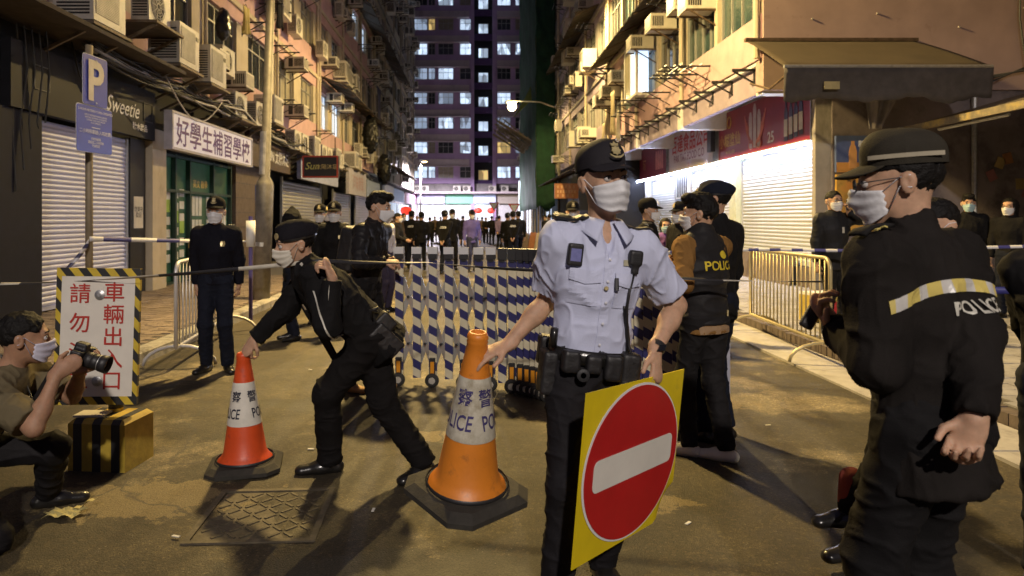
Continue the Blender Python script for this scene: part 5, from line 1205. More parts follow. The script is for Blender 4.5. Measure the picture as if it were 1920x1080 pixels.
cb = thing('white_sack', 'white plastic sack slumped beside the yellow carton', 'sack', (5.1, 9.3, .12)); o = link('bag', sdf_mesh('bag', [ell((0, 0, .17), (.16, .14, .18)), ell((.03, 0, .33), (.06, .05, .08), k=.08)], .02, mat('sack_white', (.6, .6, .6), .5), folds=.012), cb)
crd = MB(); crd.obox((-2.36, 4.22, .318), (.09, 0, 0), (0, .06, 0), (0, 0, .006)); tag(crd.build('folded_card', mat('card', (.6, .57, .5), .8)), 'folded white card lying on the striped concrete block', 'card')
lt_ = thing('litter', 'torn yellowish paper litter on the road near the kneeling photographer', 'litter', (*G(120, 970).xy, .0))
q = MB(); q.grid(lambda a, b: ((a - .5) * .17 + .02 * math.sin(b * 9), (b - .5) * .1, .015 + .02 * abs(math.sin(a * 7 + b * 5))), 10, 6, .001); q.build('scrap', mat('litter_paper', (.42, .36, .14), .8, var=.2), lt_)
q = MB(); q.grid(lambda a, b: (.02 + a * .10, .02 + b * .03 + a * .05, .02 + .05 * a + .01 * math.sin(a * 12)), 8, 2, .001); q.build('scrap', MATS['litter_paper'], lt_)
for i, (px, py) in enumerate(((583, 845), (470, 560), (582, 695), (1290, 985), (1120, 930), (1440, 800), (700, 960), (330, 1010))):
    q = MB(); a = i * 1.3; g = G(px, py); q.obox((g.x, g.y, .012), (.02 * math.cos(a), .02 * math.sin(a), 0), (-.007 * math.sin(a), .007 * math.cos(a), 0), (0, 0, .002)); tag(q.build('paper_scrap', mat('scrap_white', (.6, .58, .52), .8)), 'one of the tiny pale paper scraps scattered on the road', 'litter', 'paper scraps on the road')
# far street furniture
for px, py, z_, lb in ((926, 388, 60, 'triangular give way sign in the middle distance, left one'), (1410 * 0 + 964, 392, 52, 'triangular give way sign in the middle distance beside the lit sign box')):
    c_ = W(px, py, z_); t = thing('give_way_sign', lb, 'road sign', (c_.x, z_, .0), world=True)
    q = MB(); q.tube([(c_.x, z_ + .05, 0), (c_.x, z_ + .05, c_.z + .2)], .04, 6); q.build('pole', galv, t)
    q = MB(); q.prism([(-.45, .4), (.45, .4), (0, -.4)], (c_.x, z_, c_.z), (1, 0, 0), UZ, -.02); q.build('plate', redp, t); q = MB(); q.prism([(-.3, .31), (.3, .31), (0, -.24)], (c_.x, z_ - .03, c_.z), (1, 0, 0), UZ, -.01); q.build('face', wht, t)
for px, py in ((897, 395), (921, 395)):
    c_ = W(px, py, 74); q = MB(); q.lathe([(.1, -.33), (.34, -.22), (.46, 0), (.34, .22), (.1, .33)], 12, c_); t = tag(q.build('red_lantern', mat('lantern_red', (.5, .03, .02), .6, emit=(1, .06, .03), estr=.9), None, True), '%s red paper lantern hanging at the far shop front' % ('left' if px < 900 else 'right'), 'lantern')
c_ = W(761, 395, 46); q = MB(); q.lathe([(.1, -.3), (.3, -.2), (.4, 0), (.3, .2), (.1, .3)], 12, c_); tag(q.build('red_lantern', MATS['lantern_red'], None, True), 'orange red lantern over the left pavement shops', 'lantern')
for i, (px, z_, c__) in enumerate(((983, 33, (.10, .07, .06)), (1000, 32, (.22, .08, .03)), (1012, 31, (.30, .24, .16)))):
    g = V(((px - CX) / F_PX * z_, z_, 0)); t = thing('water_barrier', ['dark plastic road barrier far right', 'orange plastic road barrier far right', 'pale plastic road barrier far right'][i], 'barrier', g); q = MB(); q.add([(-.28, -.25, 0), (.28, -.25, 0), (.28, .25, 0), (-.28, .25, 0), (-.14, -.12, .9), (.14, -.12, .9), (.14, .12, .9), (-.14, .12, .9)], [(0, 1, 5, 4), (1, 2, 6, 5), (2, 3, 7, 6), (3, 0, 4, 7), (4, 5, 6, 7)]); q.build('shell', mat('water_barrier_%d' % i, c__, .6), t)
    q = MB(); q.box(-.30, .30, -.27, .27, .0, .12); q.build('foot', rubber, t)
# ------------------------------------------------------------------ people
SKIN = mat('skin', (.47, .285, .185), .55, var=.16, scale=30, spec=.35, bump=.12, bscale=350, dirt=((.42, .21, .14), 12, .6))
SKIN2 = mat('skin_tan', (.34, .19, .115), .55, var=.16, scale=30, spec=.35, bump=.12, bscale=350, dirt=((.30, .14, .09), 12, .6))
for m_ in (SKIN, SKIN2):
    b_ = m_.node_tree.nodes['Principled BSDF']; b_.inputs['Subsurface Weight'].default_value = .12; b_.inputs['Subsurface Scale'].default_value = .012
HAIR = mat('black_hair', (.006, .005, .0045), .6, var=.4, scale=90, bump=.4, bscale=220, spec=.2)
BLK = mat('black_jacket_cloth', (.010, .0095, .010), .85, var=.25, scale=9, bump=.25, bscale=260)
BLK2 = mat('charcoal_cloth', (.017, .016, .016), .85, var=.25, scale=9, bump=.25, bscale=260)
NAVY = mat('navy_trouser_cloth', (.011, .013, .022), .85, var=.2, scale=9, bump=.25, bscale=260)
NYL = mat('black_nylon', (.014, .013, .014), .5, var=.2, scale=12, bump=.15, bscale=120)
LEA = mat('black_leather', (.012, .011, .010), .28, var=.3, scale=14, bump=.15, bscale=60, coat=.2)
SHIRT = mat('pale_blue_shirt', (.52, .55, .72), .75, var=.05, scale=6, bump=.2, bscale=300)
MASKW = mat('mask_white', (.68, .68, .70), .7, var=.06, scale=20, bump=.15, bscale=90)
MASKB = mat('mask_blue', (.34, .50, .56), .7, var=.06, scale=20, bump=.15, bscale=90)
SILV = mat('reflective_tape', (.60, .58, .50), .35, .2, var=.15, scale=18)
BADGE = mat('gold_badge', (.55, .45, .22), .4, .5, var=.2, scale=60)
EYEW = mat('eye_white', (.55, .52, .50), .25, var=0); IRIS = mat('dark_iris', (.012, .008, .006), .15, var=0)

def head_prims(M):
    c = lambda x, y, z: np.array(M @ V((x, y, z))); Rm = np.array(M.to_3x3().normalized()); s = M.to_scale()[0]
    E_ = lambda p, r_, k=.02, sub=False: ell(c(*p), np.array(r_) * s, Rm, k * s, sub=sub)
    K_ = lambda a, b, ra, rb, k=.012: cone(c(*a), c(*b), ra * s, rb * s, k * s)
    out = [E_((0, .012, .032), (.076, .096, .086)), E_((0, -.022, -.042), (.060, .068, .072), .04), E_((0, -.066, -.098), (.026, .022, .018), .03),
           E_((.036, -.058, -.028), (.026, .026, .032), .02), E_((-.036, -.058, -.028), (.026, .026, .032), .02),
           K_((-.034, -.080, .026), (.034, -.080, .026), .013, .013, .02), K_((0, -.088, .012), (0, -.108, -.028), .008, .014, .012), E_((.011, -.100, -.032), (.010, .010, .008), .008), E_((-.011, -.100, -.032), (.010, .010, .008), .008)]
    for sx in (-1, 1):
        out.append(E_((sx * .0315, -.097, .008), (.017, .012, .009), .004, True))
        out += [E_((sx * .079, .014, -.006), (.009, .020, .032), .006), E_((sx * .084, .020, .004), (.007, .017, .022), .006), E_((sx * .0915, .012, -.002), (.0065, .009, .016), .004, True)]
    return out
def hand_prims(w, d, n, t, curl=.35, s=1.0, spread=0.0):
    w, d, n, t = V(w), V(d).normalized(), V(n), V(t); n = (n - d * n.dot(d)).normalized(); tt = d.cross(n); t = tt if tt.dot(t) > 0 else -tt
    P_ = [cone(w - d * .02 * s, w + d * .03 * s, .027 * s, .034 * s, .02, (n, .62)), cone(w + d * .03 * s, w + d * .082 * s, .037 * s, .041 * s, .012, (n, .38))]
    rot = lambda v, a: v * math.cos(a) + (n if abs(v.dot(d)) > 2 else V((0, 0, 0)))
    for i, L in enumerate((.076, .084, .078, .062)):
        b = w + d * (.086 - .006 * abs(i - 1.2)) * s + t * (.0335 - .0224 * i) * s; a = 0; p = b - d * .012 * s; side = t * (spread * (1.5 - i) * .12)
        cc = curl if isinstance(curl, (int, float)) else curl[i]
        for f, da, r0, r1 in ((.46, 1.05, .0092, .0088), (.30, 1.35, .0088, .0082), (.24, .9, .0082, .0072)):
            a += da * cc; q = p + (d * math.cos(a) + n * math.sin(a) + side).normalized() * (L * f + (.012 if f == .46 else 0)) * s
            P_.append(cone(p, q, r0 * s, r1 * s, .003)); p = q
    p = w + d * .022 * s + t * .026 * s; c0 = curl if isinstance(curl, (int, float)) else curl[0]
    q = p + (t * .62 + d * .62 + n * (.25 + .35 * c0)).normalized() * .044 * s; P_.append(cone(p, q, .0145 * s, .0115 * s, .010))
    r_ = q + (t * (.35 - .45 * c0) + d * .8 + n * (.15 + .7 * c0)).normalized() * .036 * s; P_.append(cone(q, r_, .0112 * s, .009 * s, .004))
    return P_
def ik(a, b, l1, l2, hint):
    a, b, hint = V(a), V(b), V(hint); d = b - a; L = min(d.length, (l1 + l2) * .995); L = max(L, abs(l1 - l2) + .02); u = d.normalized(); b = a + u * L
    m = (l1 * l1 - l2 * l2 + L * L) / (2 * L); hh = math.sqrt(max(l1 * l1 - m * m, 0)); p = hint - u * hint.dot(u); p.normalize()
    return a + u * m + p * hh, b
# shared head-wear meshes in head space
def make_cap():
    q = MB()
    def dome(a, b):
        ph = a * 2 * PI; th = b * PI / 2
        if b < .12: z = .022 + b / .12 * .03; r_ = 1.0
        else: tt = (b - .12) / .88 * PI / 2; z = .052 + .076 * math.sin(tt); r_ = math.cos(tt) ** .85
        fr = max(0, -math.sin(ph)) ** 2; z += .012 * fr * math.sin(min(1, b) * PI)
        return (.0865 * math.cos(ph) * r_, .010 + .108 * math.sin(ph) * r_, z)
    q.grid(dome, 32, 14); 
    q.lathe([(.0001, 0), (.008, 0), (.008, .004), (.0001, .006)], 8, (0, .010, .1265))
    def brim(a, b):
        an = (a - .5) * R(122); x, y = .0875 * math.sin(an), .010 - .1090 * math.cos(an); e = b * max(0, math.cos((a - .5) * 3.1)) ** .6
        return (x * (1 + .10 * e), y - .066 * e, .030 - .028 * e - .030 * math.sin(an) ** 2 * e - .010 * math.sin(an) ** 2)
    q.grid(brim, 20, 6, -.004); return q
CAPQ = make_cap()
def badge_mb():
    q = MB(); o = V((0, -.1075, .070)); v_ = V((0, .32, .947)); s = .92
    star = [((.021 if i % 2 == 0 else .016) * math.cos(i * PI / 8) * s, (.021 if i % 2 == 0 else .016) * math.sin(i * PI / 8) * s) for i in range(16)]
    q.prism(star, o, (1, 0, 0), v_, .004); q.prism([(-.013, .018), (.013, .018), (.016, .030), (.006, .027), (0, .036), (-.006, .027), (-.016, .030)], o, (1, 0, 0), v_, .004)
    q.prism([(-.027, -.012), (-.012, -.022), (.012, -.022), (.027, -.012), (.024, -.021), (.010, -.030), (-.010, -.030), (-.024, -.021)], o, (1, 0, 0), v_, .004); return q
_hw = {}
def headwear(kind, m):
    k = (kind, m.name if m else '')
    if k in _hw: return _hw[k]
    if kind == 'cap': me = CAPQ.mesh('cap', m, True)
    elif kind == 'badge': me = badge_mb().mesh('badge', m)
    elif kind == 'cap_strip':
        q = MB(); q.grid(lambda a, b: (.0890 * math.cos(-.75 + 1.5 * a + (PI if False else 0)), .010 + .1110 * math.sin(-.95 + 1.9 * a) * 1.0, .040 + .012 * b), 16, 2, .002)
        q.grid(lambda a, b: (-.0890 * math.cos(-.75 + 1.5 * a), .010 + .1110 * math.sin(-.95 + 1.9 * a), .040 + .012 * b), 16, 2, -.002); me = q.mesh('reflective_band', m)
    elif kind == 'beret':
        me = sdf_mesh('beret', [ell((0, .014, .048), (.088, .108, .070), None, .02, cut=[((0, 0, .03), (0, 0, -1))]), ell((-.030, .030, .078), (.092, .112, .034), Matrix.Rotation(R(-10), 3, 'X') @ Matrix.Rotation(R(-14), 3, 'Y'), .03)], .007, m, folds=.003)
    elif kind == 'beret_band':
        q = MB(); q.lathe([(1, 0), (1, .012)], 32, capb=False, capt=False); q.v = [(x * .0895, .014 + y * .1095, .026 + z) for x, y, z in q.v]; me = q.mesh('band', m, True)
    elif kind == 'hair':
        me = sdf_mesh('hair', [ell((0, .014, .036), (.080, .099, .089), None, .01, cut=[((0, -.072, .07), (0, -1, -.5)), ((0, .05, -.065), (0, .1, -1))]), rbox((0, -.085, -.06), (.2, .088, .095), None, .02, sub=True)], .005, m, lump=.004, folds=.002, fscale=(90, 35, 60))
    elif kind == 'hair_top':
        me = sdf_mesh('hair', [ell((0, .014, .036), (.080, .099, .089), None, .01, cut=[((0, -.072, .06), (0, -1, -.4)), ((0, .05, -.065), (0, .1, -1))]), ell((0, -.02, .105), (.066, .085, .036), None, .03), ell((.01, -.085, .095), (.05, .03, .025), None, .03), rbox((0, -.085, -.06), (.2, .088, .095), None, .02, sub=True)], .005, m, lump=.006, folds=.003, fscale=(40, 20, 40))
    elif kind == 'hair_long':
        me = sdf_mesh('hair', [ell((0, .02, .03), (.092, .105, .10), None, .01, cut=[((0, -.07, .06), (0, -1, -.3))]), cone((0, .05, .0), (0, .06, -.2), .085, .075, .05), rbox((0, -.09, -.08), (.058, .09, .15), None, .02, sub=True)], .007, m, lump=.004)
    elif kind == 'mask' or kind == 'mask_cup':
        cup = kind == 'mask_cup'
        def f(a, b):
            u = (a - .5) * 2; an = u * R(74); v_ = b; w_ = 1 - .20 * v_ ** 2
            x = .0785 * math.sin(an) * w_ * (1.0 - .05 * abs(u)); y = -.004 - (.105 - .016 * v_ ** 2) * max(.0, math.cos(an)) ** .75
            y -= (.024 if not cup else .040) * math.exp(-(u / .30) ** 2) * math.exp(-((v_ - .36) / .40) ** 2); y -= (0 if cup else .0028) * math.sin(v_ * 3.2 * 2 * PI)
            z = -.010 - .008 * abs(u) ** 1.5 + .008 * math.exp(-(u / .25) ** 2) - v_ * (.106 - .040 * u * u); return (x, y, z)
        q = MB(); q.grid(f, 28, 16, -.003)
        for sx in (0, 1):
            s_ = 1 if sx else -1
            for z0, z1 in ((.02, .026), (-.02, -.03)): p = V(f(sx, .06 if z0 > 0 else .92)); q.tube([p, V((s_ * .080, -.005, z0 * .6)), V((s_ * .090, .022, z1 * .6))], .0016, 4)
        me = q.mesh('face_mask', m, True)
    elif kind in ('eye', 'eye_right'):
        q = MB()
        for sx in ((1,) if kind == 'eye' else (-1,)):
            o = V((sx * .0315, -.0800, .006))
            q.slot = 0; q.lathe([(.0135 * math.sin(a), .0135 * -math.cos(a)) for a in [.05 + i * (PI - .1) / 8 for i in range(9)]], 14, o, Matrix.Rotation(R(90), 3, 'X'))
            q.slot = 1; q.lathe([(.0055, .0), (.0001, .0008)], 12, o + V((sx * 0, -.0128, .0006)), Matrix.Rotation(R(90), 3, 'X'), False, False)
            q.slot = 1; q.tube([o + V((-.015, -.0065, .003)), o + V((-.005, -.0125, .0080)), o + V((.006, -.0125, .0080)), o + V((.0155, -.0065, .003))], .0018, 5)
        me = q.mesh('eye', [EYEW, IRIS], True)
    elif kind in ('eyebrow', 'eyebrow_right'):
        q = MB()
        for sx in ((1,) if kind == 'eyebrow' else (-1,)): q.tube([(sx * .015, -.0945, .0285), (sx * .032, -.0935, .0345), (sx * .050, -.080, .0290)], [.0034, .0034, .0018], 6)
        me = q.mesh('eyebrow', m, True)
    elif kind == 'glasses':
        q = MB()
        for sx in (-1, 1):
            q.tube([(sx * .034 + .024 * math.cos(a), -.108, .004 + .017 * math.sin(a)) for a in [i * PI / 8 for i in range(17)]], .0016, 5, False); q.tube([(sx * .058, -.107, .008), (sx * .078, -.06, .01), (sx * .084, .02, .012)], .0017, 5)
        q.tube([(-.011, -.108, .008), (.011, -.108, .008)], .0016, 5); me = q.mesh('glasses', m)
    _hw[k] = me; return me
ALL_P = []
def human(label, root, yaw=0, H=1.74, h=.010, pel=(0, 0, .955), spine=(0, 0, 1), twist=0, head=(0, 0, 0), wl=None, wr=None, el=(.6, .6, -.4), er=(-.6, .6, -.4), hl=None, hr=None, carve=None, nk=.012, hs=1.07,
          al=(.10, .02, .085), ar=(-.10, .02, .085), kl=(0, -1, 0), kr=(0, -1, 0), toe=(R(8), R(-8)), top=BLK, sleeve='long', legs=NAVY, shoe=LEA, skin=SKIN, hair='hair', cap=None, capm=None, mask=MASKW, maskk='mask',
          fat=1.0, hem=.13, folds=.006, faces=True, extra=None, glasses=False, group=None, cat='person', seed=1, loose=1.0, badge=True, tuck=False, fold_legs=None, ground=0.0, cuff=None, collar=.05, shoeh=None):
    root = V(root); s = H / 1.75; Rz = Matrix.Rotation(yaw, 3, 'Z'); tw = lambda p: p.copy() if isinstance(p, Vector) else root + Rz @ (V(p) * s)
    dv = lambda p: Rz @ V(p) if not isinstance(p, Vector) else p
    t = thing('person', label, cat, root, world=True, group=group); ALL_P.append(t)
    pelv = tw(pel); up = dv(spine).normalized(); side0 = Rz @ Matrix.Rotation(twist, 3, 'Z') @ V((1, 0, 0)); side = (side0 - up * side0.dot(up)).normalized(); back = up.cross(side)
    T = lambda x, y, z: pelv + (side * x + back * y + up * z) * s
    neck = T(0, .012, .515); shL, shR = T(.178, .012, .462), T(-.178, .012, .462); chest = T(0, -.005, .33); waist = T(0, 0, .07)
    Rh = Rz @ Matrix.Rotation(head[0], 3, 'Z') @ Matrix.Rotation(head[1], 3, 'X') @ Matrix.Rotation(head[2], 3, 'Y')
    hup = Rh @ V((0, 0, 1)); hc = neck + (up * .6 + hup * .4).normalized() * (.055 + nk) * s + Rh @ V((0, -.018, .098)) * s
    Mh = Matrix.Translation(hc) @ Rh.to_4x4() @ Matrix.Scale(s * hs, 4)
    wl = tw(wl if wl is not None else (.245, -.02, .80)); wr = tw(wr if wr is not None else (-.245, -.02, .80))
    eL, wl = ik(shL, wl, .285 * s, .255 * s, dv(el)); eR, wr = ik(shR, wr, .285 * s, .255 * s, dv(er))
    hipL, hipR = T(.085, 0, -.03), T(-.085, 0, -.03); al, ar = tw(al), tw(ar)
    kL, al = ik(hipL, al, .43 * s, .425 * s, dv(kl)); kR, ar = ik(hipR, ar, .43 * s, .425 * s, dv(kr))
    J = dict(t=t, s=s, T=T, side=side, back=back, up=up, neck=neck, shL=shL, shR=shR, eL=eL, eR=eR, wl=wl, wr=wr, hc=hc, Mh=Mh, Rh=Rh, pelv=pelv, waist=waist, kL=kL, kR=kR, al=al, ar=ar, hipL=hipL, hipR=hipR)
    # --- body: one continuous skin
    P_ = head_prims(Mh) + [cone(Mh @ V((0, .022, -.05)), neck - up * .03 * s, .050 * s, .056 * s, .03), cone(neck - up * .05 * s, pelv, .075 * s, .085 * s, .05), cone(shL, shR, .045 * s, .045 * s, .05)]
    for sh, e_, w_, hd, sx in ((shL, eL, wl, hl, 1), (shR, eR, wr, hr, -1)):
        P_ += [cone(sh, e_, .047 * s, .037 * s, .03), cone(e_, e_.lerp(w_, .35), .038 * s, .037 * s, .03), cone(e_.lerp(w_, .3), w_, .038 * s, .025 * s, .03, )]
        hd = hd or {}; d = V(hd['d']) if 'd' in hd else (w_ - e_).normalized() ; n = V(hd['n']) if 'n' in hd else side * -sx; tt = V(hd['t']) if 't' in hd else -back
        P_ += hand_prims(w_, d, n, tt, hd.get('curl', .38), s, hd.get('spread', 0))
    for hp, kn, an in ((hipL, kL, al), (hipR, kR, ar)): P_ += [cone(hp, kn, .06 * s, .045 * s, .04), cone(kn, an, .045 * s, .030 * s, .03)]
    link('body', sdf_mesh('body', P_, max(.0048, h * .8) if h < .0095 else h * .8, skin), t)
    # --- top
    f = fat; fl = (back, .66); ez = loose
    P_ = [cone(waist, chest, .140 * s * f, .168 * s * f, .05, fl), cone(chest, T(0, 0, .44), .168 * s * f, .13 * s * f, .05, fl), cone(T(.155, .012, .452), T(-.155, .012, .452), .062 * s * f, .062 * s * f, .07)]
    hp_ = T(0, 0, -hem); P_.append(cone(T(0, 0, .10), hp_, .142 * s * f, (.165 if not tuck else .14) * s * f * (1 + .08 * (ez - 1)), .04, (back, .72), cut=[(hp_, -up)]))
    if collar: P_.append(cone(neck - up * .05 * s, neck + (up * .7 + hup * .3) * collar * s - back * .0, .075 * s, .066 * s, .03, cut=[(neck + up * collar * s, up - back * .35)]))
    for sh, e_, w_ in ((shL, eL, wl), (shR, eR, wr)):
        if sleeve == 'long':
            end = e_.lerp(w_, .97); P_ += [cone(sh, e_, .066 * s * ez, .054 * s * ez, .05), cone(e_, end, .054 * s * ez, .042 * s * ez, .03, cut=[(end, (w_ - e_).normalized())])]
        else:
            end = sh.lerp(e_, cuff or .72); P_ += [cone(sh, end, .068 * s * ez, .070 * s * ez, .05, cut=[(end, (e_ - sh).normalized())])]
    if carve: P_ += carve(T)
    tm = sdf_mesh('top', P_, h, top, folds=folds, seed=seed); J['top'] = tm; J['topo'] = link({'long': 'jacket', 'short': 'shirt'}[sleeve], tm, t)
    # --- trousers
    P_ = [ell(T(0, 0, -.01), np.array((.155, .112, .12)) * s * f, np.array((side, back, up)).T, .04), cone(T(0, 0, .07), T(0, 0, .0), .134 * s * f, .14 * s * f, .03, (back, .72))]
    for hp, kn, an in ((hipL, kL, al), (hipR, kR, ar)):
        dn = (an - kn).normalized(); P_ += [cone(hp, kn, .090 * s * f, .066 * s * ez, .05), cone(kn, an, .066 * s * ez, .056 * s * ez, .03, cut=[(an + dn * .015 * s, dn)])]
    link('trousers', sdf_mesh('trousers', P_, h, legs, folds=folds if fold_legs is None else fold_legs, fscale=(7, 7, 15), seed=seed + 40), t)
    # --- shoes
    for k, (an, kn, ty) in enumerate(((al, kL, toe[0]), (ar, kR, toe[1]))):
        fw = Rz @ Matrix.Rotation(ty, 3, 'Z') @ V((0, -1, 0)); z0 = an.z - .085 * s; g = V((an.x, an.y, z0)); sd = V((-fw.y, fw.x, 0)); bot = [(g, (0, 0, -1))]
        P_ = [cone(an - V((0, 0, .02)), an + (kn - an).normalized() * .05 * s, .043 * s, .046 * s, .02), cone(g - fw * .045 * s + V((0, 0, .034)), g + fw * .06 * s + V((0, 0, .036)), .040 * s, .044 * s, .02, cut=bot), cone(g + fw * .04 * s + V((0, 0, .036)), g + fw * .165 * s + V((0, 0, .024)), .046 * s, .040 * s, .025, (V((0, 0, 1)), .8), cut=bot)]
        link('shoe', sdf_mesh('shoe', P_, shoeh or max(h * .8, .007), shoe), t)
    # --- head
    def on(name, kind, m):
        o = link(name, headwear(kind, m), t); o.location = hc - root; o.rotation_euler = Rh.to_euler(); o.scale = (s * hs,) * 3; return o
    if hair: on('hair', hair, HAIR)
    if cap == 'cap':
        c_ = on('cap', 'cap', capm or BLK); c_.location = Mh @ V((0, .006, .025)) - root; c_.rotation_euler = (Rh @ Matrix.Rotation(R(-3), 3, 'X')).to_euler()
        if badge: b_ = link('badge', headwear('badge', BADGE), c_)
        else: b_ = link('reflective_band', headwear('cap_strip', mat('cap_strip_beige', (.34, .30, .22), .45, var=.15)), c_)
    elif cap == 'beret':
        c_ = on('beret', 'beret', capm or NAVY); link('band', headwear('beret_band', LEA), c_)
        q = MB(); q.lathe([(.018, 0), (.018, .004), (.006, .006)], 14, (.036, -.092, .062), Matrix.Rotation(R(22), 3, 'Z') @ Matrix.Rotation(R(78), 3, 'X')); q.build('badge', BADGE, c_)
    if mask: on('face_mask', maskk, mask)
    if faces: on('eye', 'eye', None); on('eye', 'eye_right', None); on('eyebrow', 'eyebrow', HAIR); on('eyebrow', 'eyebrow_right', HAIR)
    if glasses: on('glasses', 'glasses', black_metal)
    if extra: extra(J)
    return J
def pouch(J, name, x, y, z, r_, m=NYL, rot=0, rad=.012):
    M3 = np.array((J['side'] * math.cos(rot) + J['back'] * math.sin(rot), J['back'] * math.cos(rot) - J['side'] * math.sin(rot), J['up'])).T
    return link(name, sdf_mesh(name, [rbox(J['T'](x, y, z), np.array(r_), M3, rad)], .008, m, folds=.0012, fscale=(30, 30, 30)), J['t'])
def belt(J, z=.045, w=.05, m=LEA, rx=.158, ry=.116, c=0.0):
    q = MB(); T = J['T']; q.grid(lambda a, b: T(rx * math.cos(a * 2 * PI), c + ry * math.sin(a * 2 * PI), z - w / 2 + w * b), 40, 2, -.006); return q.build('belt', m, J['t'], True)
for m_ in (BLK, BLK2, NAVY, SHIRT): m_.node_tree.nodes['Principled BSDF'].inputs['Specular IOR Level'].default_value = .12
# ---- the officer in the pale blue shirt
def officer_main():
    y = 2.70; hx, hn = W(925, 655, 2.60), None
    lp = PL; edge = PL[0].lerp(PL[1], .66)                       # where the left hand grips the plate's top edge
    wl = edge + V((.012, .055, .085)); up_ = (PL[0] - PL[3]).normalized(); Np = PL[4]
    wr = W(950, 648, 2.76)
    J = human('police officer in pale blue short sleeved shirt and cap carrying the no entry sign', (.42, y, 0), yaw=R(4), H=1.77, h=.006, pel=(.03, .0, .945), spine=(.055, -.01, .5), twist=R(3), head=(R(15), R(-3), R(-3)),
        wl=wl, wr=wr, el=V((.75, .65, -.1)), er=V((.35, .65, -.5)), hl=dict(d=(edge - up_ * .09 + Np * .03) - wl, n=-Np * 1.0 + V((-.15, 0, 0)), t=V((-1, -.1, .1)), curl=(.30, .34, .38, .42), spread=.2), hr=dict(d=V((-1, -.25, -.30)), n=V((-.2, .25, -1)), t=V((0, -1, -.25)), curl=(.22, .28, .34, .4), spread=.5),
        al=(.13, .16, .085), ar=(-.10, -.02, .085), kl=(.3, -1, 0), top=SHIRT, sleeve='short', cuff=.80, legs=mat('black_trousers', (.014, .013, .015), .8, var=.25, bump=.25, bscale=260), cap='cap', capm=mat('cap_cloth', (.022, .020, .024), .7, var=.2, bump=.3, bscale=300), fat=.95, hem=-.02, tuck=True, folds=.0065, fold_legs=.005, seed=11, loose=1.02, nk=.036, hs=1.08, carve=lambda T: [cone(T(0, -.085, .56), T(0, -.100, .415), .052, .008, .0, sub=True)], collar=0, maskk='mask')
    t = J['t']; bv = bvh_of(J['top']); T, side, back, up = J['T'], J['side'], J['back'], J['up']; fw = -back
    # front seam, pockets with flaps, buttons
    patch('placket', SHIRT, t, bv, T(0, -.1, .235), side, up, .032, .42, back, .003, 3, 26, .002)
    for sx in (-1, 1):
        pk_ = patch('pocket', SHIRT, t, bv, T(sx * .082, -.1, .295), side, up, .105, .125, back, .004, 8, 9, .003)
        patch('flap', SHIRT, pk_, bv, T(sx * .082, -.1, .345), side, up, .112, .042, back, .010, 8, 4, .004, fn=lambda x, y_: (x, y_ - .012 * (1 - abs(x) / .056) * (1 if y_ < 0 else 0)))
        pk_.children[0].location = (0, 0, 0)
        # collar leaf
        q = MB(); n0 = J['neck']
        def leaf(a, b, sx=sx):
            an = sx * (R(14) + a * R(164)); r_ = .063 + .037 * b; zz = .040 + .022 * a - .042 * b
            tip = (1 - a) ** 3 * b
            return n0 + (side * math.sin(an) * r_ * 1.05 - back * (math.cos(an) * r_ * .95 + .012 + .030 * tip) + up * (zz - .040 * tip) + side * sx * .030 * tip) * J['s']
        q.grid(leaf, 16, 5, .003 * sx); q.build('collar_leaf', SHIRT, t, True)
        # shoulder slides
        a_, b_ = T(sx * .065, .01, .525), T(sx * .195, .018, .470)
        e_ = patch('shoulder_slide', NYL, t, bv, (a_ + b_) / 2, (b_ - a_), back, (b_ - a_).length, .062, (J['back'] * .0 - up), .010, 8, 4, .012)
        patch_text('lettering', SILV, t, bv, 'POLICE', a_.lerp(b_, .93) - back * .0, -back if sx > 0 else back, (a_ - b_) if False else (b_ - a_) * -1, .016, -up, .026, .004)
    for z in (.41, .33, .25, .17, .09):
        q = MB(); p = drape(bv, T(0, -.1, z), back, .007); q.lathe([(.0055, 0), (.0055, .002), (.002, .003)], 10, p, Matrix.Rotation(R(90), 3, 'X')); q.build('button', mat('button', (.6, .6, .65), .3), t)
    q = MB(); p = drape(bv, T(-.005, -.1, .305), back, .012); q.lathe([(.009, 0), (.006, .004)], 12, p, Matrix.Rotation(R(90), 3, 'X')); q.build('whistle_stud', BADGE, t)
    patch('name_strip', mat('name_strip', (.45, .42, .30), .5), t, bv, T(.085, -.1, .405), side, up, .055, .022, back, .006, 3, 2, .003)
    # throat: skin wedge
    # body camera and radio
    c1 = drape(bv, T(-.125, -.1, .415), back, .022); c1_up = up
    bc_ = link('body_camera', sdf_mesh('body_camera', [rbox(c1, (.029, .014, .043), np.array((side, back, up)).T, .006)], .005, NYL), t)
    q = MB(); q.obox(c1 - back * .0145 + up * .0, side * .020, back * .001, up * .024); q.build('screen', mat('cam_screen', (.05, .05, .09), .08, var=.5, scale=40, emit=(.30, .28, .6), estr=.25), bc_)
    c2 = drape(bv, T(.100, -.1, .425), back, .024)
    rd_ = link('radio_microphone', sdf_mesh('radio_microphone', [rbox(c2, (.027, .016, .030), np.array((side, back, up)).T, .01), rbox(c2 - up * .045 + side * .002, (.014, .012, .018), np.array((side, back, up)).T, .006, .01)], .005, NYL), t)
    for k in range(4): q = MB(); q.obox(c2 - back * .0165 + up * (.014 - .009 * k), side * .016, back * .001, up * .0022); q.build('speaker_slot', black_metal, rd_)
    pts = [c2 - up * .06, drape(bv, T(.085, -.1, .30), back, .014), drape(bv, T(.082, -.1, .24), back, .014), drape(bv, T(.10, -.1, .16), back, .014), drape(bv, T(.125, -.1, .09), back, .016), T(.14, -.12, .03)]
    q = MB(); q.tube(pts, .0055, 6); q.build('radio_cord', NYL, t, True)
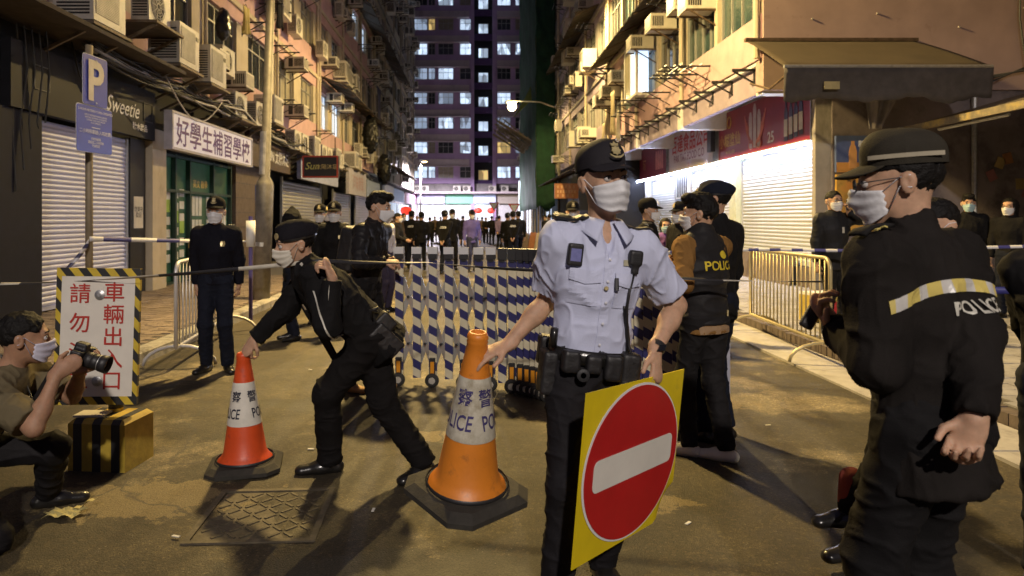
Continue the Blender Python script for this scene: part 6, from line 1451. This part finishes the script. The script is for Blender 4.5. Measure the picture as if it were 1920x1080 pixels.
    q = MB(); q.grid(lambda a, b: drape(bv, T(.082 + .055 * a + .008 * (b * 2 - 1), -.1, .245 - .20 * a), back, .012), 12, 2, .005); q.build('strap', NYL, t, True)
    q = MB(); q.tube([drape(bv, T(.03, -.1, .345), back, .01), drape(bv, T(.034, -.1, .30), back, .016)], .008, 6); q.build('pen_clip', black_metal, t)
    # duty belt
    belt(J, .035, .055, LEA, .160, .120)
    pouch(J, 'holster', -.165, -.02, -.045, (.030, .050, .085)); pouch(J, 'pouch', -.105, -.115, .02, (.034, .028, .042)); pouch(J, 'pouch', -.02, -.128, .018, (.030, .024, .036)); pouch(J, 'pouch', .055, -.126, .01, (.034, .026, .050)); pouch(J, 'radio_pouch', .135, -.085, -.01, (.038, .035, .075)); pouch(J, 'pouch', -.155, .07, .02, (.035, .035, .06))
    for z, r_ in ((.0, .024), (.0, .018)): q = MB(); q.lathe([(r_, 0), (r_, .014), (r_ * .6, .016)], 14, T(-.062, -.145, z - .02), Matrix.Rotation(R(90), 3, 'X')); q.build('torch_head', black_metal, t)
    q = MB(); q.tube([T(-.165, -.06, .06), T(-.168, -.07, .13)], .016, 8); q.build('pistol_grip', LEA, t, True)
    # watch
    w_ = J['wl']; d = (J['wl'] - J['eL']).normalized(); c_ = w_ - d * .022; M3 = d.to_track_quat('Z', 'Y').to_matrix()
    q = MB(); q.lathe([(.0345, -.012), (.0355, 0), (.0345, .012)], 20, c_, M3, False, False); wt = q.build('watch', NYL, t, True)
    q = MB(); q.obox(c_ + V((.012, -.0335, .004)), V((.015, .005, 0)), V((.0, .004, 0)), d * .017); q.build('watch_face', mat('watch_glass', (.01, .01, .012), .08), wt)
    return J
C_ = officer_main()
# ---- the officer bending over the left cone
def officer_bending():
    hand = W(458, 652, 4.16); hnd2 = W(612, 512, 3.68)
    def ex(J):
        t, T, side, back, up = J['t'], J['T'], J['side'], J['back'], J['up']; bv = bvh_of(J['top'])
        # open jacket front hanging forward
        a = T(.03, -.13, .34); q = MB()
        def flap(u, v):
            p0 = T(-.02 + .12 * u - .10 * v, -.118 - .02 * math.sin(u * 5), .36 - .33 * v * .9); return p0 + V((-.035 + .01 * math.sin(u * 9), 0, -.15 * v - .06 * v * u)) 
        q.grid(flap, 12, 10, .008); q.build('jacket_flap', BLK2, t, True)
        patch('reflective_strip', SILV, t, bv, T(.115, -.06, .26), (back * -.35 + up * -.95), side, .30, .030, V((0, 1, 0)), .006, 14, 2, .003)
        patch('epaulette', SILV, t, bv, T(.125, .01, .5), side, back, .035, .015, -up, .01, 3, 2, .004)
        patch('cuff_badge', SILV, t, bv, J['eL'].lerp(J['wl'], .72), (J['wl'] - J['eL']), V((0, 0, 1)), .05, .035, V((0, 1, 0)), .008, 3, 2, .002)
        patch('name_tab', mat('tab_tan', (.5, .4, .26), .6), t, bv, T(.05, -.2, .38), V((0, 0, 1)), side, .05, .02, back, .006, 3, 2, .002)
        belt(J, .02, .05, LEA, .168, .128); pouch(J, 'holster', .175, .03, -.07, (.032, .055, .10)); pouch(J, 'pouch', .15, .10, .0, (.045, .045, .055)); pouch(J, 'pouch', .08, -.12, -.02, (.04, .035, .06))
        q = MB(); q.tube([T(.17, .05, .06), T(.19, .09, .12), T(.2, .13, .10)], .010, 6); q.build('coiled_cord', NYL, t, True)
    return human('officer in black jacket and beret bending to set down the left cone', (-.66, 4.08, 0), yaw=R(-74), H=1.76, h=.007, pel=(.0, .03, .85), spine=(.02, -.50, .50), head=(R(8), R(12), R(4)),
        wl=hnd2 + V((.03, .01, -.03)), wr=hand + V((.045, .01, .04)), el=V((.6, -.75, -.8)), er=V((.5, .3, -.6)), hl=dict(d=V((-.35, -.05, .95)), n=V((-.9, .1, -.2)), t=V((-.3, .9, .2)), curl=(.75, .8, .9, .95)), hr=dict(d=V((-.5, -.1, -.85)), n=V((-.3, .2, -.9)), t=V((.1, -1, 0)), curl=.62),
        al=V((-.87, 4.10, .085)), ar=V((-.30, 4.02, .09)), kl=V((-.9, -.25, 0)), kr=V((-.6, -.6, 0)), toe=(R(-4), R(34)), top=BLK, legs=mat('black_cargo', (.009, .008, .008), .88, var=.3, bump=.3, bscale=260), hair='hair', cap='beret', capm=mat('beret_wool', (.012, .011, .014), .9, var=.2, bump=.3, bscale=300), mask=mat('mask_cream', (.66, .62, .52), .7, var=.08), fat=1.26, hem=.15, folds=.0055, fold_legs=.005, seed=23, loose=1.25, extra=ex)
officer_bending()
# ---- standing officer at the left barrier
def badge_patches(J, sleeve_side=-1):
    t, T, side, back, up = J['t'], J['T'], J['side'], J['back'], J['up']; bv = bvh_of(J['top'])
    patch('chest_crest', BADGE, t, bv, T(.085, -.1, .36), side, up, .045, .05, back, .006, 4, 4, .003, fn=lambda x, y: (x * (1 - .3 * abs(y) / .025), y))
    for sx in (-1, 1):
        for k in range(3): patch('epaulette_bar', SILV, t, bv, T(sx * (.13 + .022 * k), .01, .48), back, side, .04, .009, -up, .008, 3, 1, .003)
    q = V(J['shL'].lerp(J['eL'], .45)); 
    patch('arm_badge', mat('badge_ochre', (.42, .28, .06), .6, var=.3, scale=40), t, bv, J['shR'].lerp(J['eR'], .42) - side * .05, back, up, .055, .06, side, .005, 4, 4, .002)
gA = G(405, 697)
human('officer in navy sweater and badge cap standing behind the left barrier', (gA.x, gA.y, 0), yaw=R(10), H=1.70, h=.009, head=(R(-2), R(-3), 0), wl=(.215, .11, .80), wr=(-.215, .11, .80), al=(.115, .0, .085), ar=(-.10, .03, .085), toe=(R(22), R(-25)), top=mat('navy_sweater', (.008, .008, .013), .9, var=.2, bump=.3, bscale=200), cap='cap', fat=1.02, hem=.06, folds=.004, seed=31, loose=1.08, extra=badge_patches)
# ---- man in the camel sleeved vest and the officer beside him
gE = G(1312, 858); camel = mat('camel_sleeve', (.22, .115, .035), .85, var=.15, bump=.3, bscale=200)
def ex_vest(J):
    t, T, side, back, up = J['t'], J['T'], J['side'], J['back'], J['up']; s = J['s']
    vest = mat('black_quilted_vest', (.020, .019, .020), .55, var=.2, bump=.2, bscale=90)
    P_ = [cone(J['waist'], T(0, 0, .33), .160 * s, .184 * s, .05, (back, .72)), cone(T(0, 0, .33), T(0, 0, .45), .184 * s, .135 * s, .05, (back, .72)), cone(T(.12, .012, .462), T(-.12, .012, .462), .068, .068, .06), cone(T(0, 0, .10), T(0, 0, -.05), .16 * s, .168 * s, .03, (back, .75), cut=[(T(0, 0, -.05), -up)]), cone(J['neck'] - up * .04, J['neck'] + up * .045, .082, .074, .03)]
    me = sdf_mesh('vest', P_, .009, vest, folds=.006, fscale=(4, 4, 13), seed=8); link('vest', me, t); bv = bvh_of(me)
    yl = mat('yellow_print_vest', (.62, .47, .04), .5)
    patch_text('lettering', yl, t, bv, 'POLICE', T(-.02, .2, .335), -side, up, .078, -back, .005, .02)
    patch('hem_band', mat('tan_hem', (.30, .19, .10), .8), t, bvh_of(J['top']), T(0, .1, -.085), -side, up, .26, .05, -back, .004, 8, 2, .003)
    q = MB(); q.lathe([(.02 * math.cos(a) + .0, .012 * math.sin(a)) for a in (0, 1, 2, 3)], 8, T(.03, .12, .41)); 
    patch('bauhinia_emblem', yl, t, bv, T(-.055, .2, .405), -side, up, .06, .05, -back, .006, 6, 6, .002, fn=lambda x, y: (x * math.sqrt(max(.02, 1 - (y / .026) ** 2)), y))
    q = MB(); q.tube([T(-.07, .132, .0), T(-.072, .134, .04)], .006, 6); q.build('zip_pull', BADGE, t)
    patch('pocket_stitch', mat('denim_stitch', (.05, .05, .06), .8), t, bv, T(-.07, .1, -.12), -side, up, .10, .006, -back, .004, 6, 1, .002)
JE = human('man in black vest with camel sleeves and white slip-on shoes pushing the gate', (gE.x + .03, gE.y, 0), yaw=R(-150), H=1.66, h=.008, spine=(.0, -.03, .5), head=(R(30), R(-2), 0), wl=W(1258, 500, 4.35), wr=W(1300, 545, 4.85), el=V((-.2, -.5, -.8)), er=V((.5, .3, -.8)), al=(.06, -.08, .085), ar=(-.07, .12, .085), toe=(R(26), R(30)),
    top=camel, legs=mat('black_jeans', (.016, .015, .016), .8, var=.25, bump=.25, bscale=260), shoe=mat('white_canvas_shoe', (.80, .76, .62), .6, var=.06), hair='hair_top', hem=.11, folds=.005, fold_legs=.005, seed=41, fat=1.04, extra=ex_vest, faces=True)
gF = G(1368, 822)
human('officer in black jacket and dark beret standing behind the man in the vest', (gF.x - .11, gF.y, 0), yaw=R(-150), H=1.77, h=.010, head=(R(40), 0, 0), top=BLK, cap='beret', fat=1.1, folds=.005, seed=43, wl=(.2, -.25, 1.0), wr=(-.27, -.12, .85))
# ---- big officer in the right foreground
def officer_back():
    def ex(J):
        t, T, side, back, up = J['t'], J['T'], J['side'], J['back'], J['up']; bv = bvh_of(J['top']); nb = V((.30, -.95, 0))
        ryel = mat('yellow_reflective_band', (.60, .50, .16), .35, var=.12, scale=8)
        def arc(x, y): return (x, y + .035 - 1.4 * x * x * .55 + .10 * x)
        n_ = 12
        patch('reflective_band', stripes('back_band', (.62, .50, .14), (.56, .54, .50), (1, .3, 0), .085, .4, .35), t, bv, T(.02, .2, .385), -side, up, .42, .036, -back, .004, 40, 3, .003, fn=lambda x, y: (x, y - 1.0 * x * x))
        patch_text('lettering', SILV, t, bv, 'POLICE', T(-.035, .2, .322), -side, up, .052, -back, .005, .02, .9)
        for k in range(2): patch('epaulette_bar', ryel, t, bv, T(.150 + .03 * k, .015 - .0 * k, .5), back, side, .05, .012, -up, .008, 4, 2, .004)
        q = MB(); q.grid(lambda a, b: drape(bv, T(.10 + .12 * a, .03 - .05 * b, .5), -up, .012), 6, 3, .01); q.build('epaulette', BLK2, t, True)
        # device in the forward hand
        p = J['wl'] + V((-.06, .02, .04)); d = link('handset', sdf_mesh('handset', [rbox(p, (.022, .012, .055), np.array(Matrix.Rotation(R(30), 3, 'Y')), .008)], .006, NYL), t)
    return human('officer seen from behind at the right foreground, black jacket with POLICE on the back', (1.335, 2.0, 0), yaw=R(-156), H=1.75, h=.0075, pel=(.0, .0, .94), spine=(.02, -.05, .5), head=(R(40), R(6), 0), wl=W(1566, 612, 2.16), wr=W(1828, 800, 1.78), el=V((-.05, -.1, -1)), er=V((.85, -.25, .1)),
        hl=dict(d=V((-.55, .1, .8)), n=V((.2, -.5, .5)), t=V((-.5, -.6, .2)), curl=.7), hr=dict(d=V((-.34, .02, -.94)), n=V((-.55, -.75, .2)), t=V((-.4, .3, .0)), curl=(.60, .72, .82, .88), spread=.0), al=(.12, .02, .085), ar=(-.12, .0, .085), top=mat('police_jacket', (.013, .011, .010), .85, var=.25, scale=7, bump=.25, bscale=260), legs=BLK, hair='hair', cap='cap', capm=mat('cap_olive', (.030, .026, .019), .75, var=.2, bump=.3, bscale=300), badge=False, glasses=True, fat=1.10, hem=.19, folds=.0055, fold_legs=.005, seed=57, loose=1.22, collar=.065, hs=1.06, nk=.025, extra=ex)
officer_back()
# ---- kneeling photographer
def photographer():
    cam_c = W(150, 670, 3.2)
    def ex(J):
        t, T, side, back, up = J['t'], J['T'], J['side'], J['back'], J['up']; bv = bvh_of(J['top'])
        q = MB(); q.grid(lambda a, b: drape(bv, T(.09 - .05 * a, -.1 + .12 * a, .47 - .0 * a), -up, .008), 4, 2, .006); 
        pts = [J['neck'] + back * .06 + V((0, 0, .03)), J['neck'] + side * .07 + V((0, -.02, .02)), J['neck'] - back * .10 + V((.02, -.03, -.09)), cam_c + V((-.12, -.02, -.06)), cam_c + V((-.06, 0, .01))]
        q = MB()
        for dz in (-.012, .012): pass
        q.grid(lambda a, b: (lambda f: pts[min(int(f), 3)].lerp(pts[min(int(f), 3) + 1], f - min(int(f), 3)) + V((0, -.012 * (b - .5), .038 * (b - .5))))(a * 4 * .9999), 24, 1, .004); q.build('camera_strap', NYL, t, True)
        q = MB(); q.grid(lambda a, b: drape(bv, T(.09 + .03 * (b - .5) - .02 * a, -.2, .45 - .42 * a), back, .008), 14, 2, .006); q.build('shoulder_strap', NYL, t, True)
        pouch(J, 'waist_bag', .17, .02, -.03, (.07, .10, .10), rad=.03)
        for k in range(3):
            a, b = W(-10 + 17 * k, 960, 2.86), W(32 + 17 * k, 1012, 2.86)
    J = human('kneeling photographer in olive T-shirt aiming a camera at the left edge', (-2.2, 3.3, 0), yaw=R(118), H=1.68, h=.007, pel=V((-2.46, 3.22, .40)), spine=V((.31, .0, .42)), twist=R(-12), head=(R(3), R(3), 0),
        wr=cam_c + V((-.055, -.085, -.055)), wl=cam_c + V((-.035, .07, -.075)), er=V((.0, -.45, -1)), el=V((.2, .5, -.9)), hr=dict(d=V((.75, .25, .55)), n=V((-.1, 1, .1)), t=V((-.2, .1, 1)), curl=(.6, .75, .85, .9)), hl=dict(d=V((.9, -.2, .3)), n=V((0, -.5, 1)), t=V((-.2, -.3, .8)), curl=.5),
        al=V((-2.25, 3.6, .085)), kl=V((1, -.2, .5)), ar=V((-2.58, 3.06, .10)), kr=V((1, -.05, -.5)), toe=(0, 0), top=mat('olive_tshirt', (.13, .105, .06), .85, var=.15, bump=.25, bscale=250), sleeve='short', cuff=.85, legs=mat('black_track', (.013, .012, .013), .7, var=.2, bump=.2, bscale=200), hair='hair', cap=None, mask=mat('mask_lilac', (.56, .55, .66), .7, var=.05), skin=SKIN2, fat=1.0, hem=.08, folds=.005, seed=61, loose=1.1, collar=.0, extra=ex)
    # three stripes on the shin that kneels
    t = J['t']; a, b = J['kR'], J['ar']
    st = mat('stripe_white', (.6, .58, .52), .7)
    for k in range(3):
        q = MB(); q.grid(lambda u, v: a.lerp(b, .10 + .8 * u) + V((0, -.074 + .010 * u, .018 - .03 * k + .01 * v)), 6, 1, .004); q.build('stripe', st, t)
    cm = thing('photo_camera', 'black camera with a stubby lens in the hands of the kneeling photographer', 'camera', cam_c, world=True); ax = V((.94, .05, -.28)).normalized(); up_ = V((.28, 0, .94)); sd = ax.cross(up_)
    M3 = np.array((ax, sd, up_)).T
    link('camera_body', sdf_mesh('camera_body', [rbox(cam_c, (.027, .060, .043), M3, .01), rbox(cam_c + up_ * .055 - ax * .002, (.028, .024, .018), M3, .008, .012), rbox(cam_c + sd * .052 * -1 + ax * .02, (.022, .018, .045), M3, .01, .01)], .005, NYL), cm)
    Mq = ax.to_track_quat('Z', 'Y').to_matrix()
    q = MB(); q.lathe([(.036, 0), (.037, .03), (.034, .032), (.036, .034), (.036, .062), (.033, .064), (.039, .072), (.042, .108), (.038, .108), (.034, .09)], 24, cam_c + ax * .028, Mq); q.build('lens', NYL, cm, True)
    q = MB(); q.lathe([(.0375, .0), (.0375, .003)], 24, cam_c + ax * .094, Mq, False, False); q.build('lens_ring', alu, cm, True)
    q = MB(); q.lathe([(.033, 0), (.0001, .006)], 20, cam_c + ax * .120, Mq, False, False); q.build('front_glass', glass_dark, cm, True)
photographer()
# hand pointing in from the left edge
hp = W(18, 612, 2.55)
human('second press person at the left edge, only a pointing hand in view', (-2.62, 2.5, 0), yaw=R(80), H=1.70, h=.009, pel=V((-2.55, 2.35, .62)), spine=V((.02, .0, .5)), wr=hp + V((-.10, -.02, -.01)), wl=V((-2.3, 2.7, .8)), er=V((0, 0, -1)), hr=dict(d=V((1, .05, -.05)), n=V((0, .3, -1)), t=V((0, .2, 1)), curl=(.05, .7, .85, .9)), al=V((-2.35, 2.45, .085)), ar=V((-2.75, 2.2, .085)), kl=V((1, 0, .4)), kr=V((1, 0, -.3)), top=BLK, faces=False, seed=63)
# ---- man pushing the gate from behind
human('young man in black jacket with a large white mask pulling the gate end', (-.98, 6.12, 0), yaw=R(66), H=1.75, h=.009, spine=(.0, -.10, .5), head=(R(14), R(8), 0), wr=W(722, 492, 5.95), wl=W(728, 488, 6.3), er=V((0, -.5, -1)), el=V((0, .3, -1)), hr=dict(d=V((1, .1, .05)), n=V((0, .4, -.8)), t=V((0, -.5, 1)), curl=.5), top=mat('black_shell_jacket', (.016, .015, .016), .45, var=.25, bump=.2, bscale=120), legs=BLK, shoe=mat('tan_boot', (.30, .17, .07), .7, var=.2), hair='hair_top', mask=MASKW, maskk='mask_cup', fat=1.06, folds=.006, seed=71, loose=1.12, al=(.1, -.05, .085), ar=(-.12, .1, .085),
    extra=lambda J: pouch(J, 'backpack', .02, .19, .26, (.15, .09, .21), NYL, 0, .05))
# ---- officers and others in the middle distance
Hh = lambda px, py, H, g=0: (lambda y: V(((px - CX) / F_PX * y, y, g)))((H + g - EYE) * F_PX / (CY - py) if abs(CY - py) > 5 else 10)
def mid(label, px, y, H, yaw, g=0.0, **k):
    return human(label, ((px - CX) / F_PX * y, y, g), yaw=yaw, H=H, h=k.pop('h', .013), folds=k.pop('folds', .004), **k)
mid('capped officer with arm badge standing behind the bending officer, right of two', 627, 9.0, 1.71, R(5), cap='cap', extra=badge_patches, h=.012, seed=81)
mid('capped officer partly hidden behind his colleague, left of two', 600, 10.0, 1.70, R(5), cap='cap', seed=82)
mid('person in a black hood behind the bending officer', 548, 8.6, 1.60, R(-60), faces=False, seed=83, hair='hair', extra=lambda J: link('hood', sdf_mesh('hood', [ell(J['hc'] + V((0, .01, .01)), (.115, .13, .14)), cone(J['hc'] + V((0, 0, .1)), J['hc'] + V((.0, .0, .17)), .05, .02, .06), cone(J['hc'], J['neck'], .11, .10, .05)], .012, BLK, folds=.008), J['t']))
mid('capped officer whose face shows behind the man at the gate', 613, 12.5, 1.72, R(15), cap='cap', seed=84)
mid('man in white shirt and dark trousers walking behind the gate end', 722, 11.2, 1.70, R(60), top=mat('white_shirt_cloth', (.60, .60, .64), .8, var=.06), legs=mat('dark_purple_trousers', (.045, .038, .065), .85), cap='cap', badge=False, hem=.0, tuck=True, seed=85)
mid('capped officer behind the main officer at centre right', 1074, 9.2, 1.72, R(-5), cap='cap', extra=badge_patches, seed=86, h=.012)
mid('capped officer in profile with arm badge left of the woman in purple', 1216, 8.2, 1.73, R(62), cap='cap', extra=badge_patches, seed=87, h=.012)
mid('woman in purple floral top between two capped officers', 1248, 10.0, 1.52, R(-10), hair='hair_long', mask=MASKB, top=mat('floral_purple', (.13, .045, .22), .8, var=.0, dirt=((.55, .5, .55), 22, .60)), wl=(.12, -.26, 1.0), wr=(-.12, -.26, 1.0), seed=88)
mid('capped officer in profile right of the woman in purple', 1276, 8.6, 1.70, R(-66), cap='cap', extra=badge_patches, seed=89, h=.012)
mid('man in dark coat with glasses speaking into a phone before the lit shutter', 1563, 8.3, 1.73, R(6), g=.12, glasses=True, wl=(.11, -.12, 1.50), el=V((.9, -.2, -.5)), hl=dict(d=V((-.1, -.1, 1)), n=V((-1, -.1, 0)), t=V((0, -1, 0)), curl=.7), top=mat('dark_coat', (.020, .020, .022), .55, var=.2), legs=BLK2, fat=1.08, hem=.16, seed=90, h=.010,
    extra=lambda J: (link('phone', sdf_mesh('phone', [rbox(J['wl'] + V((-.02, -.03, .09)), (.008, .035, .07), None, .006)], .007, NYL), J['t']), patch('lanyard_card', SILV, J['t'], bvh_of(J['top']), J['T'](.03, -.2, .33), J['side'], J['up'], .03, .07, J['back'], .01, 2, 2, .003)))
mid('bareheaded young man in dark jacket before the grimy right wall', 1816, 10.0, 1.74, R(-30), g=.12, mask=MASKB, hair='hair_top', seed=91)
mid('person with long hair and glasses at the far right behind the officer', 1893, 9.6, 1.68, R(-60), g=.12, hair='hair_long', glasses=True, seed=92)
human('officer cut off by the right edge of the photo, brown cap and mask', (2.40, 2.76, 0), yaw=R(-38), H=1.62, h=.010, cap='cap', capm=MATS['cap_olive'], badge=False, top=BLK, seed=93, folds=.005, wl=(.1, .2, .9), wr=(-.05, .2, .9))
human('person in black boots and red socks hidden behind the right foreground officer', (2.02, 3.0, 0), yaw=R(-75), H=1.62, h=.012, pel=(0, 0, .93), al=V((1.74, 3.25, .085)), ar=V((1.66, 2.96, .085)), toe=(R(-8), R(-4)), top=BLK, legs=BLK, cap=None, faces=False, seed=94, extra=lambda J: [link('sock', sdf_mesh('sock', [cone(a + V((0, 0, .03)), a + V((.01, 0, .14)), .052, .055)], .012, mat('red_sock', (.28, .05, .03), .8)), J['t']) for a in (J['al'],)])
# ---- the crowd beyond the gate: a few figures copied as individuals
CROWD = 'people in the distance beyond the gate'
def far(top, legs, **k):
    J = human('x', (0, 0, 0), H=1.72, h=.022, folds=.006, group=CROWD, top=top, legs=legs, **k); return J['t']
def back_marks(J):
    bv = bvh_of(J['top'])
    for z, w in ((.37, .16), (.335, .20)): patch('back_print', wht, J['t'], bv, J['T'](0, .2, z), -J['side'], J['up'], w, .018, -J['back'], .012, 4, 1, .004)
pro = [far(BLK, NAVY, cap='cap', badge=False, faces=False, mask=None, extra=back_marks, seed=101, wl=(.05, .17, .88), wr=(-.03, .17, .9)),
       far(BLK, BLK, cap='cap', badge=False, faces=False, seed=102),
       far(mat('purple_top', (.11, .09, .30), .8), mat('navy_slacks', (.02, .022, .06), .8), cap='cap', badge=False, seed=103, faces=False),
       far(BLK2, BLK, faces=False, seed=104, wl=(.1, -.25, 1.05), wr=(-.1, -.25, 1.05)),
       far(mat('violet_grey_top', (.17, .13, .26), .85), BLK, faces=False, mask=None, seed=105, wl=(.04, .16, .9), wr=(-.04, .16, .9)),
       far(mat('brown_coat_far', (.16, .11, .07), .85), BLK2, faces=False, seed=106)]
placed_ = [(772, 21, 1.74, 0, 172, 'officer with hands clasped behind his back left of the far road'), (757, 22.5, 1.70, 5, 20, 'person in brown coat beside that officer'), (790, 20.5, 1.70, 1, 200, 'capped officer in black just right of the one with clasped hands'),
 (834, 19, 1.73, 0, 160, 'officer seen from behind with white print on his back, centre left'), (848, 20.5, 1.78, 1, 10, 'taller capped officer facing the camera at centre left'), (885, 20, 1.76, 2, 20, 'man in purple top and cap facing right in the middle of the far road'),
 (952, 23, 1.70, 1, 150, 'left officer of the dark trio at the far right'), (962, 22, 1.74, 0, 175, 'middle officer of the dark trio with white back print'), (972, 23.5, 1.76, 1, 200, 'right officer of the dark trio'),
 (936, 34, 1.68, 4, 150, 'woman in violet grey top left of the dark trio'), (911, 42, 1.62, 3, 10, 'small person in black walking towards the camera far away'), (922, 40, 1.70, 3, 180, 'dark figure beside the small walking person'), (904, 44, 1.66, 5, 180, 'brown coated figure at the lit far shop'),
 (740, 24, 1.68, 5, 60, 'brown coated passer-by with a bag near the left shops'), (746, 17, 1.66, 3, 80, 'dark passer-by at the left shops'), (733, 30, 1.70, 3, 30, 'dark figure far along the left pavement'), (806, 36, 1.62, 3, 190, 'dark figure in the left middle of the far road'), (815, 46, 1.70, 5, 0, 'distant brown figure left of centre'),
 (868, 38, 1.7, 3, 170, 'dark figure just left of the man in purple'), (1022, 33, 1.68, 1, 60, 'capped dark figure at the right far shops'), (1030, 29, 1.72, 3, 200, 'dark figure at the right far shops'), (1042, 31, 1.64, 5, 90, 'brown figure among the right far shops'), (1054, 27, 1.70, 3, 150, 'dark figure nearest the orange hanging sign'),
 (896, 58, 1.7, 4, 0, 'violet grey figure in front of the far lit shop'), (930, 60, 1.68, 3, 0, 'dark figure right of the far lit shop'), (826, 58, 1.7, 3, 90, 'dark figure far left before the shops'), (858, 60, 1.65, 5, 20, 'tiny brown figure before the far shops'), (782, 40, 1.7, 4, 10, 'violet grey figure behind the left officers')]
up_ = set()
for px, y, H, k, yw, lb in placed_:
    o = pro[k] if k not in up_ else copy_tree(pro[k]); up_.add(k)
    o.location = ((px - CX) / F_PX * y, y, 0); o.rotation_euler = (0, 0, R(yw)); o.scale = (H / 1.72,) * 3; o['label'] = lb; o['group'] = CROWD
for o in bpy.data.objects:
    for k in ('_world', '_in_world'):
        if k in o: del o[k]

for m_ in bpy.data.materials:
    if any(k in m_.name for k in ('jacket', 'cloth', 'trousers', 'sweater', 'cargo', 'jeans', 'coat', 'vest', 'cap_', 'tshirt', 'track', 'beret', 'camel')) and m_.use_nodes:
        m_.node_tree.nodes['Principled BSDF'].inputs['Specular IOR Level'].default_value = .12
